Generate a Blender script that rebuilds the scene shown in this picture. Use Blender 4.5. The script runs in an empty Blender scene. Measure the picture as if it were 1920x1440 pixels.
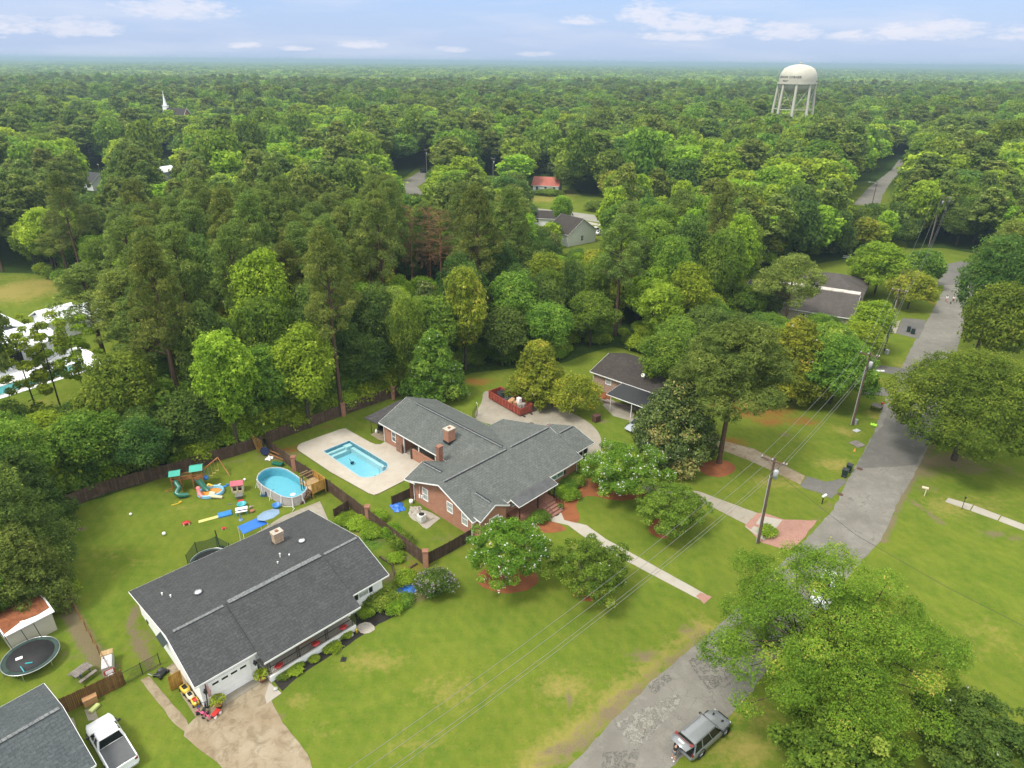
import bpy, math, random
import numpy as np
from mathutils import Vector, Matrix, noise as mnoise
R_ = math.radians
sc = bpy.context.scene
col = sc.collection
# ---------------------------------------------------------------- camera
F, CX, CY, HC = 1280.0, 960.0, 720.0, 48.0
_p = math.atan((CY-115.5)/F); _r = R_(0.5)
_f = Vector((0, math.cos(_p), -math.sin(_p))); _R0 = Vector((1, 0, 0)); _U0 = _R0.cross(_f)
_R = _R0*math.cos(_r)+_U0*math.sin(_r); _U = -_R0*math.sin(_r)+_U0*math.cos(_r)
cam = bpy.data.cameras.new('camera'); camo = bpy.data.objects.new('camera', cam); col.objects.link(camo)
cam.sensor_width = 36; cam.lens = F/1920*36; cam.clip_start = 0.5; cam.clip_end = 80000
camo.matrix_world = Matrix(((_R.x, _U.x, -_f.x, 0), (_R.y, _U.y, -_f.y, 0), (_R.z, _U.z, -_f.z, HC), (0, 0, 0, 1)))
sc.camera = camo
def at(px, py, z=0.0):
    """world point at height z seen at photograph pixel px,py (1920x1440)"""
    d = _f*F+_R*(px-CX)-_U*(py-CY); t = (z-HC)/d.z
    return Vector((d.x*t, d.y*t, z))
def atd(px, py, Y):
    d = _f*F+_R*(px-CX)-_U*(py-CY); t = Y/d.y
    return Vector((d.x*t, Y, HC+d.z*t))
def proj(v):
    w = Vector(v)-Vector((0, 0, HC)); a = w.dot(_f)
    return CX+F*w.dot(_R)/a, CY-F*w.dot(_U)/a
# ---------------------------------------------------------------- world, sun, exposure
SUN_EL, SUN_AZ = 58.0, -125.0           # azimuth of the sun measured from +Y clockwise
w = bpy.data.worlds.new('World'); sc.world = w; w.use_nodes = True
def world():
    nt = w.node_tree; N = nt.nodes; L = nt.links
    for n in list(N): N.remove(n)
    out = N.new('ShaderNodeOutputWorld'); bg = N.new('ShaderNodeBackground'); bg.inputs[1].default_value = 0.15
    L.new(bg.outputs[0], out.inputs[0])
    sky = N.new('ShaderNodeTexSky'); sky.sky_type = 'NISHITA'; sky.sun_disc = False
    sky.sun_elevation = R_(SUN_EL); sky.sun_rotation = R_(SUN_AZ); sky.air_density = 1.2; sky.dust_density = 0.6; sky.ozone_density = 1.5
    tc = N.new('ShaderNodeTexCoord'); sep = N.new('ShaderNodeSeparateXYZ'); L.new(tc.outputs['Generated'], sep.inputs[0])
    def M(op, a, b=None, c=None, clamp=False):
        m = N.new('ShaderNodeMath'); m.operation = op; m.use_clamp = clamp
        for i, v in enumerate((a, b, c)):
            if v is None: continue
            if isinstance(v, (int, float)): m.inputs[i].default_value = v
            else: L.new(v, m.inputs[i])
        return m.outputs[0]
    az = M('ARCTAN2', sep.outputs[0], sep.outputs[1])      # radians, 0 = +Y
    el = M('ARCSINE', sep.outputs[2])
    comb = N.new('ShaderNodeCombineXYZ'); L.new(az, comb.inputs[0]); L.new(M('MULTIPLY', el, 3.2), comb.inputs[1])
    def noise(scale, detail, rough=0.55, off=0.0):
        n = N.new('ShaderNodeTexNoise'); n.inputs['Scale'].default_value = scale; n.inputs['Detail'].default_value = detail
        n.inputs['Roughness'].default_value = rough
        mp = N.new('ShaderNodeMapping'); mp.inputs['Location'].default_value = (off, off*.7, off*.3); L.new(comb.outputs[0], mp.inputs[0]); L.new(mp.outputs[0], n.inputs[0])
        return n.outputs[0]
    n1 = noise(42, 6, .62); n2 = noise(11, 4, .5, 3.1)
    # cumulus low over the horizon: (azimuth deg, elevation deg, half width, half height)
    cl = [(-34.2, 1.75, 2.6, .85), (-29.6, 1.65, 2.6, .8), (-23.6, 2.95, 3.6, .95), (-37, 1.2, 3, .6), (-19.6, .85, 1.3, .25), (-16.0, .7, 1.2, .25), (-11.4, 1.0, 2.0, .35), (-4.8, .75, 1.2, .3), (1.5, .5, 1.4, .25),
          (9.6, 3.1, 2.2, .9), (12.2, 2.5, 3.2, .8), (15.6, 2.3, 2.4, .7), (19.2, 1.95, 2.6, .85), (12, 1.7, 3.2, .4), (5.0, 2.7, 1.7, .4), (26.6, 1.9, 2.0, .7), (29.2, 2.0, 2.4, .85), (34.6, 1.75, 3.0, .7), (23.5, 1.7, 1.6, .45), (37, 1.2, 3, .5)]
    tot = None
    for a, e, hw, hh in cl:
        dx = M('MULTIPLY', M('SUBTRACT', az, R_(a)), 1/R_(hw)); dy = M('MULTIPLY', M('SUBTRACT', el, R_(e)), 1/R_(hh))
        # flat undersides: the lower half falls off faster
        dy2 = M('MAXIMUM', dy, M('MULTIPLY', dy, -1.7))
        d = M('ADD', M('MULTIPLY', dx, dx), M('MULTIPLY', dy2, dy2))
        b = M('SUBTRACT', 1.0, d)
        tot = b if tot is None else M('MAXIMUM', tot, b)
    n3 = noise(120, 4, .6, 7.3); s = M('ADD', tot, M('MULTIPLY', M('SUBTRACT', n1, .5), 3.4)); s = M('ADD', s, M('MULTIPLY', M('SUBTRACT', n3, .5), 1.6))
    s = M('MULTIPLY', M('ADD', s, .15), .95, clamp=True)
    s = M('MULTIPLY', s, M('ADD', .45, M('MULTIPLY', n2, .9)), clamp=True)
    # thin streaks of high cloud
    st = N.new('ShaderNodeCombineXYZ'); L.new(M('MULTIPLY', az, 2.2), st.inputs[0]); L.new(M('MULTIPLY', el, 16), st.inputs[1])
    ns = N.new('ShaderNodeTexNoise'); ns.inputs['Scale'].default_value = 2.2; ns.inputs['Detail'].default_value = 4; L.new(st.outputs[0], ns.inputs[0])
    streak = M('MULTIPLY', M('SUBTRACT', ns.outputs[0], .47), 3.0, clamp=True)
    streak = M('MULTIPLY', streak, .5)
    # the bank of soft cloud overhead that spreads the light
    ov = M('MULTIPLY', M('SUBTRACT', el, R_(7)), 1/R_(16), clamp=True)
    ovn = M('ADD', .72, M('MULTIPLY', n2, .4), clamp=True)
    ov = M('MULTIPLY', ov, ovn)
    # pale air close to the horizon
    hz = M('POWER', M('SUBTRACT', 1.0, M('MULTIPLY', el, 1/R_(11), clamp=True), clamp=True), 2.0)
    def mix(f, a, b):
        m = N.new('ShaderNodeMix'); m.data_type = 'RGBA'
        L.new(f, m.inputs[0])
        for i, v in ((6, a), (7, b)):
            if isinstance(v, tuple): m.inputs[i].default_value = v+(1,)
            else: L.new(v, m.inputs[i])
        return m.outputs[2]
    c = mix(M('ADD', .72, 0.0), sky.outputs[0], SKY_BLUE)
    c = mix(M('MULTIPLY', hz, .85), c, SKY_HOR)
    c = mix(streak, c, SKY_CLOUD)
    c = mix(M('MULTIPLY', s, .8), c, SKY_CLOUD)
    c = mix(ov, c, SKY_OVER)
    L.new(c, bg.inputs[0])
SKY_BLUE = (.40, 1.12, 3.1); SKY_HOR = (1.98, 2.42, 3.25); SKY_CLOUD = (3.25, 3.25, 3.6); SKY_OVER = (7.4, 7.35, 7.1)
world()
sl = bpy.data.lights.new('sun', 'SUN'); so = bpy.data.objects.new('sun', sl); col.objects.link(so)
sl.energy = 2.0; sl.angle = R_(14); sl.color = (1.0, .95, .86)
_sd = Vector((math.sin(R_(SUN_AZ))*math.cos(R_(SUN_EL)), math.cos(R_(SUN_AZ))*math.cos(R_(SUN_EL)), math.sin(R_(SUN_EL))))
so.rotation_euler = _sd.to_track_quat('Z', 'Y').to_euler()
sc.view_settings.view_transform = 'Standard'; sc.view_settings.look = 'None'; sc.view_settings.gamma = 1; sc.view_settings.exposure = 0.88
sc.render.engine = 'CYCLES'
sc.cycles.max_bounces = 8; sc.cycles.diffuse_bounces = 5; sc.cycles.glossy_bounces = 2; sc.cycles.transmission_bounces = 5; sc.cycles.transparent_max_bounces = 6; sc.cycles.volume_bounces = 1
sc.cycles.use_adaptive_sampling = True

# ---------------------------------------------------------------- helpers
def tag(o, label=None, cat=None, group=None, kind=None):
    if label: o['label'] = label
    if cat: o['category'] = cat
    if group: o['group'] = group
    if kind: o['kind'] = kind
    return o
def empty(name, loc, label, cat, rz=0.0, group=None):
    o = bpy.data.objects.new(name, None); col.objects.link(o); o.location = loc; o.rotation_euler = (0, 0, rz)
    o.empty_display_size = .2
    return tag(o, label, cat, group)
class MB:
    def __init__(s): s.v = []; s.f = []; s.m = []; s.smooth = []; s.cm = 0
    def add(s, vs, fs, M=None, smooth=False):
        b = len(s.v)
        s.v += [tuple(M @ Vector(p)) if M else tuple(p) for p in vs]
        s.f += [tuple(i+b for i in f) for f in fs]; s.m += [s.cm]*len(fs); s.smooth += [smooth]*len(fs); return s
    def mat(s, i): s.cm = i; return s
    def box(s, x0, x1, y0, y1, z0, z1, M=None):
        return s.add([(x0, y0, z0), (x1, y0, z0), (x1, y1, z0), (x0, y1, z0), (x0, y0, z1), (x1, y0, z1), (x1, y1, z1), (x0, y1, z1)],
              [(3, 2, 1, 0), (4, 5, 6, 7), (0, 1, 5, 4), (1, 2, 6, 5), (2, 3, 7, 6), (3, 0, 4, 7)], M)
    def cbox(s, c, d, rz=0, rx=0, ry=0):
        M = Matrix.Translation(c) @ Matrix.Rotation(rz, 4, 'Z') @ Matrix.Rotation(ry, 4, 'Y') @ Matrix.Rotation(rx, 4, 'X')
        return s.box(-d[0]/2, d[0]/2, -d[1]/2, d[1]/2, -d[2]/2, d[2]/2, M)
    def bar(s, p, q, w, h=None):
        p = Vector(p); q = Vector(q); h = h or w; d = q-p
        M = Matrix.Translation(p) @ d.to_track_quat('X', 'Z').to_matrix().to_4x4()
        return s.box(0, d.length, -w/2, w/2, -h/2, h/2, M)
    def tube(s, p, q, r0, r1=None, n=8, smooth=True, cap=True):
        p = Vector(p); q = Vector(q); r1 = r0 if r1 is None else r1; d = q-p
        if d.length < 1e-6: return s
        M = Matrix.Translation(p) @ d.to_track_quat('Z', 'Y').to_matrix().to_4x4(); L = d.length
        vs = []; fs = []
        for k, (z, r) in enumerate(((0, r0), (L, r1))):
            for i in range(n): a = 2*math.pi*i/n; vs.append((r*math.cos(a), r*math.sin(a), z))
        for i in range(n): j = (i+1) % n; fs.append((i, j, n+j, n+i))
        s.add(vs, fs, M, smooth)
        if cap: s.add(vs, [tuple(range(n-1, -1, -1)), tuple(range(n, 2*n))], M)
        return s
    def path(s, pts, r, n=6, r1=None):
        r1 = r if r1 is None else r1; k = len(pts)-1
        rings = []
        for i, p in enumerate(pts):
            p = Vector(p); a = Vector(pts[max(i-1, 0)]); b = Vector(pts[min(i+1, k)])
            q = (b-a).to_track_quat('Z', 'Y'); rr = r+(r1-r)*i/k
            rings.append([p+q @ Vector((rr*math.cos(2*math.pi*j/n), rr*math.sin(2*math.pi*j/n), 0)) for j in range(n)])
        vs = [v for g in rings for v in g]; fs = []
        for i in range(k):
            for j in range(n): j2 = (j+1) % n; fs.append((i*n+j, i*n+j2, (i+1)*n+j2, (i+1)*n+j))
        s.add(vs, fs, None, True); s.add(rings[0], [tuple(range(n-1, -1, -1))]); s.add(rings[-1], [tuple(range(n))]); return s
    def lathe(s, prof, n=16, c=(0, 0, 0), M=None, sx=1, sy=1, smooth=True):
        vs = []; fs = []; k = len(prof)
        for r, z in prof:
            for i in range(n): a = 2*math.pi*i/n; vs.append((c[0]+sx*r*math.cos(a), c[1]+sy*r*math.sin(a), c[2]+z))
        for j in range(k-1):
            for i in range(n): i2 = (i+1) % n; fs.append((j*n+i, j*n+i2, (j+1)*n+i2, (j+1)*n+i))
        return s.add(vs, fs, M, smooth)
    def ball(s, c, r, n=12, M=None, sz=1.0):
        k = max(4, n//2)
        return s.lathe([(r*math.sin(math.pi*i/k)+1e-5, -r*sz*math.cos(math.pi*i/k)) for i in range(k+1)], n, c, M)
    def prism(s, pts, z0, z1, M=None):
        """pts: 2D outline counter-clockwise"""
        n = len(pts)
        ar = sum(pts[i][0]*pts[(i+1) % n][1]-pts[(i+1) % n][0]*pts[i][1] for i in range(n))
        if ar < 0: pts = pts[::-1]
        vs = [(p[0], p[1], z0) for p in pts]+[(p[0], p[1], z1) for p in pts]
        return s.add(vs, [tuple(range(n-1, -1, -1)), tuple(range(n, 2*n))]+[(i, (i+1) % n, n+(i+1) % n, n+i) for i in range(n)], M)
    def slab(s, pts, t):
        """flat 3D outline given thickness t downwards (vertical)"""
        n = len(pts); P = [Vector(p) for p in pts]
        nr = Vector((0, 0, 0))
        for i in range(n): nr += P[i].cross(P[(i+1) % n])
        if nr.z < 0: P = P[::-1]
        vs = [tuple(p) for p in P]+[(p.x, p.y, p.z-t) for p in P]
        return s.add(vs, [tuple(range(n)), tuple(range(2*n-1, n-1, -1))]+[((i+1) % n, i, n+i, n+(i+1) % n) for i in range(n)])
    def loft(s, rings, cap=True, smooth=True):
        n = len(rings[0]); vs = [p for r in rings for p in r]; fs = []
        for k in range(len(rings)-1):
            for i in range(n): j = (i+1) % n; fs.append((k*n+i, k*n+j, (k+1)*n+j, (k+1)*n+i))
        s.add(vs, fs, None, smooth)
        if cap: s.add(rings[0], [tuple(range(n-1, -1, -1))]); s.add(rings[-1], [tuple(range(n))])
        return s
    def build(s, name, mat, parent=None, bevel=0.0, uv=True, loc=None):
        me = bpy.data.meshes.new(name); me.from_pydata(s.v, [], s.f)
        for m in (mat if isinstance(mat, (list, tuple)) else [mat]): me.materials.append(m)
        n = len(me.polygons)
        if n:
            me.polygons.foreach_set('material_index', s.m); me.polygons.foreach_set('use_smooth', s.smooth)
        if uv and n:
            nl = len(me.loops); vi = np.empty(nl, int); me.loops.foreach_get('vertex_index', vi)
            co = np.empty(len(me.vertices)*3); me.vertices.foreach_get('co', co); co = co.reshape(-1, 3)
            no = np.empty(n*3); me.polygons.foreach_get('normal', no); no = no.reshape(-1, 3)
            lt = np.empty(n, int); me.polygons.foreach_get('loop_total', lt)
            ln = np.repeat(no, lt, axis=0); p = co[vi]
            h = np.hypot(ln[:, 0], ln[:, 1]); flat = h < .03; hs = np.where(flat, 1, h)
            U = np.stack([np.where(flat, 1, -ln[:, 1]/hs), np.where(flat, 0, ln[:, 0]/hs), np.zeros(nl)], 1)
            V = np.cross(ln, U)
            uvl = me.uv_layers.new(name='uv'); uvl.data.foreach_set('uv', np.stack([(p*U).sum(1), (p*V).sum(1)], 1).ravel().astype(np.float32))
        me.update()
        o = bpy.data.objects.new(name, me); col.objects.link(o)
        if parent: o.parent = parent
        if loc is not None: o.location = loc
        if bevel:
            b = o.modifiers.new('bevel', 'BEVEL'); b.width = bevel; b.segments = 2; b.limit_method = 'ANGLE'; b.angle_limit = R_(35)
        return o
def copy_tree(o, parent=None):
    c = o.copy(); col.objects.link(c); c.parent = parent
    for ch in CH.get(o.name, [x for x in bpy.data.objects if x.parent == o]): copy_tree(ch, c)
    return c
CH = {}

# ---------------------------------------------------------------- materials
MATS = {}
def mat(name, color=(.5, .5, .5), rough=.6, metal=0.0, var=0.0, vscale=3.0, spec=.5, bump=0.0, bscale=30.0, color2=None, emit=None, coat=0.0):
    """procedural material: base colour broken up by two octaves of noise, optional bump"""
    if name in MATS: return MATS[name]
    kf = 1.0 if 'white' in name or name in ('silver', 'glass', 'porcelain') else .78
    color = tuple(x*kf for x in color); color2 = tuple(x*kf for x in color2) if color2 else None
    m = bpy.data.materials.new(name); m.use_nodes = True; nt = m.node_tree; b = nt.nodes['Principled BSDF']
    b.inputs['Roughness'].default_value = rough; b.inputs['Metallic'].default_value = metal; b.inputs['Specular IOR Level'].default_value = spec
    b.inputs['Coat Weight'].default_value = coat
    c2 = color2 or tuple(max(0, x*(1-var)) for x in color); c1 = color if color2 else tuple(min(1, x*(1+var)) for x in color)
    tc = nt.nodes.new('ShaderNodeTexCoord'); n = nt.nodes.new('ShaderNodeTexNoise'); n.inputs['Scale'].default_value = vscale; n.inputs['Detail'].default_value = 5; n.inputs['Roughness'].default_value = .65
    nt.links.new(tc.outputs['Object'], n.inputs[0])
    r = nt.nodes.new('ShaderNodeMapRange'); r.inputs[1].default_value = .32; r.inputs[2].default_value = .68; nt.links.new(n.outputs[0], r.inputs[0])
    mx = nt.nodes.new('ShaderNodeMix'); mx.data_type = 'RGBA'; mx.inputs[6].default_value = c1+(1,); mx.inputs[7].default_value = c2+(1,)
    nt.links.new(r.outputs[0], mx.inputs[0]); nt.links.new(mx.outputs[2], b.inputs['Base Color'])
    if bump:
        n2 = nt.nodes.new('ShaderNodeTexNoise'); n2.inputs['Scale'].default_value = bscale; n2.inputs['Detail'].default_value = 3; nt.links.new(tc.outputs['Object'], n2.inputs[0])
        bp = nt.nodes.new('ShaderNodeBump'); bp.inputs['Strength'].default_value = bump; bp.inputs['Distance'].default_value = .03; nt.links.new(n2.outputs[0], bp.inputs['Height']); nt.links.new(bp.outputs[0], b.inputs['Normal'])
    MATS[name] = m; return m
class NT:
    """small node-graph writer"""
    def __init__(s, name, rough=.8, spec=.3):
        s.m = bpy.data.materials.new(name); s.m.use_nodes = True; s.t = s.m.node_tree; s.b = s.t.nodes['Principled BSDF']
        s.b.inputs['Roughness'].default_value = rough; s.b.inputs['Specular IOR Level'].default_value = spec
        s.tc = s.t.nodes.new('ShaderNodeTexCoord'); MATS[name] = s.m
    def link(s, a, b): s.t.links.new(a, b)
    def math(s, op, a, b=None, clamp=False):
        m = s.t.nodes.new('ShaderNodeMath'); m.operation = op; m.use_clamp = clamp
        for i, v in enumerate((a, b)):
            if v is None: continue
            if isinstance(v, (int, float)): m.inputs[i].default_value = v
            else: s.link(v, m.inputs[i])
        return m.outputs[0]
    def noise(s, scale, detail=4, rough=.6, vec='Object', sc3=None, dist=0.0):
        n = s.t.nodes.new('ShaderNodeTexNoise'); n.inputs['Scale'].default_value = scale; n.inputs['Detail'].default_value = detail; n.inputs['Roughness'].default_value = rough; n.inputs['Distortion'].default_value = dist
        v = s.tc.outputs[vec]
        if sc3:
            mp = s.t.nodes.new('ShaderNodeMapping'); mp.inputs['Scale'].default_value = sc3; s.link(v, mp.inputs[0]); v = mp.outputs[0]
        s.link(v, n.inputs[0]); return n.outputs[0]
    def rng(s, v, a, b, c=0.0, d=1.0):
        r = s.t.nodes.new('ShaderNodeMapRange'); s.link(v, r.inputs[0])
        for i, x in enumerate((a, b, c, d)): r.inputs[i+1].default_value = x
        return r.outputs[0]
    def mix(s, f, a, b, mode='MIX'):
        m = s.t.nodes.new('ShaderNodeMix'); m.data_type = 'RGBA'; m.blend_type = mode
        for i, v in ((0, f), (6, a), (7, b)):
            if isinstance(v, tuple): m.inputs[i].default_value = v+(1,) if len(v) == 3 else v
            elif isinstance(v, (int, float)): m.inputs[i].default_value = v
            else: s.link(v, m.inputs[i])
        return m.outputs[2]
    def attr(s, name, out='Color'):
        a = s.t.nodes.new('ShaderNodeAttribute'); a.attribute_name = name; return a.outputs[out]
    def bump(s, h, st=.4, dist=.03):
        bp = s.t.nodes.new('ShaderNodeBump'); bp.inputs['Strength'].default_value = st; bp.inputs['Distance'].default_value = dist; s.link(h, bp.inputs['Height']); s.link(bp.outputs[0], s.b.inputs['Normal'])
    def brick(s, c1, c2, mort, bw, bh, ms, vec='UV', off=.5, bias=0.0):
        n = s.t.nodes.new('ShaderNodeTexBrick'); s.link(s.tc.outputs[vec], n.inputs['Vector'])
        n.inputs['Color1'].default_value = c1+(1,); n.inputs['Color2'].default_value = c2+(1,); n.inputs['Mortar'].default_value = mort+(1,)
        n.inputs['Scale'].default_value = 1; n.inputs['Brick Width'].default_value = bw; n.inputs['Row Height'].default_value = bh; n.inputs['Mortar Size'].default_value = ms; n.inputs['Mortar Smooth'].default_value = .2
        n.inputs['Bias'].default_value = bias; n.offset = off
        return n
    def out(s, c):
        k = 1.0 if 'white' in s.m.name else .77
        s.link(s.mix(1.0, c, (k, k, k), 'MULTIPLY'), s.b.inputs['Base Color']); return s.m
def brick_mat(name, c1, c2, mort, bw=.22, bh=.075, ms=.008, dirt=.3):
    t = NT(name, .9, .2); n = t.brick(c1, c2, mort, bw, bh, ms)
    v = t.noise(1.3, 5, .65); d = t.rng(v, .35, .7); c = t.mix(t.math('MULTIPLY', d, dirt), n.outputs[0], tuple(x*.45 for x in c1))
    v2 = t.noise(9, 3); c = t.mix(t.rng(v2, .4, .75, 0, .35), c, tuple(min(1, x*1.5) for x in c2)); t.bump(n.outputs['Fac'], -.4, .01); return t.out(c)
def shingle_mat(name, c1, c2, streak=.25, bw=.55, bh=.30, light=None):
    t = NT(name, .92, .15); n = t.brick(tuple(x*.86 for x in c1), tuple(x*1.1 for x in c2), tuple(x*.5 for x in c1), bw, bh, .03, off=.5)
    g = t.noise(26, 3, .7, 'UV'); c = t.mix(t.rng(g, .3, .7, 0, .55), n.outputs[0], light or tuple(min(1, x*1.7) for x in c2))
    g2 = t.noise(9, 3, .7, 'UV'); c = t.mix(t.rng(g2, .35, .65, 0, .4), c, tuple(x*.6 for x in c1))
    g4 = t.noise(5.5, 3, .75, 'UV'); c = t.mix(t.rng(g4, .38, .62, 0, .4), c, tuple(x*.62 for x in c1)); g5 = t.noise(3.4, 2, .7, 'UV', (1, 1.6, 1)); c = t.mix(t.rng(g5, .5, .68, 0, .4), c, tuple(min(1, x*1.55) for x in c2))
    v = t.noise(.35, 5, .6, 'UV', (1.6, .35, 1)); c = t.mix(t.rng(v, .4, .75, 0, streak), c, tuple(x*.55 for x in c1))
    v3 = t.noise(.9, 4, .6, 'UV'); c = t.mix(t.rng(v3, .5, .8, 0, .3), c, tuple(min(1, x*1.5) for x in c2))
    t.bump(n.outputs['Fac'], -.5, .02); return t.out(c)
def siding_mat(name, c, bh=.18, dirt=.2):
    t = NT(name, .7, .3); n = t.brick(c, tuple(x*.97 for x in c), tuple(x*.55 for x in c), 30, bh, .012)
    v = t.noise(.9, 5); cc = t.mix(t.rng(v, .45, .8, 0, dirt), n.outputs[0], tuple(x*.6 for x in c)); t.bump(n.outputs['Fac'], -.4, .02); return t.out(cc)
# ---------------------------------------------------------------- ground
def gpx(pts, z=0.0): return [tuple(at(x, y, z).xy) for x, y in pts]
def inpoly(X, Y, poly):
    ins = np.zeros(X.shape, bool); n = len(poly)
    for i in range(n):
        x0, y0 = poly[i]; x1, y1 = poly[(i+1) % n]
        c = ((y0 > Y) != (y1 > Y)); ins ^= c & (X < (x1-x0)*(Y-y0)/((y1-y0) or 1e-9)+x0)
    return ins
def segd(X, Y, pts):
    d = np.full(X.shape, 1e9)
    for (x0, y0), (x1, y1) in zip(pts[:-1], pts[1:]):
        dx, dy = x1-x0, y1-y0; t = np.clip(((X-x0)*dx+(Y-y0)*dy)/(dx*dx+dy*dy+1e-9), 0, 1)
        d = np.minimum(d, np.hypot(X-x0-t*dx, Y-y0-t*dy))
    return d
YARDS = gpx([(-500, 1180), (60, 975), (495, 835), (740, 742), (840, 718), (880, 700), (1060, 680), (1098, 664), (1150, 650), (1225, 668), (1330, 672), (1375, 600), (1380, 520), (1560, 490), (1700, 465), (1770, 465), (1850, 480), (1925, 540), (2300, 700), (2900, 1500), (2500, 2100), (-1500, 2100)])
WOOD2 = gpx([(1205, 640), (1380, 598), (1420, 600), (1560, 632), (1640, 652), (1600, 720), (1560, 722), (1450, 715), (1400, 745), (1335, 715), (1330, 690), (1225, 672)])
FIELD = gpx([(-220, 520), (60, 508), (150, 545), (290, 590), (270, 700), (190, 790), (60, 830), (-200, 800)])
MEAD = [gpx(p) for p in ([(980, 372), (1060, 356), (1150, 372), (1200, 392), (1180, 420), (1140, 478), (1050, 478), (985, 440)], [(735, 400), (730, 345), (780, 318), (815, 330), (812, 400)],
        [(1560, 395), (1660, 290), (1705, 288), (1712, 392)], [(120, 376), (120, 330), (215, 328), (215, 376)], [(1600, 480), (1610, 450), (1700, 450), (1700, 480)])]
POOL = gpx([(608, 850), (652, 829), (724, 872), (722, 880), (690, 895), (675, 893)])
def grow(P, d):
    cx = sum(p[0] for p in P)/len(P); cy = sum(p[1] for p in P)/len(P); return [(x+(x-cx)/math.hypot(x-cx, y-cy)*d, y+(y-cy)/math.hypot(x-cx, y-cy)*d) for x, y in P]
def axis(lo, hi, st, far):
    a = list(np.arange(lo, hi+1e-6, st)); s = st; x = hi
    while x < far: s *= 1.25; x += s; a.append(x)
    s = st; x = lo; b = []
    while x > -far: s *= 1.25; x -= s; b.append(x)
    return np.array(b[::-1]+a)
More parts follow.
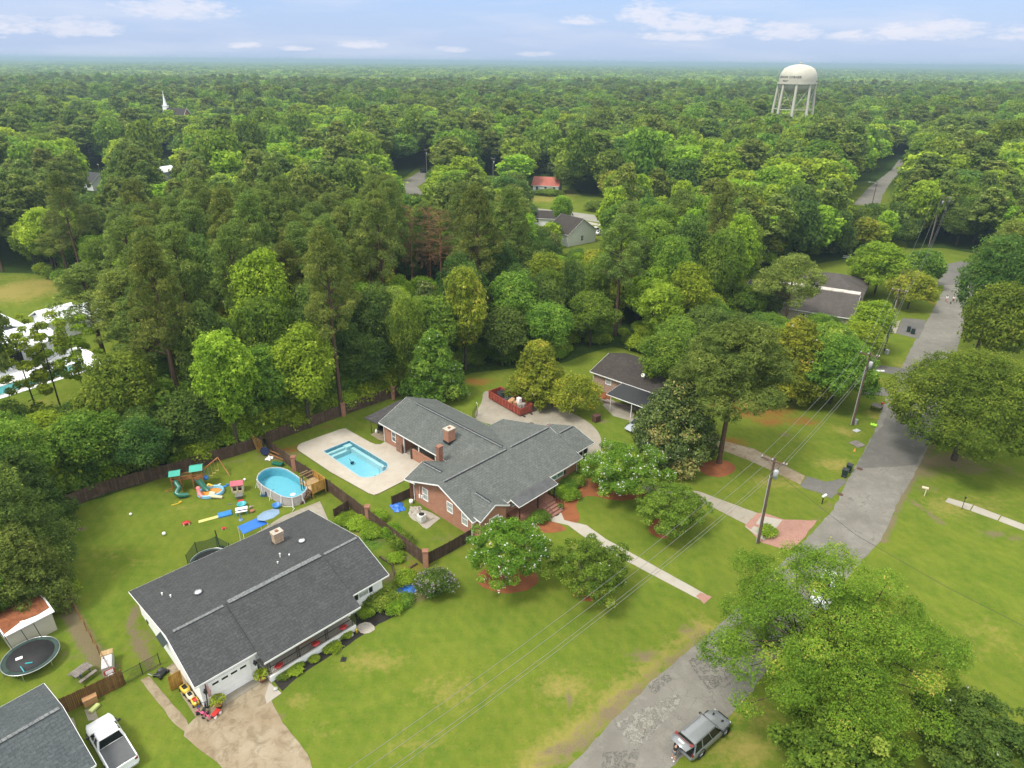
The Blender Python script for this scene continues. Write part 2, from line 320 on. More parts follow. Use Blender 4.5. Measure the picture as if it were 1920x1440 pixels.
def ground():
    xs = axis(-95, 125, .5, 60000); ys = axis(26, 200, .5, 60000)
    X, Y = np.meshgrid(xs, ys); nx, ny = len(xs), len(ys)
    rng = np.random.RandomState(4)
    def blur(m, k):
        for _ in range(k):
            m[1:-1, 1:-1] = (m[1:-1, 1:-1]*2+m[:-2, 1:-1]+m[2:, 1:-1]+m[1:-1, :-2]+m[1:-1, 2:])/6
        return m
    lawn = (inpoly(X, Y, YARDS) & ~inpoly(X, Y, WOOD2)) | inpoly(X, Y, FIELD)
    for p in MEAD: lawn |= inpoly(X, Y, p)
    wood = blur((~lawn).astype(float), 5)
    def spots(lst):
        m = np.zeros(X.shape)
        for px, py, rx, ry, st in lst:
            c = at(px, py); m = np.maximum(m, st*np.exp(-(((X-c.x)/rx)**2+((Y-c.y)/ry)**2)))
        return m
    def line(m, pts, wd, st): return np.maximum(m, st*np.exp(-(segd(X, Y, gpx(pts))/wd)**2))
    dirt = spots([(1060, 1405, 1.2, .8, .9), (1140, 1340, 1.5, .9, .9), (1195, 1298, 1.2, .8, .9), (1265, 1240, 1.6, .8, .9), (1310, 1205, 1.4, 1, .8), (150, 992, .9, .5, 1), (218, 952, 1, .6, .5), (520, 856, 3.6, 1.6, .8), (560, 850, 2, 1, .5), (335, 890, 2.4, 1.2, .7), (360, 870, 1.6, 1, .7), (445, 865, 3, .8, .5), (240, 1010, 1.5, .8, .3), (1760, 865, 7, 3, .9), (1830, 880, 6, 2, .6),
                  (1720, 880, 3, 2.5, .8), (1865, 1002, 2.2, 1, .7), (1905, 1010, 2, .8, .6), (1730, 915, 2.5, 1.5, .5), (1470, 815, 1.2, .8, .6), (1545, 828, 1.2, 1, .4), (520, 1345, .9, .7, .6), (640, 810, 2.6, .7, .6), (730, 1290, 1.5, .8, .3), (830, 1010, 2.2, 1.0, .5),
                  (715, 1015, 1.5, .6, .5), (130, 1230, 1.6, .8, .5), (105, 1290, 1.5, .8, .4), (180, 1325, .8, .5, .6), (735, 1080, 2.5, 1.2, .8), (760, 1045, 1.5, 1.0, .7), (780, 1120, 2, 1, .7), (270, 1200, 1.5, 2, .6), (1065, 1310, .35, 1.3, .9), (1210, 1230, 2.2, 1, .7), (1290, 1180, 1.6, 1.0, .6),
                  (1095, 1395, 1.6, 1.0, .8), (1030, 1410, .8, .5, .8), (1010, 762, 2, 1, .3), (1130, 790, 2, 1.2, .6), (1170, 770, 3, 2, .4), (1095, 750, 2, 1, .6), (1020, 1430, 1, .6, .7), (520, 1290, .9, .5, .5)])
    dirt = line(dirt, [(255, 1140), (246, 1170), (262, 1215), (285, 1250)], .55, .9)
    dirt = line(dirt, [(108, 1075), (130, 1150), (165, 1210), (205, 1260)], .9, .95)
    dirt = line(dirt, [(30, 1110), (60, 1150), (110, 1140)], .8, .5)
    dirt = line(dirt, [(1045, 1425), (1128, 1348), (1212, 1278), (1318, 1192)], 1.1, .62)
    dirt = line(dirt, [(1655, 1015), (1690, 935), (1735, 860), (1765, 800)], .6, .8)
    dirt = line(dirt, [(1690, 930), (1725, 950), (1765, 980)], .6, .7)
    dirt = line(dirt, [(1520, 960), (1560, 945), (1500, 1010)], .5, .5)
    dirt = line(dirt, [(600, 1160), (700, 1130), (790, 1090)], 1.2, .5)
    dry = spots([(700, 1240, 3.5, 1.6, .6), (850, 1300, 4, 2, .5), (1050, 1290, 3, 2, .7), (930, 1060, 4, 1.5, .3), (200, 1040, 3, 1.5, .4), (260, 1060, 3, 2, .4), (1480, 905, 6, 2, .5), (1560, 870, 3, 2, .7), (1620, 700, 3, 5, .5), (1640, 780, 2, 3, .5), (1590, 810, 2, 2, .6), (1800, 950, 8, 3, .5),
                 (1850, 1200, 7, 4, .3), (30, 545, 12, 10, .9), (80, 530, 7, 4, .9), (60, 760, 6, 5, .4), (1020, 375, 12, 5, .8), (620, 1370, 2, 1, .4), (1230, 1290, 2, 1.5, .5), (1660, 900, 2, 1.5, .6), (560, 1310, 1.5, 1, .6), (1060, 360, 9, 4, .5), (1700, 690, 2, 3, .6), (1440, 960, 4, 1.3, .3), (690, 1000, 3, 2, .5),
                 (1400, 1330, 3, 3, .6), (1390, 1400, 3, 2, .8), (1330, 1230, 1.5, 1, .6), (350, 950, 4, 1.5, .25), (800, 1400, 5, 2, .35)])
    dry = line(dry, [(1000, 1440), (1120, 1345), (1210, 1265), (1320, 1180)], 1.6, .7)
    needle = spots([(1420, 770, 6, 3.5, .9), (1330, 760, 3, 4, .7), (1360, 830, 4.5, 2.5, .7), (1500, 790, 3.5, 2.0, .7), (1270, 850, 3, 1.2, .6), (1250, 780, 3, 3, .5), (540, 845, 2.2, .9, .8), (890, 715, 4, 2, .7), (1100, 745, 2.5, 1.5, .8), (1150, 760, 2, 1, .5), (1010, 730, 5, 2, .4), (1380, 570, 3, 8, .8), (770, 1060, 2.5, 1.8, .45),
                    (690, 985, 2, 1, .35), (1440, 790, 3, 2, .8), (560, 838, 1.6, .7, .6), (1190, 850, 3, 1.4, .5), (1735, 560, 1, 8, .7), (610, 800, 2, .6, .5)])
    needle = line(needle, [(1330, 815), (1400, 845), (1470, 870)], .8, .6)
    weed = spots([(640, 985, 3, 1.8, .9), (690, 1020, 2.5, 1.8, .9), (720, 1050, 2, 1.2, .7), (760, 1075, 3, 2, .4), (150, 990, 6, 4, .2)])
    me = bpy.data.meshes.new('ground'); idx = np.arange(nx*ny).reshape(ny, nx)
    q = np.stack([idx[:-1, :-1], idx[:-1, 1:], idx[1:, 1:], idx[1:, :-1]], -1).reshape(-1, 4)
    cx = (X[:-1, :-1]+X[1:, 1:])/2; cy = (Y[:-1, :-1]+Y[1:, 1:])/2
    q = q[~(inpoly(cx, cy, POOL) | (segd(cx, cy, POOL+POOL[:1]) < .42)).ravel()]
    Z = np.zeros(X.shape)
    me.vertices.add(nx*ny); me.vertices.foreach_set('co', np.stack([X, Y, Z], -1).ravel().astype(np.float32))
    me.loops.add(q.size); me.loops.foreach_set('vertex_index', q.ravel().astype(np.int32))
    me.polygons.add(len(q)); me.polygons.foreach_set('loop_start', np.arange(0, q.size, 4, dtype=np.int32)); me.polygons.foreach_set('loop_total', np.full(len(q), 4, np.int32)); me.update()
    for nm, (a, b, c) in (('ga', (wood, dirt, dry)), ('gb', (needle, weed, Z))):
        at_ = me.color_attributes.new(nm, 'FLOAT_COLOR', 'POINT'); at_.data.foreach_set('color', np.stack([a, b, c, Z+1], -1).ravel().astype(np.float32))
    t = NT('grass_and_soil', .95, .0)
    def sp(n):
        s = t.t.nodes.new('ShaderNodeSeparateColor'); t.link(t.attr(n), s.inputs[0]); return s.outputs
    ga, gb = sp('ga'), sp('gb')
    big = t.noise(.045, 4, .6); mid = t.noise(.22, 5, .65, dist=.8); sm = t.noise(1.6, 5, .7); fine = t.noise(14, 3, .7); stripe = t.noise(.5, 3, .5, sc3=(.3, 2.4, 1))
    c = t.mix(t.rng(mid, .34, .66), (.118, .192, .020), (.22, .27, .035))
    c = t.mix(t.rng(big, .38, .62, 0, .5), c, (.20, .225, .028))
    c = t.mix(t.rng(sm, .42, .75, 0, .5), c, (.23, .20, .045))
    weeds = t.noise(4.5, 3, .6); c = t.mix(t.rng(fine, .25, .7, 0, .45), c, (.055, .10, .012)); c = t.mix(t.rng(weeds, .58, .72, 0, .55), c, (.045, .11, .014)); c = t.mix(t.rng(weeds, .42, .28, 0, .35), c, (.26, .27, .06))
    wv = t.t.nodes.new('ShaderNodeTexWave'); wv.inputs['Scale'].default_value = .26; wv.inputs['Distortion'].default_value = 1.5; wv.inputs['Detail'].default_value = 2; wv.inputs['Detail Scale'].default_value = .6; mpw = t.t.nodes.new('ShaderNodeMapping'); mpw.inputs['Rotation'].default_value = (0, 0, R_(-42)); t.link(t.tc.outputs['Object'], mpw.inputs[0]); t.link(mpw.outputs[0], wv.inputs[0]); c = t.mix(t.math('MULTIPLY', wv.outputs['Fac'], .12), c, (.05, .12, .012))
    stp = t.noise(2.6, 3, .5, sc3=(.5, .16, 1)); c = t.mix(t.rng(stp, .4, .7, 0, .3), c, (.06, .13, .015))
    c = t.mix(t.rng(stripe, .45, .7, 0, .25), c, (.19, .21, .04))
    def w(v, lo=.35, hi=.65, k=.5):
        a = t.math('ADD', v, t.math('MULTIPLY', t.math('SUBTRACT', sm, .5), 1.3)); a = t.math('ADD', a, t.math('MULTIPLY', t.math('SUBTRACT', mid, .5), .9)); return t.rng(a, lo, hi)
    c = t.mix(t.math('MULTIPLY', w(ga[2], .25, .8), .8), c, t.mix(fine, (.27, .23, .06), (.38, .30, .10)))
    c = t.mix(w(gb[1], .3, .7), c, t.mix(t.rng(sm, .4, .6), (.04, .10, .012), (.13, .20, .03)))
    c = t.mix(t.math('MULTIPLY', w(gb[0], .3, .75), .85), c, t.mix(fine, (.16, .06, .018), (.34, .15, .05)))
    c = t.mix(t.math('MULTIPLY', w(ga[1], .35, .75), .88), c, t.mix(t.rng(fine, .3, .7), (.12, .09, .055), (.27, .21, .14)))
    c = t.mix(t.rng(ga[0], .45, .6), c, t.mix(t.rng(sm, .4, .6), (.035, .055, .014), (.055, .10, .018)))
    t.bump(t.math('ADD', t.math('MULTIPLY', fine, .6), sm), .35, .12); t.out(c)
    me.materials.append(t.m); o = bpy.data.objects.new('ground', me); col.objects.link(o); tag(o, kind='structure'); return o
ground()
# sheets laid on the ground
def rough_edge(pts, step=.6, amp=.0, seed=1):
    if not amp: return pts
    r = random.Random(seed); out = []
    n = len(pts)
    for i in range(n):
        a = Vector(pts[i]); b = Vector(pts[(i+1) % n]); d = b-a; k = max(1, min(400, int(d.length/step))); nrm = Vector((-d.y, d.x)).normalized()
        for j in range(k):
            p = a+d*(j/k); o = amp*(mnoise.noise(Vector((p.x*.8, p.y*.8, seed)))*1.4+r.uniform(-.35, .35)); out.append(tuple(p+nrm*o))
    return out
def smooth_px(pts, it=2, closed=True):
    for _ in range(it):
        q = []; n = len(pts)
        for i in range(n if closed else n-1):
            a = pts[i]; b = pts[(i+1) % n]; q += [(a[0]*.75+b[0]*.25, a[1]*.75+b[1]*.25), (a[0]*.25+b[0]*.75, a[1]*.25+b[1]*.75)]
        if not closed: q = [pts[0]]+q+[pts[-1]]
        pts = q
    return pts
def sheet(name, pts, z, m, amp=0.0, seed=1, thick=0.0, world=False):
    P = pts if world else gpx(pts)
    P = rough_edge(P, .6, amp, seed); b = MB(); b.prism(P, z-(thick or .003), z); return tag(b.build(name, m), kind='structure')
def asphalt_mat(name, c1, c2, crack=.5):
    t = NT(name, .92, .2); n = t.noise(.18, 5, .6); c = t.mix(t.rng(n, .35, .65), c1, c2)
    n2 = t.noise(.8, 5, .7, sc3=(1, 1, 1)); c = t.mix(t.rng(n2, .5, .75, 0, .6), c, tuple(x*1.35 for x in c2)); n3 = t.noise(18, 3, .8); c = t.mix(t.rng(n3, .25, .75, 0, .6), c, tuple(x*.55 for x in c1))
    v = t.t.nodes.new('ShaderNodeTexVoronoi'); v.feature = 'DISTANCE_TO_EDGE'; v.inputs['Scale'].default_value = .9
    mp = t.t.nodes.new('ShaderNodeMapping'); t.link(t.tc.outputs['Object'], mp.inputs[0]); 
    nz = t.t.nodes.new('ShaderNodeTexNoise'); nz.inputs['Scale'].default_value = 1.1; t.link(t.tc.outputs['Object'], nz.inputs[0])
    ad = t.t.nodes.new('ShaderNodeVectorMath'); ad.operation = 'MULTIPLY_ADD'; t.link(nz.outputs['Color'], ad.inputs[0]); ad.inputs[1].default_value = (1.6, 1.6, 0); t.link(t.tc.outputs['Object'], ad.inputs[2]); t.link(ad.outputs[0], v.inputs['Vector'])
    k = t.math('MULTIPLY', t.rng(v.outputs['Distance'], .0, .025, 1, 0), t.rng(n, .4, .6)); c = t.mix(t.math('MULTIPLY', k, crack), c, tuple(x*.4 for x in c1)); t.bump(n3, .3, .02); return t.out(c)
def concrete_mat(name, c1, c2, stain=(.22, .15, .08), st=.4, joint=0.0):
    t = NT(name, .85, .25); n = t.noise(.35, 5, .65); c = t.mix(t.rng(n, .35, .65), c1, c2); n2 = t.noise(.9, 6, .7, dist=1.0); c = t.mix(t.rng(n2, .48, .72, 0, st), c, stain)
    n3 = t.noise(20, 3, .7); c = t.mix(t.rng(n3, .3, .7, 0, .3), c, tuple(x*.7 for x in c1)); t.bump(n3, .2, .01); return t.out(c)
ROAD_L = [(1068, 1440), (1150, 1350), (1230, 1270), (1330, 1190), (1500, 1022), (1560, 960), (1590, 900), (1640, 810), (1665, 735), (1690, 690), (1715, 640), (1745, 590), (1768, 545), (1774, 505)]
ROAD_R = [(1255, 1440), (1390, 1322), (1460, 1230), (1560, 1115), (1652, 1013), (1686, 938), (1725, 871), (1750, 815), (1778, 715), (1800, 637), (1820, 575), (1838, 505)]
asphalt_mat('asphalt', (.21, .197, .168), (.30, .285, .245), .7); asphalt_mat('asphalt_dark', (.155, .15, .135), (.21, .20, .18), .3)
asphalt_mat('asphalt_pale', (.30, .29, .24), (.40, .385, .32), 1.0)
concrete_mat('concrete_brown', (.29, .22, .135), (.40, .34, .24), (.14, .10, .055), .9); concrete_mat('concrete_pale', (.42, .39, .33), (.50, .46, .39), (.40, .33, .24), .5)
concrete_mat('concrete_grey', (.32, .29, .23), (.40, .36, .29), (.24, .19, .12), .6); concrete_mat('deck_concrete', (.50, .44, .36), (.57, .52, .44), (.42, .34, .24), .55)
brick_mat('paver', (.33, .14, .10), (.40, .20, .15), (.42, .33, .27), .2, .1, .012, .2)
concrete_mat('mulch', (.26, .085, .03), (.34, .12, .045), (.16, .06, .03), .8); concrete_mat('black_mulch', (.022, .02, .018), (.035, .03, .026), (.05, .04, .03), .5)
def extend(a, b, d):
    a = Vector(a); b = Vector(b); return tuple(b+(b-a).normalized()*d)
L = gpx(ROAD_L); Rr = gpx(ROAD_R)
L = [extend(L[1], L[0], 30)]+L; Rr = [extend(Rr[1], Rr[0], 30)]+Rr
sheet('road', L+Rr[::-1], .012, MATS['asphalt'], .12, 3, world=True)
sheet('road', [(1758, 535), (1764, 498), (1800, 490), (1950, 505), (1990, 545), (1850, 530)], .018, MATS['asphalt_dark'], .15, 5)
sheet('road', [(1655, 800), (1640, 812), (1602, 880), (1716, 872), (1746, 822), (1760, 780), (1700, 755), (1672, 745)], .018, MATS['asphalt_dark'], .15, 9)
def worn(name, c1, c2, th, ck=0.0):
    m = asphalt_mat(name, c1, c2, ck); nt = m.node_tree; out = nt.nodes['Material Output']; b = nt.nodes['Principled BSDF']; tr = nt.nodes.new('ShaderNodeBsdfTransparent'); mx = nt.nodes.new('ShaderNodeMixShader'); nz = nt.nodes.new('ShaderNodeTexNoise'); nz.inputs['Scale'].default_value = 2.2; nz.inputs['Detail'].default_value = 6; nz.inputs['Roughness'].default_value = .75; tc = nt.nodes.new('ShaderNodeTexCoord'); r = nt.nodes.new('ShaderNodeMapRange'); r.inputs[1].default_value = th; r.inputs[2].default_value = th+.07
    nt.links.new(tc.outputs['Object'], nz.inputs[0]); nt.links.new(nz.outputs[0], r.inputs[0]); nt.links.new(r.outputs[0], mx.inputs[0]); nt.links.new(tr.outputs[0], mx.inputs[1]); nt.links.new(b.outputs[0], mx.inputs[2]); nt.links.new(mx.outputs[0], out.inputs[0]); return m
worn('worn_chips', (.29, .28, .24), (.36, .345, .29), .46, 1.0); worn('stain', (.215, .16, .09), (.28, .22, .14), .45); worn('worn_dark', (.19, .18, .16), (.24, .228, .20), .5); worn('worn_light', (.33, .31, .26), (.39, .37, .31), .5)
for k, (P_, mn) in enumerate((([(1150, 1358), (1235, 1316), (1272, 1300), (1278, 1318), (1200, 1400), (1180, 1392)], 'worn_chips'), ([(1215, 1285), (1250, 1262), (1262, 1272), (1225, 1305)], 'worn_dark'), ([(1290, 1240), (1420, 1150), (1470, 1190), (1330, 1300)], 'worn_dark'), ([(1130, 1412), (1200, 1405), (1190, 1440), (1125, 1450)], 'worn_dark'))): sheet('road' if k < 4 else 'driveway', P_, .024+.005*k, MATS[mn], .06, 10+k)
sheet('road', [(1600, 384), (1628, 352), (1672, 318), (1686, 299), (1696, 299), (1690, 318), (1668, 345), (1655, 366), (1650, 384)], .012, MATS['asphalt'], .3, 6)
sheet('road', [(900, 376), (1000, 390), (1060, 396), (1250, 420), (1250, 432), (1130, 418), (1040, 404), (900, 388)], .012, MATS['asphalt_pale'], .2, 7)
sheet('road', [(762, 372), (752, 342), (786, 322), (800, 326), (800, 338), (782, 350), (798, 366), (800, 374)], .012, MATS['asphalt'], .3, 8)
sheet('sidewalk', [(1000, 404), (1060, 407), (1130, 421), (1130, 424), (1000, 408)], .016, MATS['concrete_pale'], 0)
sheet('path', [(1044, 955), (1052, 962), (1058, 975), (1100, 985), (1135, 1010), (1330, 1118), (1318, 1128), (1110, 1018), (1065, 985), (1035, 978), (1028, 965)], .02, MATS['concrete_pale'], .03)
sheet('path', [(1313, 1111), (1335, 1119), (1320, 1133), (1305, 1118)], .026, MATS['paver'], .04)
# driveway of the brick house, from the dumpster yard round to the street
sheet('driveway', smooth_px([(888, 775), (905, 755), (905, 728), (985, 742), (1060, 768), (1112, 795), (1130, 825), (1124, 850), (1090, 865), (1060, 840), (1000, 820), (940, 800), (895, 790)], 2), .016, MATS['concrete_grey'], .05)
sheet('driveway', [(1312, 922), (1420, 962), (1402, 985), (1305, 935)], .016, MATS['concrete_grey'], .05)
sheet('driveway', [(1200, 905), (1312, 922), (1305, 937), (1190, 920)], .016, MATS['concrete_grey'], .05)
sheet('driveway', [(1420, 962), (1430, 965), (1408, 993), (1396, 986)], .029, MATS['paver'], .02)
sheet('driveway', [(1421, 966), (1467, 975), (1450, 996), (1411, 979)], .024, MATS['concrete_pale'], .02)
sheet('driveway', [(1408, 984), (1444, 1000), (1432, 1014), (1397, 988)], .024, MATS['concrete_pale'], .02)
sheet('driveway', [(1432, 962), (1470, 974), (1532, 976), (1504, 1012), (1480, 1032), (1428, 1018), (1396, 986), (1420, 962)], .019, MATS['paver'], .06)
sheet('driveway', [(1325, 818), (1415, 842), (1510, 893), (1500, 908), (1415, 868), (1320, 830)], .016, MATS['concrete_brown'], .08)
sheet('driveway', [(1512, 893), (1545, 903), (1590, 898), (1560, 935), (1500, 911)], .02, MATS['asphalt_dark'], .2)
sheet('driveway', [(1692, 596), (1738, 600), (1722, 636), (1680, 625)], .02, MATS['asphalt_dark'], .2)
sheet('driveway', [(1636, 683), (1706, 692), (1690, 706), (1630, 694)], .018, MATS['asphalt_dark'], .2)
sheet('driveway', [(1625, 724), (1685, 728), (1672, 744), (1616, 738)], .018, MATS['asphalt_dark'], .2)
sheet('driveway', [(1560, 590), (1660, 610), (1690, 600), (1680, 625), (1640, 620), (1560, 605)], .016, MATS['concrete_grey'], .2)
# white house forecourt
sheet('driveway', smooth_px([(418, 1310), (500, 1265), (515, 1290), (508, 1325), (600, 1445), (560, 1500), (440, 1500), (430, 1445), (345, 1385), (348, 1365), (366, 1345)], 1), .02, MATS['concrete_brown'], .05)
sheet('driveway', [(263, 1275), (280, 1268), (350, 1350), (358, 1378), (330, 1360)], .016, MATS['concrete_brown'], .05)
sheet('driveway', [(312, 1252), (330, 1240), (372, 1300), (384, 1318), (395, 1340), (366, 1345)], .016, MATS['concrete_brown'], .05)
sheet('driveway', [(400, 1310), (505, 1258), (506, 1270), (412, 1328)], .06, MATS['concrete_grey'], 0, thick=.06)
sheet('path', [(505, 1280), (528, 1300), (500, 1320), (497, 1306)], .03, MATS['concrete_pale'], .02)
sheet('path', [(158, 1332), (178, 1326), (185, 1350), (165, 1352)], .02, MATS['concrete_grey'], .05)
sheet('path', [(126, 1348), (138, 1346), (160, 1420), (140, 1420)], .02, MATS['concrete_grey'], .05)
sheet('sidewalk', [(1778, 934), (1824, 947), (1818, 957), (1772, 941)], .05, MATS['concrete_pale'], 0, thick=.05)
sheet('sidewalk', [(1826, 948), (1876, 967), (1870, 976), (1820, 958)], .05, MATS['concrete_pale'], 0, thick=.05)
sheet('sidewalk', [(1878, 968), (1990, 1010), (1990, 1022), (1872, 977)], .05, MATS['concrete_pale'], 0, thick=.05)
# mulch and planting beds
sheet('mulch_bed', smooth_px([(1000, 985), (1030, 975), (1060, 988), (1060, 995), (1030, 1000), (1000, 998)], 1), .018, MATS['mulch'], .1)
sheet('mulch_bed', smooth_px([(1072, 890), (1100, 880), (1140, 905), (1215, 915), (1215, 935), (1150, 940), (1110, 928), (1085, 935), (1080, 950), (1088, 970), (1080, 985), (1050, 975), (1040, 950), (1000, 948), (990, 935), (1040, 915)], 1), .014, MATS['mulch'], .1)
for cx_, cy_, rx_, ry_ in ((952, 1085, 58, 28), (1102, 1115, 26, 13), (1248, 990, 32, 20), (1345, 878, 34, 16)):
    sheet('mulch_bed', [(cx_+rx_*math.cos(a*math.pi/10), cy_+ry_*math.sin(a*math.pi/10)) for a in range(20)], .015, MATS['mulch'], .12, int(cx_))
sheet('planting_bed', [(512, 1275), (668, 1183), (688, 1186), (560, 1268), (530, 1296)], .015, MATS['black_mulch'], .08)
sheet('planting_bed', [(663, 1150), (735, 1100), (775, 1125), (745, 1150), (700, 1178), (668, 1172)], .015, MATS['black_mulch'], .12)
sheet('gravel_bed', smooth_px([(667, 1172), (690, 1165), (708, 1178), (688, 1190), (672, 1185)], 1), .018, mat('pale_gravel', (.42, .38, .32), .9, var=.35, vscale=9, bump=1, bscale=20), .08)
# ---------------------------------------------------------------- foliage
def leafmesh(name, C, Nn, S, tint, asp, mtl, seed, droop=0.0):
    """one folded leaf clump (a bent four-cornered blade) per point"""
    rng = np.random.RandomState(seed); n = len(C)
    Nn = Nn/np.linalg.norm(Nn, axis=1, keepdims=True); a = rng.normal(size=(n, 3)); T = np.cross(Nn, a); T /= np.linalg.norm(T, axis=1, keepdims=True); B = np.cross(Nn, T)
    S = S[:, None]; asp = asp*rng.uniform(.7, 1.3, (n, 1))
    tip = C+T*S*.55; tail = C-T*S*.5; l = C+B*S*.5*asp+Nn*S*.12+T*S*.05; r = C-B*S*.5*asp+Nn*S*.12-T*S*.08
    V = np.stack([tail, r, tip, l], 1).reshape(-1, 3)
    me = bpy.data.meshes.new(name); me.vertices.add(n*4); me.vertices.foreach_set('co', V.ravel().astype(np.float32))
    me.loops.add(n*4); me.loops.foreach_set('vertex_index', np.arange(n*4, dtype=np.int32)); me.polygons.add(n)
    me.polygons.foreach_set('loop_start', np.arange(0, n*4, 4, dtype=np.int32)); me.polygons.foreach_set('loop_total', np.full(n, 4, np.int32))
    at_ = me.attributes.new('tint', 'FLOAT', 'FACE'); at_.data.foreach_set('value', tint.astype(np.float32)); me.update()
    me.materials.append(mtl); return me
def leaf_mat(name, dark, light, tip=None, vary=.35, trans=.3, spec=False):
    m = bpy.data.materials.new(name); m.use_nodes = True; nt = m.node_tree; N = nt.nodes; Lk = nt.links
    for x in list(N): N.remove(x)
    out = N.new('ShaderNodeOutputMaterial'); a = N.new('ShaderNodeAttribute'); a.attribute_name = 'tint'
    ramp = N.new('ShaderNodeValToRGB'); e = ramp.color_ramp.elements; e[0].color = dark+(1,); e[1].color = light+(1,); e[1].position = .75
    if tip: x = e.new(.97); x.color = tip+(1,)
    Lk.new(a.outputs['Fac'], ramp.inputs[0])
    oi = N.new('ShaderNodeObjectInfo'); hs = N.new('ShaderNodeHueSaturation')
    mr = N.new('ShaderNodeMapRange'); Lk.new(oi.outputs['Random'], mr.inputs[0]); mr.inputs[3].default_value = 1-vary; mr.inputs[4].default_value = 1+vary; Lk.new(mr.outputs[0], hs.inputs['Value'])
    m2 = N.new('ShaderNodeMath'); m2.operation = 'MULTIPLY'; Lk.new(oi.outputs['Random'], m2.inputs[0]); m2.inputs[1].default_value = 7.31
    fr = N.new('ShaderNodeMath'); fr.operation = 'FRACT'; Lk.new(m2.outputs[0], fr.inputs[0])
    mh = N.new('ShaderNodeMapRange'); Lk.new(fr.outputs[0], mh.inputs[0]); mh.inputs[3].default_value = .482; mh.inputs[4].default_value = .518; Lk.new(mh.outputs[0], hs.inputs['Hue'])
    Lk.new(ramp.outputs[0], hs.inputs['Color'])
    d = N.new('ShaderNodeBsdfDiffuse'); t = N.new('ShaderNodeBsdfTranslucent'); mx = N.new('ShaderNodeMixShader'); mx.inputs[0].default_value = trans
    Lk.new(hs.outputs[0], d.inputs[0]); Lk.new(hs.outputs[0], t.inputs[0]); Lk.new(d.outputs[0], mx.inputs[1]); Lk.new(t.outputs[0], mx.inputs[2]); last = mx.outputs[0]
    if spec:
        g = N.new('ShaderNodeBsdfGlossy'); g.inputs['Roughness'].default_value = .38; g.inputs['Color'].default_value = (.8, .8, .7, 1); m3 = N.new('ShaderNodeMixShader'); m3.inputs[0].default_value = .02
        Lk.new(last, m3.inputs[1]); Lk.new(g.outputs[0], m3.inputs[2]); last = m3.outputs[0]
    Lk.new(last, out.inputs[0]); MATS[name] = m; return m
leaf_mat('leaf_bright', (0.121, 0.212, 0.021), (0.371, 0.513, 0.048), (0.570, 0.666, 0.097), .18, .5)
leaf_mat('leaf_green', (0.089, 0.162, 0.026), (0.250, 0.366, 0.048), (0.429, 0.486, 0.087), .22, .5)
leaf_mat('leaf_dark', (0.058, 0.113, 0.029), (0.165, 0.251, 0.048), (0.286, 0.370, 0.076), .22, .5)
leaf_mat('leaf_yellow', (0.138, 0.192, 0.026), (0.398, 0.447, 0.048), (0.714, 0.536, 0.108), .12, .5)
leaf_mat('leaf_oak', (0.100, 0.188, 0.024), (0.264, 0.400, 0.044), (0.560, 0.464, 0.104), .05, .5)
leaf_mat('leaf_pine', (0.089, 0.140, 0.032), (0.241, 0.308, 0.061), (0.404, 0.439, 0.106), .2, .42)
leaf_mat('leaf_magnolia', (0.042, 0.078, 0.021), (0.138, 0.200, 0.039), (0.429, 0.358, 0.121), .15, .25, True)
leaf_mat('leaf_dead', (0.120, 0.072, 0.040), (0.208, 0.136, 0.072), (0.272, 0.192, 0.096), .1, .1)
MATS['bark'] = None; del MATS['bark']
def bark_mat(name, c1, c2):
    t = NT(name, .95, .1); n = t.noise(3, 5, .7, sc3=(4, 4, .7)); t.bump(n, .8, .05); return t.out(t.mix(t.rng(n, .35, .65), c1, c2))
bark_mat('bark', (.05, .04, .03), (.12, .095, .07)); bark_mat('bark_pine', (.09, .055, .035), (.17, .11, .075)); bark_mat('bark_dead', (.22, .11, .05), (.36, .20, .10)); bark_mat('bark_pale', (.22, .18, .13), (.36, .31, .24))
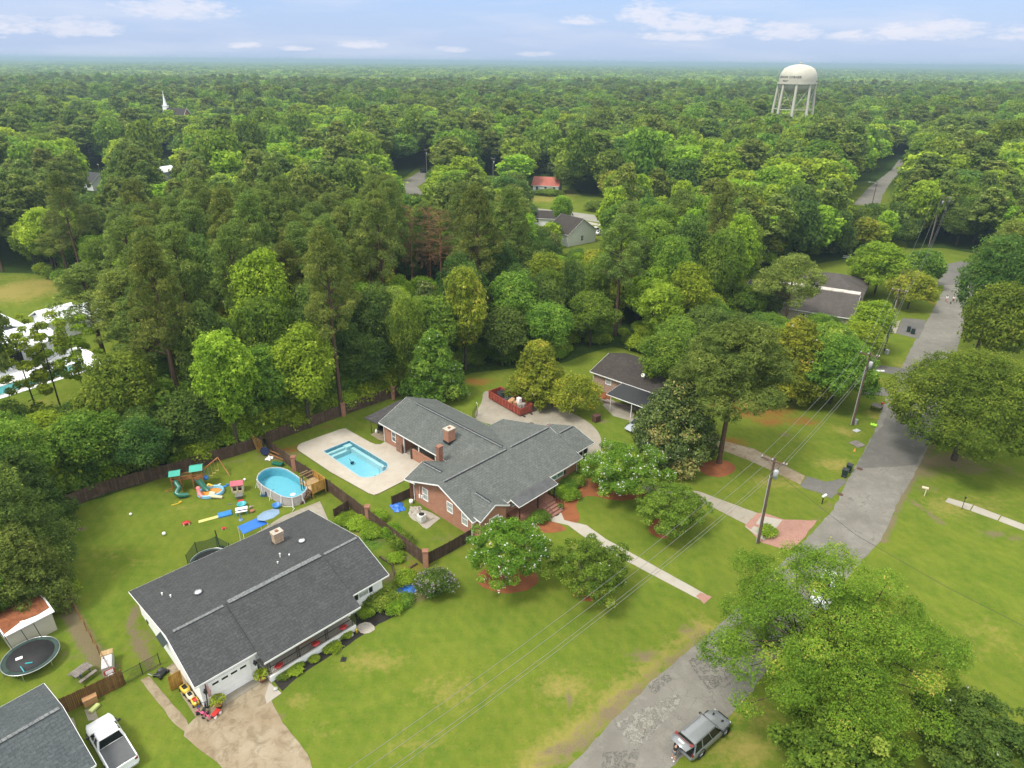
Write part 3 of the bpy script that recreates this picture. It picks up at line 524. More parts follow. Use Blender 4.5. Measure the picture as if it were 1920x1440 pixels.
def lobes_of(kind, h, r, rng):
    """list of (centre, radius, vertical squash) making up the crown"""
    L = []
    if kind == 'round' or kind == 'tall':
        base = .30 if kind == 'round' else .22; cz = h*(base+1)/2; rz = h*(1-base)/2
        K = 46 if kind == 'round' else 52
        for i in range(K):
            z = 1-2*(i+.5)/K; a = i*2.39996+rng.uniform(-.4, .4); s = math.sqrt(1-z*z); q = rng.uniform(.50, .86)
            if kind == 'tall': q *= .75+.3*(1-abs(z))
            lr = r*rng.uniform(.24, .42)*(1.0 if z > -.4 else .8)
            L.append((np.array([math.cos(a)*s*r*q, math.sin(a)*s*r*q, cz+z*rz*min(.88, q+.12)]), lr, .72))
        for i in range(6): L.append((np.array([rng.normal()*r*.2, rng.normal()*r*.2, cz+rng.uniform(-.5, .5)*rz]), r*.45, .9))
    elif kind == 'cone':
        for i in range(54):
            t = (i+.5)/54; z = h*(.12+.84*t); rr = r*(1-.82*t**1.5)*rng.uniform(.62, .95); a = i*2.39996
            L.append((np.array([math.cos(a)*rr, math.sin(a)*rr, z]), r*rng.uniform(.2, .34)*(1-.4*t), .9))
        for i in range(5): L.append((np.array([0, 0, h*(.25+.13*i)]), r*.5*(1-i*.13), 1.1))
    elif kind == 'pine':
        for i in range(62):
            t = (i+.5)/62; z = h*(.50+.47*t); rr = r*(1-t**2.2*.8)*rng.uniform(.25, 1.0)**.6; a = i*2.39996+rng.uniform(-.5, .5)
            L.append((np.array([math.cos(a)*rr, math.sin(a)*rr, z+rng.uniform(-.3, .3)]), r*rng.uniform(.15, .27), .62))
    elif kind == 'sparse':
        for i in range(30):
            t = (i+.5)/30; z = h*(.38+.58*t); rr = r*rng.uniform(.35, 1); a = i*2.39996+rng.uniform(-.5, .5)
            L.append((np.array([math.cos(a)*rr, math.sin(a)*rr, z]), r*rng.uniform(.12, .24), .7))
    elif kind == 'vase':   # crape myrtle, oak in the open: broad low dome of many sprays
        for i in range(70):
            z = 1-1.35*(i+.5)/70; a = i*2.39996+rng.uniform(-.3, .3); s = math.sqrt(max(0, 1-z*z)); q = rng.uniform(.6, .92)
            L.append((np.array([math.cos(a)*s*r*q, math.sin(a)*s*r*q, h*.5+z*h*.47*min(.92, q+.1)]), r*rng.uniform(.16, .30), .65))
        for i in range(6): L.append((np.array([rng.normal()*r*.25, rng.normal()*r*.25, h*.55]), r*.4, .7))
    elif kind == 'oak':    # wide irregular crown of separate sprays with gaps between the limbs
        ph = rng.uniform(0, 6.28, 3)
        for i in range(120):
            z = 1-1.3*(i+.5)/120; a = i*2.39996+rng.uniform(-.4, .4); s = math.sqrt(max(0, 1-z*z)); m = 1+.13*math.sin(3*a+ph[0])+.10*math.sin(5*a+ph[1]+z*3); q = rng.uniform(.48, 1.0)
            L.append((np.array([math.cos(a)*s*r*q*m, math.sin(a)*s*r*q*m, h*.5+z*h*.45*min(1.0, q+.12)+rng.uniform(-.4, .4)]), r*rng.uniform(.09, .18), .6))
        for i in range(10): L.append((np.array([rng.normal()*r*.35, rng.normal()*r*.35, h*rng.uniform(.4, .65)]), r*.2, .7))
    elif kind == 'bush':
        for i in range(18):
            z = 1-1.2*(i+.5)/18; a = i*2.39996; s = math.sqrt(max(0, 1-z*z)); q = rng.uniform(.4, .8)
            L.append((np.array([math.cos(a)*s*r*q, math.sin(a)*s*r*q, h*.42+z*h*.42*q]), r*rng.uniform(.3, .45), .7))
    return L
def crown_data(kind, h, r, n, leaf, seed, up=.9, jit=.6):
    rng = np.random.RandomState(seed); L = lobes_of(kind, h, r, rng)
    ar = np.array([l[1]**2 for l in L]); cnt = np.maximum(4, (n*1.7*ar/ar.sum()).astype(int))
    C = []; Nn = []; T = []; ctr = np.array([0, 0, h*.45])
    for (c, lr, sq), k in zip(L, cnt):
        d = rng.normal(size=(k*2, 3)); d /= np.linalg.norm(d, axis=1, keepdims=True)
        out = c-ctr; out = out/(np.linalg.norm(out)+1e-6)
        w = d@out+.35*d[:, 2]; keep = w > rng.uniform(-1.1, .75, len(w)); d = d[keep][:k]
        # ragged lobe surface: radius modulated by a lumpy function
        lump = 1+.22*np.sin(d[:, 0]*7+seed+c[0]*3)*np.cos(d[:, 1]*6+c[1]*2)+.15*np.sin(d[:, 2]*9+c[2])
        rad = lr*lump*rng.uniform(.6 if kind == 'bush' else .72, 1.35 if kind == 'bush' else 1.12, len(d))
        p = c+d*rad[:, None]*np.array([1, 1, sq]); C.append(p)
        Nn.append(d+np.array([0, 0, up])+rng.normal(size=d.shape)*jit)
        T.append(np.clip(.40+rng.normal()*.15+rng.normal(size=len(d))*.18+.10*(lump-1)*3, 0, 1))
    C = np.concatenate(C); Nn = np.concatenate(Nn); T = np.concatenate(T)
    # drop what lies well inside other lobes
    dead = np.zeros(len(C), bool)
    for c, lr, sq in L:
        q = (C-c)/np.array([1, 1, sq]); dead |= (np.einsum('ij,ij->i', q, q) < (lr*.62)**2)
    keep = ~dead; C, Nn, T = C[keep], Nn[keep], T[keep]
    if len(C) > n:
        i = rng.choice(len(C), n, replace=False); C, Nn, T = C[i], Nn[i], T[i]
    keep = C[:, 2] > .15; C, Nn, T = C[keep], Nn[keep], T[keep]
    return C, Nn, leaf*rng.uniform(.6, 1.35, len(C)), T, L
def crown_mesh(name, kind, h, r, n, leaf, seed, mtl, asp=.62, up=.9, jit=.6):
    C, Nn, S, T, L = crown_data(kind, h, r, n, leaf, seed, up, jit)
    return leafmesh(name, C, Nn, S, T, asp, mtl, seed), L
def trunk_mesh(kind, h, r, L, seed, mtl, tr=None, stems=1, lean=0.0):
    rng = random.Random(seed); b = MB(); tr = tr or h*.018+.05
    if kind == 'pine' or kind == 'cone' or kind == 'sparse':
        pts = [(lean*t*t*h+math.sin(t*5+seed)*.12*t, math.cos(t*4+seed)*.12*t, h*.95*t) for t in [i/8 for i in range(9)]]; b.path(pts, tr, 8, tr*.25)
        for c, lr, sq in L[::2]:
            z = max(h*.2, c[2]-lr*1.0-.4); t = z/(h*.95); b.tube((lean*t*t*h, 0, z), tuple(c), tr*.22, tr*.07, 5)
    else:
        for s in range(stems):
            a = s*2.4+seed; sp = r*.28 if stems > 1 else 0
            top = (math.cos(a)*sp, math.sin(a)*sp, h*.42); b.path([(math.cos(a)*.12*(stems > 1), math.sin(a)*.12*(stems > 1), 0), (top[0]*.4, top[1]*.4, h*.22), top], tr/(stems**.5), 8, tr*.6/(stems**.5))
            for c, lr, sq in L[s::max(4, stems)]:
                m = (np.array(top)*.6+c*.4); m[2] += .2; b.path([(top[0]*.75, top[1]*.75, h*.36), tuple(m), tuple(c)], tr*.38/(stems**.5), 5, tr*.08)
    me = b.build('trunk', mtl, uv=False); m = me.data; bpy.data.objects.remove(me); return m
PROTO = {}
def proto(key, kind, h, r, n, leaf, lm, bm, seeds, asp=.62, up=.9, jit=.6, tr=None, stems=1):
    PROTO[key] = []
    for s in seeds:
        cm, L = crown_mesh('crown', kind, h, r, n, leaf, s, MATS[lm], asp, up, jit)
        PROTO[key].append((cm, trunk_mesh(kind, h, r, L, s, MATS[bm], tr, stems), h, r))
proto('bright', 'tall', 18, 5.0, 15000, .42, 'leaf_bright', 'bark', (1, 2, 3))
proto('green', 'round', 16, 6.0, 15000, .42, 'leaf_green', 'bark', (4, 5, 6))
proto('dark', 'round', 17, 6.2, 15000, .42, 'leaf_dark', 'bark', (7, 8))
proto('pine', 'pine', 24, 5.2, 17000, .42, 'leaf_pine', 'bark_pine', (10, 11, 12, 13), asp=.28, up=.9, jit=.8)
proto('magnolia', 'cone', 13, 4.4, 14000, .36, 'leaf_magnolia', 'bark', (15, 16))
proto('yellowish', 'tall', 15, 4.6, 13000, .40, 'leaf_yellow', 'bark', (18, 19))
proto('sparse', 'sparse', 17, 4.0, 9000, .30, 'leaf_bright', 'bark', (20, 21), tr=.15)
proto('shrub', 'bush', 3.2, 2.2, 3200, .26, 'leaf_bright', 'bark', (23, 24, 25))
proto('shrubd', 'bush', 3.2, 2.2, 3200, .26, 'leaf_green', 'bark', (26, 27))
TREES = []
def put_tree(key, i, x, y, s, sz, rz, label, group=None, name='tree', cat='tree'):
    cm, tm, h, r = PROTO[key][i % len(PROTO[key])]
    o = empty(name, (x, y, 0), label, cat, rz, group); o.scale = (s, s, sz)
    for nm, me in (('crown', cm), ('trunk', tm)):
        c = bpy.data.objects.new(nm, me); col.objects.link(c); c.parent = o
    TREES.append((x, y, r*s)); return o
def tree_px(key, i, px, py, h, r, label, group=None, name='tree', cat='tree', rz=None):
    """a tree of height h and crown radius r whose top is seen at px,py"""
    g = at(px, py, h*.97); _, _, h0, r0 = PROTO[key][i % len(PROTO[key])]
    return put_tree(key, i, g.x, g.y, r/r0, h/h0, rz if rz is not None else (px*.37+py) % 6.28, label, group, name, cat)
# ---------------------------------------------------------------- buildings
brick_mat('brick_red', (.40, .155, .085), (.50, .22, .13), (.42, .34, .27), .22, .076, .010, .3)
brick_mat('brick_dark', (.30, .10, .06), (.36, .15, .09), (.3, .25, .2), .22, .076, .010, .45)
brick_mat('brick_mixed', (.36, .19, .13), (.52, .36, .27), (.5, .45, .38), .24, .08, .012, .3)
brick_mat('brick_cream', (.44, .27, .17), (.62, .48, .34), (.5, .42, .32), .3, .1, .012, .3)
shingle_mat('shingle_grey', (.108, .119, .112), (.15, .16, .148), .3)
shingle_mat('shingle_char', (.060, .063, .064), (.082, .085, .085), .2)
shingle_mat('shingle_slate', (.070, .082, .086), (.098, .112, .114), .25)
shingle_mat('shingle_brown', (.052, .044, .040), (.075, .064, .057), .3)
shingle_mat('shingle_tan', (.085, .076, .068), (.115, .10, .09), .5)
siding_mat('siding_white', (.80, .81, .80), .2, .12); siding_mat('siding_cream', (.62, .56, .42), .18, .3); siding_mat('siding_shed', (.58, .55, .44), .16, .3)
mat('paint_white', (.80, .80, .78), .5, var=.05, vscale=2); mat('trim_white', (.76, .76, .74), .55, var=.06); mat('stucco_white', (.78, .79, .80), .8, var=.06, vscale=.8, bump=.3)
mat('black_metal', (.018, .018, .02), .45, var=.2); mat('shutter_black', (.02, .021, .024), .5, var=.15); mat('dark_inside', (.015, .014, .013), .9, var=.3)
mat('roof_rolled', (.085, .088, .09), .85, var=.22, vscale=1.2, bump=.3); mat('roof_black', (.014, .014, .016), .55, var=.3, vscale=2); mat('metal_white', (.80, .82, .86), .35, var=.04, metal=.1)
mat('cap_grey', (.17, .18, .18), .9, var=.5, vscale=5); mat('vent_black', (.02, .02, .022), .8, var=.3); mat('silver', (.55, .56, .57), .3, metal=.85, var=.1); mat('concrete_cap', (.5, .44, .36), .9, var=.2)
mat('glass', (.08, .11, .11), .08, var=.3, vscale=.8, spec=.8); mat('glass_green', (.20, .33, .27), .1, var=.35, vscale=1.2, spec=.8); mat('curtain', (.42, .45, .42), .5, var=.3, vscale=3)
mat('red_roof', (.42, .10, .06), .6, var=.2, vscale=.8); mat('iron_brown', (.06, .03, .025), .6, var=.3)
def wood_mat(name, c1, c2, bw=.14):
    t = NT(name, .9, .15); n = t.brick(c1, c2, tuple(x*.3 for x in c1), bw, 40, .008, off=0.0)
    v = t.noise(1.1, 4, .6); g = t.noise(6, 4, .7, sc3=(1, 1, .15)); c = t.mix(t.rng(g, .35, .7, 0, .6), n.outputs[0], tuple(x*.5 for x in c1)); c = t.mix(t.rng(v, .5, .75, 0, .5), c, tuple(min(1, x*1.6) for x in c2)); return t.out(c)
wood_mat('wood_fence', (.095, .060, .040), (.16, .11, .08)); wood_mat('wood_gold', (.50, .27, .055), (.66, .40, .11)); wood_mat('wood_orange', (.42, .19, .07), (.50, .25, .10)); wood_mat('wood_brown', (.17, .085, .035), (.27, .14, .06)); wood_mat('wood_grey', (.22, .19, .17), (.28, .25, .22)); wood_mat('wood_pale', (.48, .33, .16), (.55, .40, .22)); wood_mat('wood_step', (.15, .075, .04), (.20, .11, .06))
class House:
    def __init__(s, name, label, cat, O, deg, group=None):
        s.O = Vector((O[0], O[1], 0)); s.a = R_(deg); s.r = empty(name, s.O, label, cat, s.a, group); s.X = Vector((math.cos(s.a), math.sin(s.a), 0)); s.Y = Vector((-math.sin(s.a), math.cos(s.a), 0))
    def loc(s, px, py, z=0.0):
        v = at(px, py, z)-s.O; return (v.dot(s.X), v.dot(s.Y), z)
    def on(s, px, py, axis, c):
        """local point on the vertical plane x=c or y=c seen at px,py"""
        d = _f*F+_R*(px-CX)-_U*(py-CY); o = Vector((0, 0, HC))-s.O; n = s.X if axis == 'x' else s.Y
        t = (c-o.dot(n))/d.dot(n); p = o+d*t; return (p.dot(s.X), p.dot(s.Y), p.z)
    def world(s, x, y, z=0.0): return s.O+s.X*x+s.Y*y+Vector((0, 0, z))
    def part(s, name, mb, m, parent=None, bevel=0.0): return mb.build(name, MATS[m] if isinstance(m, str) else m, parent or s.r, bevel)
    def roof(s, pts, m, t=.18, trim='trim_white', edges=None):
        b = MB(); b.slab(pts, t); o = s.part('roof', b, m)
        if trim:
            f = MB(); n = len(pts)
            for i in (edges if edges is not None else range(n)):
                p = Vector(pts[i])-Vector((0, 0, t*.55)); q = Vector(pts[(i+1) % n])-Vector((0, 0, t*.55)); c = sum((Vector(k) for k in pts), Vector())/n
                nn = (q-p).cross(Vector((0, 0, 1))).normalized(); nn = nn if nn.dot(p-c) > 0 else -nn
                f.bar(p+nn*.02, q+nn*.02, .03, t*.9)
            s.part('fascia', f, trim, o)
        return o
    def profile_wall(s, x0, x1, pr, m, axis='x'):
        b = MB(); n = len(pr); ar = sum(pr[i][0]*pr[(i+1) % n][1]-pr[(i+1) % n][0]*pr[i][1] for i in range(n))
        P = pr if ar > 0 else pr[::-1]
        if axis == 'x': vs = [(x0, y, z) for y, z in P]+[(x1, y, z) for y, z in P]; fs = [tuple(range(n-1, -1, -1)), tuple(range(n, 2*n))]+[(i, (i+1) % n, n+(i+1) % n, n+i) for i in range(n)]
        else: vs = [(y, x0, z) for y, z in P]+[(y, x1, z) for y, z in P]; fs = [tuple(range(n)), tuple(range(2*n-1, n-1, -1))]+[((i+1) % n, i, n+i, n+(i+1) % n) for i in range(n)]
        b.add(vs, fs); return s.part('wall', b, m)
    def window(s, axis, c, sg, u0, u1, z0, z1, parent=None, glass='glass', frame='paint_white', shutters=None, mull=1, tr=True, fw=.09, name='window'):
        """window on plane axis=c facing sg; u along the wall"""
        def B(b, ua, ub, za, zb, d0, d1):
            lo, hi = sorted((c+sg*d0, c+sg*d1))
            (b.box(lo, hi, ua, ub, za, zb) if axis == 'x' else b.box(ua, ub, lo, hi, za, zb))
        f = MB(); w = fw
        B(f, u0-w, u0, z0-w, z1+w, .004, .07); B(f, u1, u1+w, z0-w, z1+w, .004, .07); B(f, u0, u1, z0-w, z0, .004, .08); B(f, u0, u1, z1, z1+w, .004, .07)
        for k in range(1, mull): u = u0+(u1-u0)*k/mull; B(f, u-.04, u+.04, z0, z1, .02, .06)
        if tr: z = (z0+z1)/2; B(f, u0, u1, z-.025, z+.025, .026, .055)
        fo = s.part(name, f, frame, parent)
        p = MB(); B(p, u0, u1, z0, z1, .003, .025); s.part('pane', p, glass, fo)
        if shutters:
            for ua in (u0-w-.04-shutters, u1+w+.04):
                h = MB(); B(h, ua, ua+shutters, z0-.05, z1+.05, .004, .06)
                for k in range(9): zz = z0+(z1-z0)*(k+.5)/9; B(h, ua+.05, ua+shutters-.05, zz-.03, zz+.03, .06, .075)
                s.part('shutter', h, 'shutter_black', fo)
        return fo
def chimney(H, x, y, z0, z1, sx, sy, m, cap='concrete_cap', pot=True, rz=0):
    b = MB(); b.box(x-sx/2, x+sx/2, y-sy/2, y+sy/2, z0, z1); b.box(x-sx/2-.06, x+sx/2+.06, y-sy/2-.06, y+sy/2+.06, z1-.28, z1-.1); o = H.part('chimney', b, m)
    c = MB(); c.box(x-sx/2-.08, x+sx/2+.08, y-sy/2-.08, y+sy/2+.08, z1, z1+.08); H.part('chimney_cap', c, cap, o)
    if pot: p = MB(); p.box(x-.14, x+.14, y-.14, y+.14, z1+.08, z1+.22); H.part('flue', p, 'brick_dark', o)
    f = MB(); f.box(x-sx/2-.05, x+sx/2+.05, y-sy/2-.05, y+sy/2+.05, z0, z0+.3); H.part('flashing', f, 'vent_black', o)
    return o
def ridge(H, a, b, m='cap_grey', w=.3, name='ridge_cap'):
    q = MB(); a = Vector(a); b = Vector(b); n = max(2, int((b-a).length/.33)); 
    for i in range(n): q.bar(a+(b-a)*(i/n), a+(b-a)*((i+.93)/n)+Vector((0, 0, .02)), w, .05)
    return H.part(name, q, m)
# ---- white ranch house with charcoal roof
W = House('white_house', 'white painted ranch house with a charcoal shingle roof, garage and railed front porch', 'house', (-24.7026, 38.7227), 44.77)
zr, ze, zb = 4.75, 3.0, 2.75; yr = 5.15; yb = 15.45
def fz(y): return ze+(zr-ze)*y/yr
W.roof([(-.3, yr, zr), (18.4, yr, zr), (18.4, yb, zb), (-.3, yb, zb)], 'shingle_char', edges=[1, 2, 3])
W.roof([(-.3, 0, ze), (4.88, 0, ze), (4.88, yr, zr), (-.3, yr, zr)], 'shingle_char', edges=[0, 3])
W.roof([(4.85, -1.25, ze-.42+.14), (14.25, -1.25, ze-.42+.14), (14.25, yr-.02, zr+.17), (4.85, yr-.02, zr+.17)], 'shingle_char', t=.2, edges=[0])
W.roof([(14.2, .15, fz(.15)), (18.4, .15, fz(.15)), (18.4, yr, zr), (14.2, yr, zr)], 'shingle_char', edges=[0, 1])
def wprof(y0, add=0): return [(y0, 0), (14.9, 0), (14.9, zb+(zr-zb)*(yb-14.9)/(yb-yr)-.1), (yr, zr-.1+add), (y0, fz(y0)-.1+add)]
W.profile_wall(.1, 4.8, wprof(.35), 'paint_white'); W.profile_wall(4.8, 14.05, wprof(1.5), 'paint_white'); W.profile_wall(14.05, 18.05, wprof(.95), 'paint_white')
ridge(W, (.3, yr, zr+.03), (4.6, yr, zr+.03)); ridge(W, (5.0, yr-.05, zr+.2), (14.1, yr-.05, zr+.2), w=.5); ridge(W, (14.5, yr, zr+.03), (18.2, yr, zr+.03))
chimney(W, 12.9, 11.6, 3.3, 4.75, .95, .72, 'brick_cream')
for vx, vy in ((3.9, 9.2), (14.4, 9.4)):
    b = MB(); z = zb+(zr-zb)*(yb-vy)/(yb-yr); b.lathe([(.20, 0), (.22, .12), (.36, .14), (.38, .2), (.24, .3), (.02, .34)], 18, (vx, vy, z)); W.part('roof_vent', b, 'silver')
for vx, vy, h in ((1.6, 11.9, .3), (2.0, 10.8, .3), (11.6, 8.5, .5), (10.9, 7.6, .25), (12.3, 8.0, .2)):
    b = MB(); z = zb+(zr-zb)*(yb-vy)/(yb-yr)-.05; b.tube((vx, vy, z), (vx, vy, z+h), .055, n=10); b.tube((vx, vy, z+h), (vx, vy, z+h+.02), .075, n=10); W.part('vent_pipe', b, 'paint_white')
# garage door with a row of small windows
b = MB()
for k in range(4): b.box(.85, 4.15, .30, .36, .08+k*.54, .60+k*.54)
b.box(.72, .85, .27, .36, .05, 2.36); b.box(4.15, 4.28, .27, .36, .05, 2.36); b.box(.72, 4.28, .265, .36, 2.24, 2.38)
gd = W.part('garage_door', b, 'paint_white')
for k in range(4): b = MB(); x = 1.05+k*.78; b.box(x, x+.52, .285, .30, 1.86, 2.06); W.part('pane', b, 'dark_inside', gd)
for x in (.42, 4.62):
    b = MB(); b.box(x-.06, x+.06, .25, .35, 1.75, 1.95); b.lathe([(.02, .45), (.06, .38), (.19, .16), (.17, .12), (.11, .10), (.08, -.1), (.02, -.16)], 10, (x, .15, 1.65)); W.part('wall_lamp', b, 'black_metal')
# porch
b = MB(); b.box(5.2, 13.7, -1.02, 1.5, 0, .62); W.part('porch_base', b, 'paint_white'); b = MB(); b.box(5.25, 13.65, -.9, 1.5, .62, .66); W.part('porch_floor', b, 'concrete_pale')
for x in (5.32, 8.0, 10.8, 13.55):
    b = MB()
    for dx in (-.12, .12): b.bar((x+dx, -.85, .66), (x+dx, -.85, 2.7), .035)
    for k in range(9): z = .75+k*.22; b.bar((x-.12, -.85, z), (x+.12, -.85, z+.16), .02); b.bar((x-.12, -.85, z+.16), (x+.12, -.85, z), .02)
    W.part('porch_column', b, 'black_metal')
b = MB()
b.bar((5.3, -.85, 1.5), (13.55, -.85, 1.5), .045); b.bar((5.3, -.85, .78), (13.55, -.85, .78), .03)
for k in range(60): x = 5.45+k*.1365; b.bar((x, -.85, .78), (x, -.85, 1.5), .018)
W.part('railing', b, 'black_metal')
W.window('y', 1.5, -1, 6.3, 7.3, 1.2, 2.2, shutters=.3); W.window('y', 1.5, -1, 11.4, 12.6, 1.2, 2.2, shutters=.3)
b = MB(); b.box(9.0, 9.95, 1.44, 1.5, .66, 2.6); W.part('front_door', b, 'trim_white')
p = W.on(681, 1109, 'y', .95); W.window('y', .95, -1, p[0]-.5, p[0]+.5, p[2]-.5, p[2]+.5, glass='curtain', shutters=.38)
for a, c in (((716, 1092), .3), ((672, 1135), .2)):
    q = W.on(a[0], a[1]+16, 'y', .95); b = MB(); b.box(q[0]-.14, q[0]+.14, .92, .95, .25, .42); W.part('foundation_vent', b, 'dark_inside')
for yy in (9.5, 12.9):
    b = MB(); b.box(.04, .1, yy, yy+.45, .25, .5); W.part('foundation_vent', b, 'dark_inside')
b = MB(); b.add([(-.35, 7.2, 1.9), (.1, 7.2, 2.2), (.1, 8.9, 2.2), (-.35, 8.9, 1.9), (-.35, 7.2, 1.84), (.1, 7.2, 2.14), (.1, 8.9, 2.14), (-.35, 8.9, 1.84)], [(0, 1, 2, 3), (7, 6, 5, 4), (0, 4, 5, 1), (3, 2, 6, 7), (0, 3, 7, 4)]); W.part('awning', b, mat('awning_green', (.02, .035, .028), .6, var=.3))
b = MB(); b.lathe([(.16, 0), (.16, .05), (.02, .06)], 14, (0, 0, 0), Matrix.Translation((.1, 2.6, 1.3)) @ Matrix.Rotation(R_(-90), 4, 'Y')); W.part('dryer_vent', b, 'silver')
# patio at the back
b = MB(); b.prism([W.loc(*p)[:2] for p in ((400, 1052), (530, 968), (600, 940), (620, 985), (430, 1080))], .0, .03); o = b.build('patio', MATS['concrete_grey'], uv=True); o.location = W.O; o.rotation_euler = (0, 0, W.a); tag(o, kind='structure')
# ---- brick house with pool wing
B_ = House('brick_house', 'large red brick ranch house with grey roofs and two chimneys beside the in-ground pool', 'house', (-7.7089, 64.5867), 46.04)
B_.roof([(-.65, -5.65, 3.0), (18.2, -5.65, 3.0), (18.2, 0, 5.2), (-.65, 0, 5.2)], 'shingle_grey', edges=[0, 1, 3])
B_.roof([(-.65, 0, 5.2), (18.4, 0, 5.2), (18.4, 8.7, 3.0), (9, 8.7, 3.0), (9, 4.6, 4.03), (-.65, 4.6, 3.62)], 'shingle_grey', edges=[1, 2]) if 0 else None
B_.roof([(-.65, 0, 5.2), (10.55, 0, 5.2), (10.55, 5.7, 3.15), (-.65, 5.7, 3.15)], 'shingle_grey', edges=[2, 3])
B_.roof([(10.6, 0, 5.2), (18.4, 0, 5.2), (18.4, 8.75, 3.0), (10.6, 8.75, 3.0)], 'shingle_grey', edges=[1, 2])
# pool wing
B_.roof([(5.6, -.1, 2.98), (10.6, -.1, 5.18), (10.6, 20.1, 5.18), (5.6, 20.1, 2.98)], 'shingle_grey', edges=[2, 3]) if 0 else None
B_.roof([(5.6, 5.2, 3.0), (10.6, .2, 5.2), (10.6, 20.1, 5.2), (5.6, 20.1, 3.0)], 'shingle_grey', edges=[2, 3])
B_.roof([(10.6, .2, 5.2), (15.65, 5.2, 3.0), (15.65, 20.1, 3.0), (10.6, 20.1, 5.2)], 'shingle_grey', edges=[1, 2])
# small rear gable at the left end
B_.roof([(-.65, 6.3, 3.05), (2.2, 6.3, 4.3), (2.2, 1.9, 4.5), (-.65, 4.3, 3.4)], 'shingle_grey', edges=[0, 3])
B_.roof([(2.2, 6.3, 4.3), (5.2, 6.3, 3.05), (5.2, 4.7, 3.3), (2.2, 1.9, 4.5)], 'shingle_grey', edges=[0])
B_.part('wall', MB().add([(-.2, 6.0, 0), (5.0, 6.0, 0), (5.0, 6.0, 3.0), (2.2, 6.0, 4.15), (-.2, 6.0, 3.05)], [(4, 3, 2, 1, 0)]), 'brick_red')
# front gable
B_.roof([(-.1, -6.3, 3.1), (2.15, -6.3, 4.25), (2.15, -2.2, 4.45), (-.1, -5.2, 3.25)], 'shingle_grey', edges=[0, 3])
B_.roof([(2.15, -6.3, 4.25), (4.4, -6.3, 3.1), (4.4, -5.2, 3.25), (2.15, -2.2, 4.45)], 'shingle_grey', edges=[0, 1])
# right (garage) end, lower gable
B_.roof([(18.2, -4.7, 3.35), (21.75, -4.7, 3.35), (21.4, -1.5, 4.7), (18.2, -1.5, 4.7)], 'shingle_grey', edges=[0, 1])
B_.roof([(18.2, -1.5, 4.7), (21.4, -1.5, 4.7), (21.75, 3.2, 3.1), (18.2, 3.2, 3.1)], 'shingle_grey', edges=[1, 2])
B_.profile_wall(.15, 10.7, [(-4.9, 0), (5.4, 0), (5.4, 3.1), (0, 5.05), (-4.9, 3.15)], 'brick_red')
B_.profile_wall(10.7, 18.0, [(-4.9, 0), (8.2, 0), (8.2, 3.0), (0, 5.05), (-4.9, 3.15)], 'brick_red')
B_.profile_wall(5.4, 8.2, [(6.0, 0), (8.2, 0), (8.2, 2.2), (6.0, 2.2)], 'dark_inside') if 0 else None
# wing walls: closed rooms at the far end, open covered porch in the middle
b = MB(); b.add([(6.05, 15.4, 0), (15.2, 15.4, 0), (15.2, 19.65, 0), (6.05, 19.65, 0), (6.05, 15.4, 3.08), (15.2, 15.4, 3.08), (15.2, 19.65, 3.08), (6.05, 19.65, 3.08), (10.6, 19.65, 5.08), (10.6, 15.4, 5.08)],
  [(3, 2, 1, 0), (1, 2, 6, 5), (3, 0, 4, 7), (0, 1, 5, 9, 4), (2, 3, 7, 8, 6), (4, 9, 8, 7), (5, 6, 8, 9)]); B_.part('wall', b, 'brick_red')
b = MB(); b.box(9.2, 15.2, 8.2, 15.4, 0, 3.05); B_.part('wall', b, 'brick_dark')
B_.part('porch_floor', MB().box(6.2, 9.2, 8.0, 15.4, 0, .12), 'concrete_grey')
for y in (8.6, 12.0, 15.2): B_.part('porch_post', MB().box(6.0, 6.14, y-.07, y+.07, .1, 2.95), 'paint_white')
b = MB(); b.box(5.72, 5.92, 7.2, 13.1, 0, 1.55); b.box(5.68, 5.96, 7.2, 13.1, 1.55, 1.63); B_.part('courtyard_wall', b, 'brick_red')
b = MB(); b.box(5.62, 5.76, 13.05, 13.35, 0, 1.75); B_.part('gate_post', b, 'wood_fence')
b = MB(); 
for k in range(9): b.box(5.55, 5.6, 15.1+k*.14, 15.225+k*.14, .05, 1.75)
B_.part('gate', b, mat('gate_board', (.30, .17, .12), .9, var=.2))
B_.window('x', 6.05, -1, 17.0, 17.75, .95, 2.3)
for x, y in ((5.98, 19.55), (.08, -4.7), (.08, 5.5), (17.95, -4.97)): B_.part('downspout', MB().tube((x, y, .1), (x, y, 3.0), .05), 'paint_white')
B_.part('wall', MB().add([(.2, -6.0, 0), (4.1, -6.0, 0), (4.1, -6.0, 3.15), (2.15, -6.0, 4.1), (.2, -6.0, 3.15), (.2, -4.9, 0), (4.1, -4.9, 0), (4.1, -4.9, 3.15), (2.15, -4.9, 4.1), (.2, -4.9, 3.15)], [(0, 1, 2, 3, 4), (0, 4, 9, 5), (1, 6, 7, 2)]), 'brick_red'); B_.window('y', -6.0, -1, 1.5, 2.8, 1.0, 2.4, glass='curtain')
for px, py, hw, hh in ((798, 927, .42, .75), (844, 951.5, .42, .6), (872, 973, .42, .75)):
    p = B_.on(px, py, 'x', .15); B_.window('x', .15, -1, p[1]-hw, p[1]+hw, p[2]-hh, p[2]+hh, glass='curtain')
p = B_.on(1044, 887, 'y', -4.9); B_.window('y', -4.9, -1, p[0]-1.15, p[0]+1.15, p[2]-.75, p[2]+.75, glass='glass_green', shutters=.35, mull=2, tr=False)
for x in (13.5, 16.1): B_.part('foundation_vent', MB().box(x, x+.4, -4.93, -4.9, .3, .48), 'dark_inside')
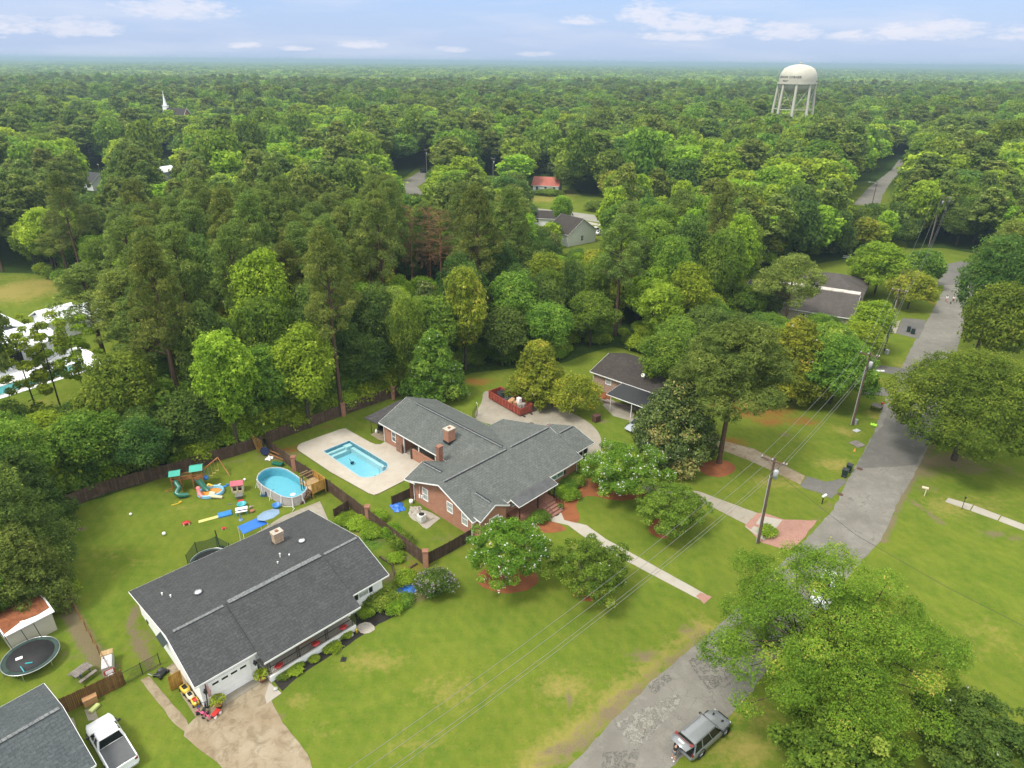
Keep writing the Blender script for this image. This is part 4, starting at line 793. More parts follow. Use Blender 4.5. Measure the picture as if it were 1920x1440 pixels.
# screened room at the right end
b = MB(); b.box(18.0, 21.3, -4.0, 2.8, 0, 3.3); B_.part('wall', b, 'brick_dark')
b = MB()
for x in (18.15, 19.2, 20.25, 21.25): b.box(x-.05, x+.05, -4.1, -4.0, .7, 2.9)
for z in (.7, 1.75, 2.85): b.box(18.1, 21.3, -4.095, -4.0, z-.04, z+.04)
fo = B_.part('window', b, 'paint_white'); B_.part('pane', MB().box(18.15, 21.25, -4.03, -4.0, .7, 2.85), 'dark_inside', fo)
# porch roof, steps and doors
B_.roof([(5.2, -7.0, 2.72), (11.85, -7.0, 2.72), (11.85, -5.6, 3.1), (5.2, -5.6, 3.1)], 'roof_rolled', t=.12, edges=[0, 1, 3])
for x in (5.5, 8.6, 11.5): B_.part('porch_post', MB().box(x-.06, x+.06, -6.85, -6.73, .75, 2.65), 'black_metal')
B_.part('porch_base', MB().box(5.3, 11.6, -6.95, -4.9, 0, .75), 'brick_dark')
b = MB(); 
for k in range(4): b.box(9.1, 11.2, -7.35-k*.42, -6.95-k*.42+.0, 0, .62-k*.155)
B_.part('front_steps', b, mat('brick_paver_step', (.28, .13, .09), .85, var=.25, vscale=6))
b = MB()
for x in (9.12, 11.18):
    b.bar((x, -6.95, 1.6), (x, -8.55, 1.0), .045); b.bar((x, -8.55, 0), (x, -8.55, 1.0), .045)
    for k in range(8): t = k/7; b.bar((x, -6.95-1.6*t, .1), (x, -6.95-1.6*t, 1.58-.6*t), .02)
b.bar((5.3, -6.9, 1.55), (9.1, -6.9, 1.55), .045)
for k in range(22): b.bar((5.4+k*.17, -6.9, .75), (5.4+k*.17, -6.9, 1.55), .02)
B_.part('railing', b, 'iron_brown')
B_.part('front_door', MB().box(9.6, 10.6, -4.96, -4.9, .75, 2.8), 'dark_inside'); B_.window('y', -4.9, -1, 6.2, 7.4, 1.3, 2.5, glass='curtain')
# ridge vents
for a, c in (((.2, -.12, 5.22), (10.2, -.12, 5.22)), ((11.0, -.12, 5.22), (17.9, -.12, 5.22)), ((10.45, .8, 5.22), (10.45, 17.5, 5.22)), ((18.6, -1.55, 4.74), (21.0, -1.55, 4.74)), ((2.15, -5.6, 4.29), (2.15, -3.2, 4.43)), ((2.15, 2.6, 4.5), (2.15, 5.9, 4.35))):
    a = Vector(a); c = Vector(c); B_.part('ridge_vent', MB().bar(a, c, .12, .07), 'vent_black'); d = (c-a).normalized(); n = Vector((-d.y, d.x, 0)); ridge(B_, a+n*.2-Vector((0, 0, .03)), c+n*.2-Vector((0, 0, .03)), w=.2)
chimney(B_, 7.9, 7.9, 4.0, 5.9, 1.15, .95, 'brick_red'); chimney(B_, 4.9, 6.35, 2.2, 5.2, .62, .55, 'brick_dark', cap='brick_dark', pot=False)
# meters and pipes on the gable wall
b = MB(); b.box(.03, .15, 4.35, 4.6, .9, 1.35); b.box(.05, .15, 4.0, 4.2, 1.0, 1.4); b.tube((.1, 4.47, 1.3), (.1, 4.47, 2.6), .025); B_.part('electric_meter', b, 'trim_white')
# ---- the corner house at the bottom left
C_ = House('corner_house', 'house with a slate grey shingle roof cut off by the bottom left corner', 'house', (-37.0366, 38.7978), -130.78)
# local x runs away to the lower left, y toward the pickup
C_.roof([(0, 0, 3.0), (18, 0, 3.0), (18, 5.25, 4.6), (0, 5.25, 4.6)], 'shingle_slate', edges=[0, 3]); C_.roof([(0, 5.25, 4.6), (18, 5.25, 4.6), (18, 10.5, 3.0), (0, 10.5, 3.0)], 'shingle_slate', edges=[2, 3])
C_.profile_wall(.5, 17.5, [(.5, 0), (10.0, 0), (10.0, 3.05), (5.25, 4.5), (.5, 3.05)], 'siding_white'); ridge(C_, (.2, 5.25, 4.63), (17.8, 5.25, 4.63))
C_.window('x', .5, -1, 3.0, 4.2, 1.2, 2.4); C_.window('x', .5, -1, 6.4, 7.6, 1.2, 2.4)
# ---- brick neighbour with carport
N_ = House('neighbour_house', 'brick house with a dark brown roof and an attached black carport, half hidden by trees', 'house', (12.5255, 100.3702), -41.67)
N_.roof([(0, 0, 3.0), (12.5, 0, 3.0), (12.5, 5.2, 4.6), (0, 5.2, 4.6)], 'shingle_brown', edges=[0, 3]); N_.roof([(0, 5.2, 4.6), (12.5, 5.2, 4.6), (12.5, 10.4, 3.0), (0, 10.4, 3.0)], 'shingle_brown', edges=[2, 3])
N_.profile_wall(.5, 12, [(.5, 0), (9.9, 0), (9.9, 3.05), (5.2, 4.5), (.5, 3.05)], 'brick_mixed')
p = N_.on(1141, 715, 'y', .5); N_.window('y', .5, -1, p[0]-.45, p[0]+.45, p[2]-.5, p[2]+.5, glass='curtain'); N_.window('y', .5, -1, 6.0, 6.7, 1.5, 2.5)
N_.part('downspout', MB().tube((.45, .44, .1), (.45, .44, 2.9), .05), 'paint_white')
cp = N_.roof([(6.2, -4.3, 2.55), (12.8, -4.3, 2.55), (12.8, .7, 2.95), (6.2, .7, 2.95)], 'roof_black', t=.14, edges=[0, 1, 3])
for x in (7.0, 10.7, 12.6): N_.part('carport_post', MB().tube((x, -4.15, 0), (x, -4.15, 2.45), .06), 'paint_white')
b = MB(); b.tube((8.6, 2.2, 3.4), (8.6, 2.2, 4.2), .025); b.lathe([(.02, 0), (.2, .03), (.32, .1)], 14, (0, 0, 0), Matrix.Translation((8.55, 2.1, 4.25)) @ Matrix.Rotation(R_(60), 4, 'X')); b.bar((8.55, 1.95, 4.1), (8.5, 1.5, 4.4), .03); N_.part('satellite_dish', b, 'trim_white')
o = MB().prism([N_.loc(*p)[:2] for p in ((1140, 745), (1190, 775), (1185, 790), (1150, 780), (1130, 760))], 0, .02).build('driveway', MATS['concrete_grey']); o.location = N_.O; o.rotation_euler = (0, 0, N_.a); tag(o, kind='structure')
# ---- tan house beyond the big pines
T_ = House('tan_house', 'cream house with a wide dark roof beyond the pines left of the street', 'house', (47.3895, 137.4814), -29.75)
T_.roof([(0, 0, 3.0), (22.2, 0, 3.0), (22.2, 9.6, 5.1), (0, 9.6, 5.1)], 'shingle_tan', edges=[0, 1, 3]); T_.roof([(0, 9.6, 5.1), (10, 9.6, 5.1), (10, 14, 3.6), (0, 14, 3.6)], 'shingle_tan', edges=[2, 3])
T_.roof([(6, 10.2, 5.15), (22.1, 10.2, 5.15), (22.1, 11.6, 5.3), (6, 11.6, 5.3)], mat('parapet_roof', (.55, .50, .44), .8, var=.3, vscale=1.0), t=.15, trim=None)
T_.roof([(8, 12, 3.8), (22.6, 12, 3.8), (16.3, 21.5, 6.0)], 'shingle_tan', edges=[]); T_.roof([(22.6, 12, 3.8), (23, 31, 3.2), (16.3, 21.5, 6.0)], 'shingle_tan', edges=[]); T_.roof([(8, 12, 3.8), (16.3, 21.5, 6.0), (9, 31, 3.2)], 'shingle_tan', edges=[]); T_.roof([(9, 31, 3.2), (16.3, 21.5, 6.0), (23, 31, 3.2)], 'shingle_tan', edges=[])
T_.profile_wall(.4, 21.8, [(.5, 0), (13.5, 0), (13.5, 3.65), (9.6, 4.9), (.5, 3.0)], 'siding_cream'); T_.part('wall', MB().box(9.4, 22.4, 13.5, 30.5, 0, 3.1), 'siding_cream')
T_.window('y', .5, -1, 4.2, 5.3, 1.1, 2.3); T_.window('y', .5, -1, 12.2, 13.3, 1.1, 2.3); T_.window('x', 21.8, 1, 3, 4.2, 1.1, 2.3)
# ---- modern white house on the left
M_ = House('modern_white_house', 'modern white house with white metal roofs seen through thin trees at the left edge', 'house', (-84.7248, 103.8571), 55.36)
M_.roof([(-16, 0, 3.6), (9.5, 0, 3.6), (9.5, 6.0, 5.2), (-16, 6.0, 5.2)], 'metal_white', edges=[0, 1]); M_.roof([(-16, 6.0, 5.2), (9.5, 6.0, 5.2), (9.5, 12.2, 3.6), (-16, 12.2, 3.6)], 'metal_white', edges=[1, 2])
M_.roof([(-4, 8, 4.3), (2, 8, 6.6), (2, 22, 6.6), (-4, 22, 4.3)], 'metal_white', edges=[2, 3]); M_.roof([(2, 8, 6.6), (8, 8, 4.3), (8, 22, 4.3), (2, 22, 6.6)], 'metal_white', edges=[1, 2])
M_.roof([(11, 9, 3.8), (17.5, 9, 3.8), (17.5, 12.5, 5.4), (11, 12.5, 5.4)], 'metal_white'); M_.roof([(11, 12.5, 5.4), (17.5, 12.5, 5.4), (17.5, 16, 3.8), (11, 16, 3.8)], 'metal_white')
M_.roof([(17.5, 8, 3.4), (30, 8, 3.4), (30, 11.5, 4.8), (17.5, 11.5, 4.8)], 'metal_white')
M_.profile_wall(-15.5, 9.1, [(3.0, 0), (11.8, 0), (11.8, 3.6), (6.0, 5.1), (3.0, 4.3)], 'stucco_white'); M_.profile_wall(-3.5, 7.5, [(12, 0), (21.5, 0), (21.5, 4.4), (12, 4.4)], 'stucco_white'); M_.profile_wall(11.4, 29.6, [(9.4, 0), (15.6, 0), (15.6, 3.8), (12.5, 4.7), (9.4, 3.8)], 'stucco_white')
for x in (-14, -9, -4, 1, 5, 9): M_.part('porch_post', MB().box(x-.14, x+.14, .3, .58, 0, 3.4), 'paint_white')
for x in (-12, -7, -2, 3, 6.5): M_.window('y', 3.0, -1, x-.9, x+.9, .3, 2.5, glass='dark_inside', frame='black_metal', mull=2, tr=False)
# terrace with rectangular pool (same house, its own ground sheets)
TP = [M_.world(-15, -9.6).xy, M_.world(13, -9.6).xy, M_.world(13, 3).xy, M_.world(-15, 3).xy]
sheet('terrace', [tuple(p) for p in TP], .05, MATS['stucco_white'], 0, thick=.05, world=True)
g = M_.world(-1, -6.6); r_ = empty('terrace_pool', g, 'teal swimming pool in the white terrace at the left edge', 'swimming pool', M_.a); MB().box(-3.6, 10, -1.9, 1.9, .04, .11).build('coping', MATS['concrete_pale'], r_); MB().box(-3.3, 9.7, -1.6, 1.6, .112, .125).build('water', mat('teal_water', (.06, .33, .34), .08, var=.12, vscale=.6), r_)
# ---- far houses
def cottage(name, label, x, y, deg, L, Wd, ev, rg, wm, rm, wins=2, chim=False, gable_win=True):
    H = House(name, label, 'house', (x, y), deg); h = Wd/2
    H.roof([(-L/2-.4, -h-.4, ev-.1), (L/2+.4, -h-.4, ev-.1), (L/2+.4, 0, rg), (-L/2-.4, 0, rg)], rm); H.roof([(-L/2-.4, 0, rg), (L/2+.4, 0, rg), (L/2+.4, h+.4, ev-.1), (-L/2-.4, h+.4, ev-.1)], rm)
    H.profile_wall(-L/2, L/2, [(-h, 0), (h, 0), (h, ev-.05), (0, rg-.12), (-h, ev-.05)], wm)
    for k in range(wins): u = -L/2+L*(k+.5)/wins; H.window('y', -h, -1, u-.5, u+.5, 1.1, 2.4, glass='dark_inside')
    if gable_win:
        for sg in (-1, 1): H.window('x', sg*L/2, sg, -.45, .45, 1.1, 2.5, glass='dark_inside', mull=2)
    if chim: chimney(H, L*.3, .3, rg-.6, rg+1.1, .9, .7, 'brick_dark')
    return H
g = at(1096, 458); cottage('gabled_white_house', 'white gabled house with a dark roof glimpsed deep in the wood near the road', g.x-3.6, g.y+3.6, 128, 9, 11, 3.6, 7.4, 'siding_white', 'shingle_brown')
g = at(1020, 362); cottage('red_roofed_cottage', 'small white cottage with a red roof standing across the far road', g.x+1.5, g.y+4, -14, 10.5, 8, 3.0, 5.8, 'siding_white', 'red_roof', 3, True)
g = at(1030, 420); cottage('dark_roofed_house', 'low house with a near black roof between treetops beside the middle road', g.x, g.y, -12, 14, 7, 2.6, 4.3, 'siding_white', 'shingle_brown')
g = at(165, 356); cottage('small_white_house', 'small white house with a dark slate roof in a gap of trees, far left', g.x, g.y+4, -25, 12, 8.5, 3.2, 6.4, 'siding_white', 'shingle_char', 2)
g = at(300, 338); H5 = cottage('white_roofed_building', 'long low building with a pale flat-looking roof among trees left of the centre', g.x, g.y+5, 60, 18, 11, 3.6, 5.2, 'stucco_white', 'metal_white', 3)
g = at(318, 300/1); 
# church
ch = atd(324, 205, 470); K_ = House('church', 'brick church with a white steeple rising above the distant woodland', 'church', (ch.x, ch.y), -12)
K_.roof([(-6, -6.5, 13), (10, -6.5, 13), (10, 0, 19.5), (-6, 0, 19.5)], 'shingle_brown', t=.3); K_.roof([(-6, 0, 19.5), (10, 0, 19.5), (10, 6.5, 13), (-6, 6.5, 13)], 'shingle_brown', t=.3); K_.profile_wall(-5.5, 9.5, [(-6, 0), (6, 0), (6, 13.2), (0, 19.1), (-6, 13.2)], 'brick_dark')
for k in range(4): K_.window('y', -6, -1, -3.8+k*3.6, -2.6+k*3.6, 7, 11.5, glass='dark_inside')
b = MB(); b.box(-6.3, -3.7, -1.3, 1.3, 17, 20.5); b.box(-6.5, -3.5, -1.5, 1.5, 20.5, 20.9); s_ = K_.part('steeple', b, 'paint_white'); b = MB(); b.lathe([(1.25, 20.9), (.8, 23), (.3, 26.5), (.05, 29.5)], 8, (-5, 0, 0), smooth=False); K_.part('spire', b, 'paint_white', s_)
# ---- water tower
tw = atd(1494, 160, 425); TW = House('water_tower', 'cream municipal water tower on splayed legs above the treetops', 'water tower', (tw.x, tw.y), 0)
mat('tower_cream', (.62, .59, .49), .5, var=.05, vscale=.22, color2=(.53, .50, .40))
Rt = 10.0; zt = 37.9; prof = [(0.05, -5.6), (3.4, -5.2), (7.0, -4.0), (9.5, -2.0), (Rt-.15, -.2), (Rt, .6), (Rt, 2.4), (10.0, 4.2), (9.3, 6.0), (8.1, 7.8), (5.6, 9.1), (2.6, 9.85), (.05, 10.05)]
TW.part('tank', MB().lathe(prof, 48, (0, 0, zt)), 'tower_cream'); TW.part('vent', MB().lathe([(.5, 0), (.5, .6), (.7, .65), (.3, 1.0), (.02, 1.1)], 12, (0, 0, zt+9.95)), 'tower_cream')
TW.part('balcony', MB().lathe([(Rt, -.15), (Rt+.75, -.15), (Rt+.75, .0), (Rt+.75, .05), (Rt, .05)], 48, (0, 0, zt), smooth=False).lathe([(Rt+.7, 1.05), (Rt+.76, 1.05), (Rt+.76, .05), (Rt+.70, .05)], 48, (0, 0, zt), smooth=False), 'tower_cream')
NL = 8; LA = math.atan2(-tw.y, -tw.x)
for k in range(NL):
    a = 2*math.pi*k/NL+LA; ca, sa = math.cos(a), math.sin(a); TW.part('leg', MB().tube((ca*(Rt+2.4), sa*(Rt+2.4), 0), (ca*(Rt-.25), sa*(Rt-.25), zt), .75, .68, 12), 'tower_cream')
b = MB()
def lp(k, z): a = 2*math.pi*k/NL+LA; r = Rt+2.4-(2.65)*z/zt; return (r*math.cos(a), r*math.sin(a), z)
for k in range(NL):
    for z0, z1 in ((1, 12.5), (12.5, 24.5), (24.5, 36)): b.tube(lp(k, z0), lp(k+1, z1), .10, n=5); b.tube(lp(k+1, z0), lp(k, z1), .07, n=5)
    for z in (12.5, 24.5): b.tube(lp(k, z), lp(k+1, z), .2, n=6)
TW.part('bracing', b, 'tower_cream'); TW.part('riser', MB().tube((0, 0, 0), (0, 0, zt-5), .9, n=14), 'tower_cream')
TW.part('antenna', MB().tube((Rt-.3, -1, zt+2), (Rt+.6, -1, zt+7), .06, n=5), 'silver')
def wrap_text(lines, zc, size, adeg):
    """lettering bent round the tank"""
    out = MB()
    for li, (tx, dz, off) in enumerate(lines):
        cu = bpy.data.curves.new('t', 'FONT'); cu.body = tx; cu.size = size; cu.align_x = 'CENTER'; cu.extrude = 0; cu.offset = .035; cu.space_character = 1.15
        to = bpy.data.objects.new('t', cu); col.objects.link(to); dg = bpy.context.evaluated_depsgraph_get(); me = bpy.data.meshes.new_from_object(to.evaluated_get(dg))
        vs = []
        for v in me.vertices:
            a = R_(adeg)+(v.co.x+off)/Rt; z = zc+dz+v.co.y; rr = Rt+.06
            for (r0, z0), (r1, z1) in zip(prof[:-1], prof[1:]):
                if z0 <= z-zt <= z1: rr = r0+(r1-r0)*(z-zt-z0)/(z1-z0)+.08
            vs.append((rr*math.cos(a), rr*math.sin(a), z))
        out.add(vs, [tuple(p.vertices) for p in me.polygons]); bpy.data.objects.remove(to)
    return out
for l_ in (('MONCKS CORNER', .8, 0), ('PWC', -1.4, -1.6)): TW.part('lettering', wrap_text([l_], zt+2.2, 1.5, -141), 'black_metal')
# ---------------------------------------------------------------- fences
def fence(name, label, pts, h, m='wood_fence', pw=.14, gap=.0, posts=True, pillars=(), cat='fence', rails=False):
    P = [at(x, y) for x, y in pts]; O = P[0].copy(); r = empty(name, O, label, cat); rg = random.Random(len(name)+int(pts[0][0])); b = MB(); pb = MB()
    for a, c in zip(P[:-1], P[1:]):
        d = c-a; L_ = d.length; n = max(1, int(L_/pw)); u = d/L_; ang = math.atan2(u.y, u.x)
        for k in range(n):
            q = a+u*(L_*(k+.5)/n)-O; hh = h+rg.uniform(-.035, .035); b.cbox((q.x, q.y, hh/2+.02), (pw-gap-.006, .022, hh), ang)
        nn = Vector((-u.y, u.x, 0))*.04
        for z in (.35, h*.55, h-.25): b.bar(a-O+nn+Vector((0, 0, z)), c-O+nn+Vector((0, 0, z)), .04, .09)
        if posts:
            k = max(1, round(L_/2.4))
            for i in range(k+1): q = a+u*(L_*i/k)-O+nn*2.2; po = MB().box(q.x-.05, q.x+.05, q.y-.05, q.y+.05, 0, h+.05); po.build('post', MATS[m], r)
    b.build('panel', MATS[m], r)
    for (x, y) in pillars:
        q = at(x, y)-O; c = MB().box(q.x-.26, q.x+.26, q.y-.26, q.y+.26, 0, h+.22); p = c.build('pillar', MATS['brick_red'], r); MB().box(q.x-.32, q.x+.32, q.y-.32, q.y+.32, h+.22, h+.32).build('pillar_cap', MATS['brick_dark'], p)
    return r
fence('wooden_fence', 'long weathered board fence below the wood behind the play yard', [(58, 980), (200, 925), (340, 887), (495, 838)], 1.75)
fence('wooden_fence', 'weathered board fence with brick pillars behind the in-ground pool', [(500, 832), (645, 778), (738, 745), (760, 740)], 1.75, pillars=((645, 780), (738, 748)))
fence('wooden_fence', 'board fence with brick pillars dividing the play yard from the in-ground pool yard', [(500, 842), (553, 882), (620, 925), (690, 978), (798, 1062)], 1.8, pillars=((553, 882), (691, 977), (799, 1062)))
fence('wooden_fence', 'short board fence from the brick pillar to the corner of the brick house', [(803, 1058), (845, 1036), (884, 1013)], 1.5)
fence('wooden_fence', 'short dark screen fence at the rear corner of the brick house gable', [(736, 948), (774, 930)], 1.3)
fence('wooden_fence', 'short board fence closing the gap beside the rear corner of the white house', [(628, 972), (655, 955)], 1.3)
fence('wooden_fence', 'brown board fence carrying a small basketball hoop near the white pickup', [(108, 1345), (170, 1316), (234, 1285)], 1.7, 'wood_brown')
# low rail fence at the left side yard
P = [at(*p) for p in ((112, 1090), (140, 1140), (175, 1205), (213, 1275))]; r = empty('rail_fence', P[0], 'low rusty brown wire and rail fence running beside the dug strip at the left yard', 'fence'); O = P[0]
b = MB(); w_ = MB()
for a, c in zip(P[:-1], P[1:]):
    n = 3
    for i in range(n): q = a+(c-a)*(i/n)-O; MB().tube(q, q+Vector((0, 0, 1.15)), .045, n=6).build('post', MATS['wood_brown'], r)
    for z in (.25, .65, 1.1): b.bar(a-O+Vector((0, 0, z)), c-O+Vector((0, 0, z)), .03, .07)
b.build('rail', MATS['wood_brown'], r)
# chain link fence and wooden gate
P = [at(*p) for p in ((235, 1282), (268, 1264), (301, 1246))]; r = empty('chain_link_fence', P[0], 'black chain link fence between the board fence and the side of the white house', 'fence'); O = P[0]
for p in P: MB().tube(p-O, p-O+Vector((0, 0, 1.35)), .04, n=6).build('post', MATS['black_metal'], r)
b = MB()
for z in (.08, 1.25): b.tube(P[0]-O+Vector((0, 0, z)), P[2]-O+Vector((0, 0, z)), .022, n=5)
L_ = (P[2]-P[0]).length; u = (P[2]-P[0]).normalized()
for k in range(44):
    x0 = k*L_/44
    for sg in (1, -1):
        x1 = x0+sg*.9
        if 0 <= x1 <= L_: b.bar(u*x0+Vector((0, 0, .1)), u*x1+Vector((0, 0, 1.22)), .006)
b.build('mesh_panel', MATS['black_metal'], r)
g = W.world(-.15, 3.9); r = empty('wooden_gate', g, 'golden brown wooden gate leaning against the side of the white house', 'gate', W.a); b = MB()
for k in range(7): b.cbox((-.12-.15*k, 0, .92), (.145, .03, 1.8), rx=R_(5))
b.build('board_panel', MATS['wood_gold'], r); MB().bar((-.1, .06, .3), (-1.05, .06, 1.5), .03, .09).bar((-.1, .06, .35), (-1.05, .06, .35), .03, .09).bar((-.1, .06, 1.5), (-1.05, .06, 1.5), .03, .09).build('brace', MATS['wood_gold'], r)
# ---------------------------------------------------------------- in-ground pool and its deck
from mathutils.geometry import tessellate_polygon
def water_mat(name, tintc, fac=.35):
    m = bpy.data.materials.new(name); m.use_nodes = True; nt = m.node_tree; N = nt.nodes; Lk = nt.links
    for x in list(N): N.remove(x)
    out = N.new('ShaderNodeOutputMaterial'); tr = N.new('ShaderNodeBsdfTransparent'); tr.inputs[0].default_value = tintc+(1,); gl = N.new('ShaderNodeBsdfGlossy'); gl.inputs['Roughness'].default_value = .12
    fr = N.new('ShaderNodeFresnel'); fr.inputs[0].default_value = 1.33; mx = N.new('ShaderNodeMixShader'); Lk.new(fr.outputs[0], mx.inputs[0]); Lk.new(tr.outputs[0], mx.inputs[1]); Lk.new(gl.outputs[0], mx.inputs[2]); Lk.new(mx.outputs[0], out.inputs[0])
    tc = N.new('ShaderNodeTexCoord'); nz = N.new('ShaderNodeTexNoise'); nz.inputs['Scale'].default_value = 4; bp = N.new('ShaderNodeBump'); bp.inputs['Strength'].default_value = .12; Lk.new(tc.outputs['Object'], nz.inputs[0]); Lk.new(nz.outputs[0], bp.inputs['Height']); Lk.new(bp.outputs[0], gl.inputs['Normal']); Lk.new(bp.outputs[0], fr.inputs['Normal'])
    MATS[name] = m; return m
water_mat('pool_water', (.86, .97, .98)); mat('pool_liner', (.30, .64, .74), .5, var=.05, vscale=1.0, color2=(.26, .60, .73)); mat('pool_step', (.55, .76, .79), .5, var=.05); mat('coping', (.40, .52, .58), .7, var=.1)
PIN = [(607, 847), (655, 827.5), (690, 848), (725.6, 870), (727, 876), (722, 883), (704.5, 893), (690, 896), (676, 895), (640, 870)]
pin = gpx(PIN); DECK = [(557, 841), (559, 836), (565, 832), (637, 806), (648, 804), (658, 810), (694, 830), (704, 834), (714, 834), (722, 829), (790, 866), (800, 880), (768, 897), (711, 926), (701, 929), (690, 925), (620, 886), (559, 845)]
def offset(poly, d):
    n = len(poly); out = []
    for i in range(n):
        a = Vector(poly[i-1]); b = Vector(poly[i]); c = Vector(poly[(i+1) % n]); e1 = (b-a).normalized(); e2 = (c-b).normalized(); n1 = Vector((e1.y, -e1.x)); n2 = Vector((e2.y, -e2.x)); k = (n1+n2); k = k/max(.4, k.length_squared)*2
        out.append(tuple(b+k*d*.5*1.0))
    return out
ar = sum(pin[i][0]*pin[(i+1) % len(pin)][1]-pin[(i+1) % len(pin)][0]*pin[i][1] for i in range(len(pin)))
if ar < 0: pin = pin[::-1]
hole = offset(pin, .25); dk = gpx(DECK); z = .1
b = MB(); allp = [Vector((x, y, z)) for x, y in dk]+[Vector((x, y, z)) for x, y in hole]
for t in tessellate_polygon([[Vector((x, y, 0)) for x, y in dk], [Vector((x, y, 0)) for x, y in hole]]):
    a_, b_, c_ = (allp[i] for i in t); f = (t if (b_-a_).cross(c_-a_).z > 0 else t[::-1]); b.add([allp[i] for i in f], [(0, 1, 2)])
n = len(dk)
for i in range(n): p, q = dk[i], dk[(i+1) % n]; b.add([(p[0], p[1], 0), (q[0], q[1], 0), (q[0], q[1], z), (p[0], p[1], z)], [(0, 1, 2, 3), (3, 2, 1, 0)])
tag(b.build('pool_deck', MATS['deck_concrete']), kind='structure')
pc = sum((Vector((x, y, 0)) for x, y in pin), Vector())/len(pin); r = empty('swimming_pool', pc, 'light blue in-ground swimming pool set in a pale concrete deck', 'swimming pool')
Lp = [(x-pc.x, y-pc.y) for x, y in pin]; n = len(Lp); b = MB()
for i in range(n): p, q = Lp[i], Lp[(i+1) % n]; b.add([(p[0], p[1], .1), (q[0], q[1], .1), (q[0], q[1], -1.25), (p[0], p[1], -1.25)], [(0, 1, 2, 3), (3, 2, 1, 0)])
b.add([(x, y, -1.25) for x, y in Lp], [tuple(range(n))]); b.build('basin', MATS['pool_liner'], r)
cb = MB(); 
Ho = offset(Lp, .27)
for i in range(n): j = (i+1) % n; cb.add([(Lp[i][0], Lp[i][1], .125), (Lp[j][0], Lp[j][1], .125), (Ho[j][0], Ho[j][1], .125), (Ho[i][0], Ho[i][1], .125), (Lp[i][0], Lp[i][1], .02), (Lp[j][0], Lp[j][1], .02), (Ho[j][0], Ho[j][1], .02), (Ho[i][0], Ho[i][1], .02)], [(3, 2, 1, 0), (0, 1, 5, 4), (2, 3, 7, 6)])
cb.build('coping', MATS['coping'], r); MB().add([(x, y, -.06) for x, y in Lp], [tuple(range(n))]).build('water', MATS['pool_water'], r)
A = Vector(at(655, 827.5).xy)-pc.xy; Bq = Vector(at(607, 847).xy)-pc.xy; Dq = Vector(at(725.6, 870).xy)-pc.xy; u = (Bq-A).normalized(); v = (Dq-A).normalized(); b = MB()
def qd(s0, s1, t0, t1, z0, z1):
    c = [A+u*s+v*t for s, t in ((s0, t0), (s1, t0), (s1, t1), (s0, t1))]; b.prism([tuple(k) for k in c], z0, z1)
LB = (Bq-A).length; LD = (Dq-A).length
qd(.03, LB-.1, .03, .5, -1.24, -.35); qd(.03, LB-.1, .5, 1.0, -1.24, -.7); qd(.03, .5, 1.0, LD-.3, -1.24, -.45); qd(.1, 1.1, .1, .9, -1.2, -.2); b.build('steps', MATS['pool_step'], r)
q = Vector(at(718, 885).xy)-pc.xy; b = MB()
for dx in (0, .45): b.path([(q.x+dx, q.y, .1), (q.x+dx, q.y, .75), (q.x+dx-.25, q.y+.2, .85), (q.x+dx-.5, q.y+.4, .3), (q.x+dx-.55, q.y+.45, -.4)], .025, 6)
b.build('handrail', MATS['silver'], r)
g = at(660, 869, -1.1); b = MB(); b.cbox((0, 0, .12), (.38, .3, .2), .5).cbox((.2, .1, .16), (.16, .3, .1), .5); b.path([(0, 0, .2), (-.1, -.2, .6), (-.25, -.25, .9)], .03, 5); tag(b.build('pool_cleaner', mat('cleaner_blue', (.02, .06, .12), .5, var=.2), loc=g), 'dark pool cleaner lying under the water of the in-ground pool', 'pool cleaner')
# ---------------------------------------------------------------- above-ground pool
RIM = smooth_px([(481, 900), (484, 889), (497, 879), (516, 876), (536, 879), (553, 890), (571, 903), (576, 915), (568, 926), (550, 934), (530, 932), (510, 921), (492, 911)], 2)
rim = [at(x, y, 1.25) for x, y in RIM]; c = sum(rim, Vector())/len(rim); c.z = 0
rp = [(p.x-c.x, p.y-c.y) for p in rim]
if sum(rp[i][0]*rp[(i+1) % len(rp)][1]-rp[(i+1) % len(rp)][0]*rp[i][1] for i in range(len(rp))) < 0: rp = rp[::-1]
r = empty('above_ground_pool', c, 'oval above-ground pool with stone-print walls and turquoise water beside the yellow deck', 'pool')
t = NT('stone_print', .6, .3); bk = t.brick((.52, .48, .47), (.36, .31, .31), (.62, .58, .56), .55, .16, .02); nz = t.noise(3, 4); t.out(t.mix(t.rng(nz, .4, .7, 0, .6), bk.outputs[0], (.62, .58, .56)))
n = len(rp); b = MB()
for i in range(n): j = (i+1) % n; b.add([(*rp[i], 0), (*rp[j], 0), (*rp[j], 1.25), (*rp[i], 1.25)], [(0, 1, 2, 3)])
b.build('wall', MATS['stone_print'], r); b = MB(); ip = offset(rp, -.04)
for i in range(n): j = (i+1) % n; b.add([(*ip[i], 0.02), (*ip[j], 0.02), (*ip[j], 1.25), (*ip[i], 1.25)], [(3, 2, 1, 0)])
b.add([(*p, .02) for p in ip], [tuple(range(n))]); b.build('liner', mat('liner_blue', (.22, .58, .70), .5, var=.06), r)
o1 = offset(rp, .1); i1 = offset(rp, -.1); b = MB()
for i in range(n): j = (i+1) % n; b.add([(*i1[i], 1.29), (*i1[j], 1.29), (*o1[j], 1.29), (*o1[i], 1.29), (*i1[i], 1.24), (*i1[j], 1.24), (*o1[j], 1.24), (*o1[i], 1.24)], [(3, 2, 1, 0), (4, 5, 6, 7), (0, 1, 5, 4), (2, 3, 7, 6)])
b.build('rim', mat('rim_grey', (.50, .50, .52), .5, var=.1), r); MB().add([(*p, 1.06) for p in ip], [tuple(range(n))]).build('water', MATS['pool_water'], r)
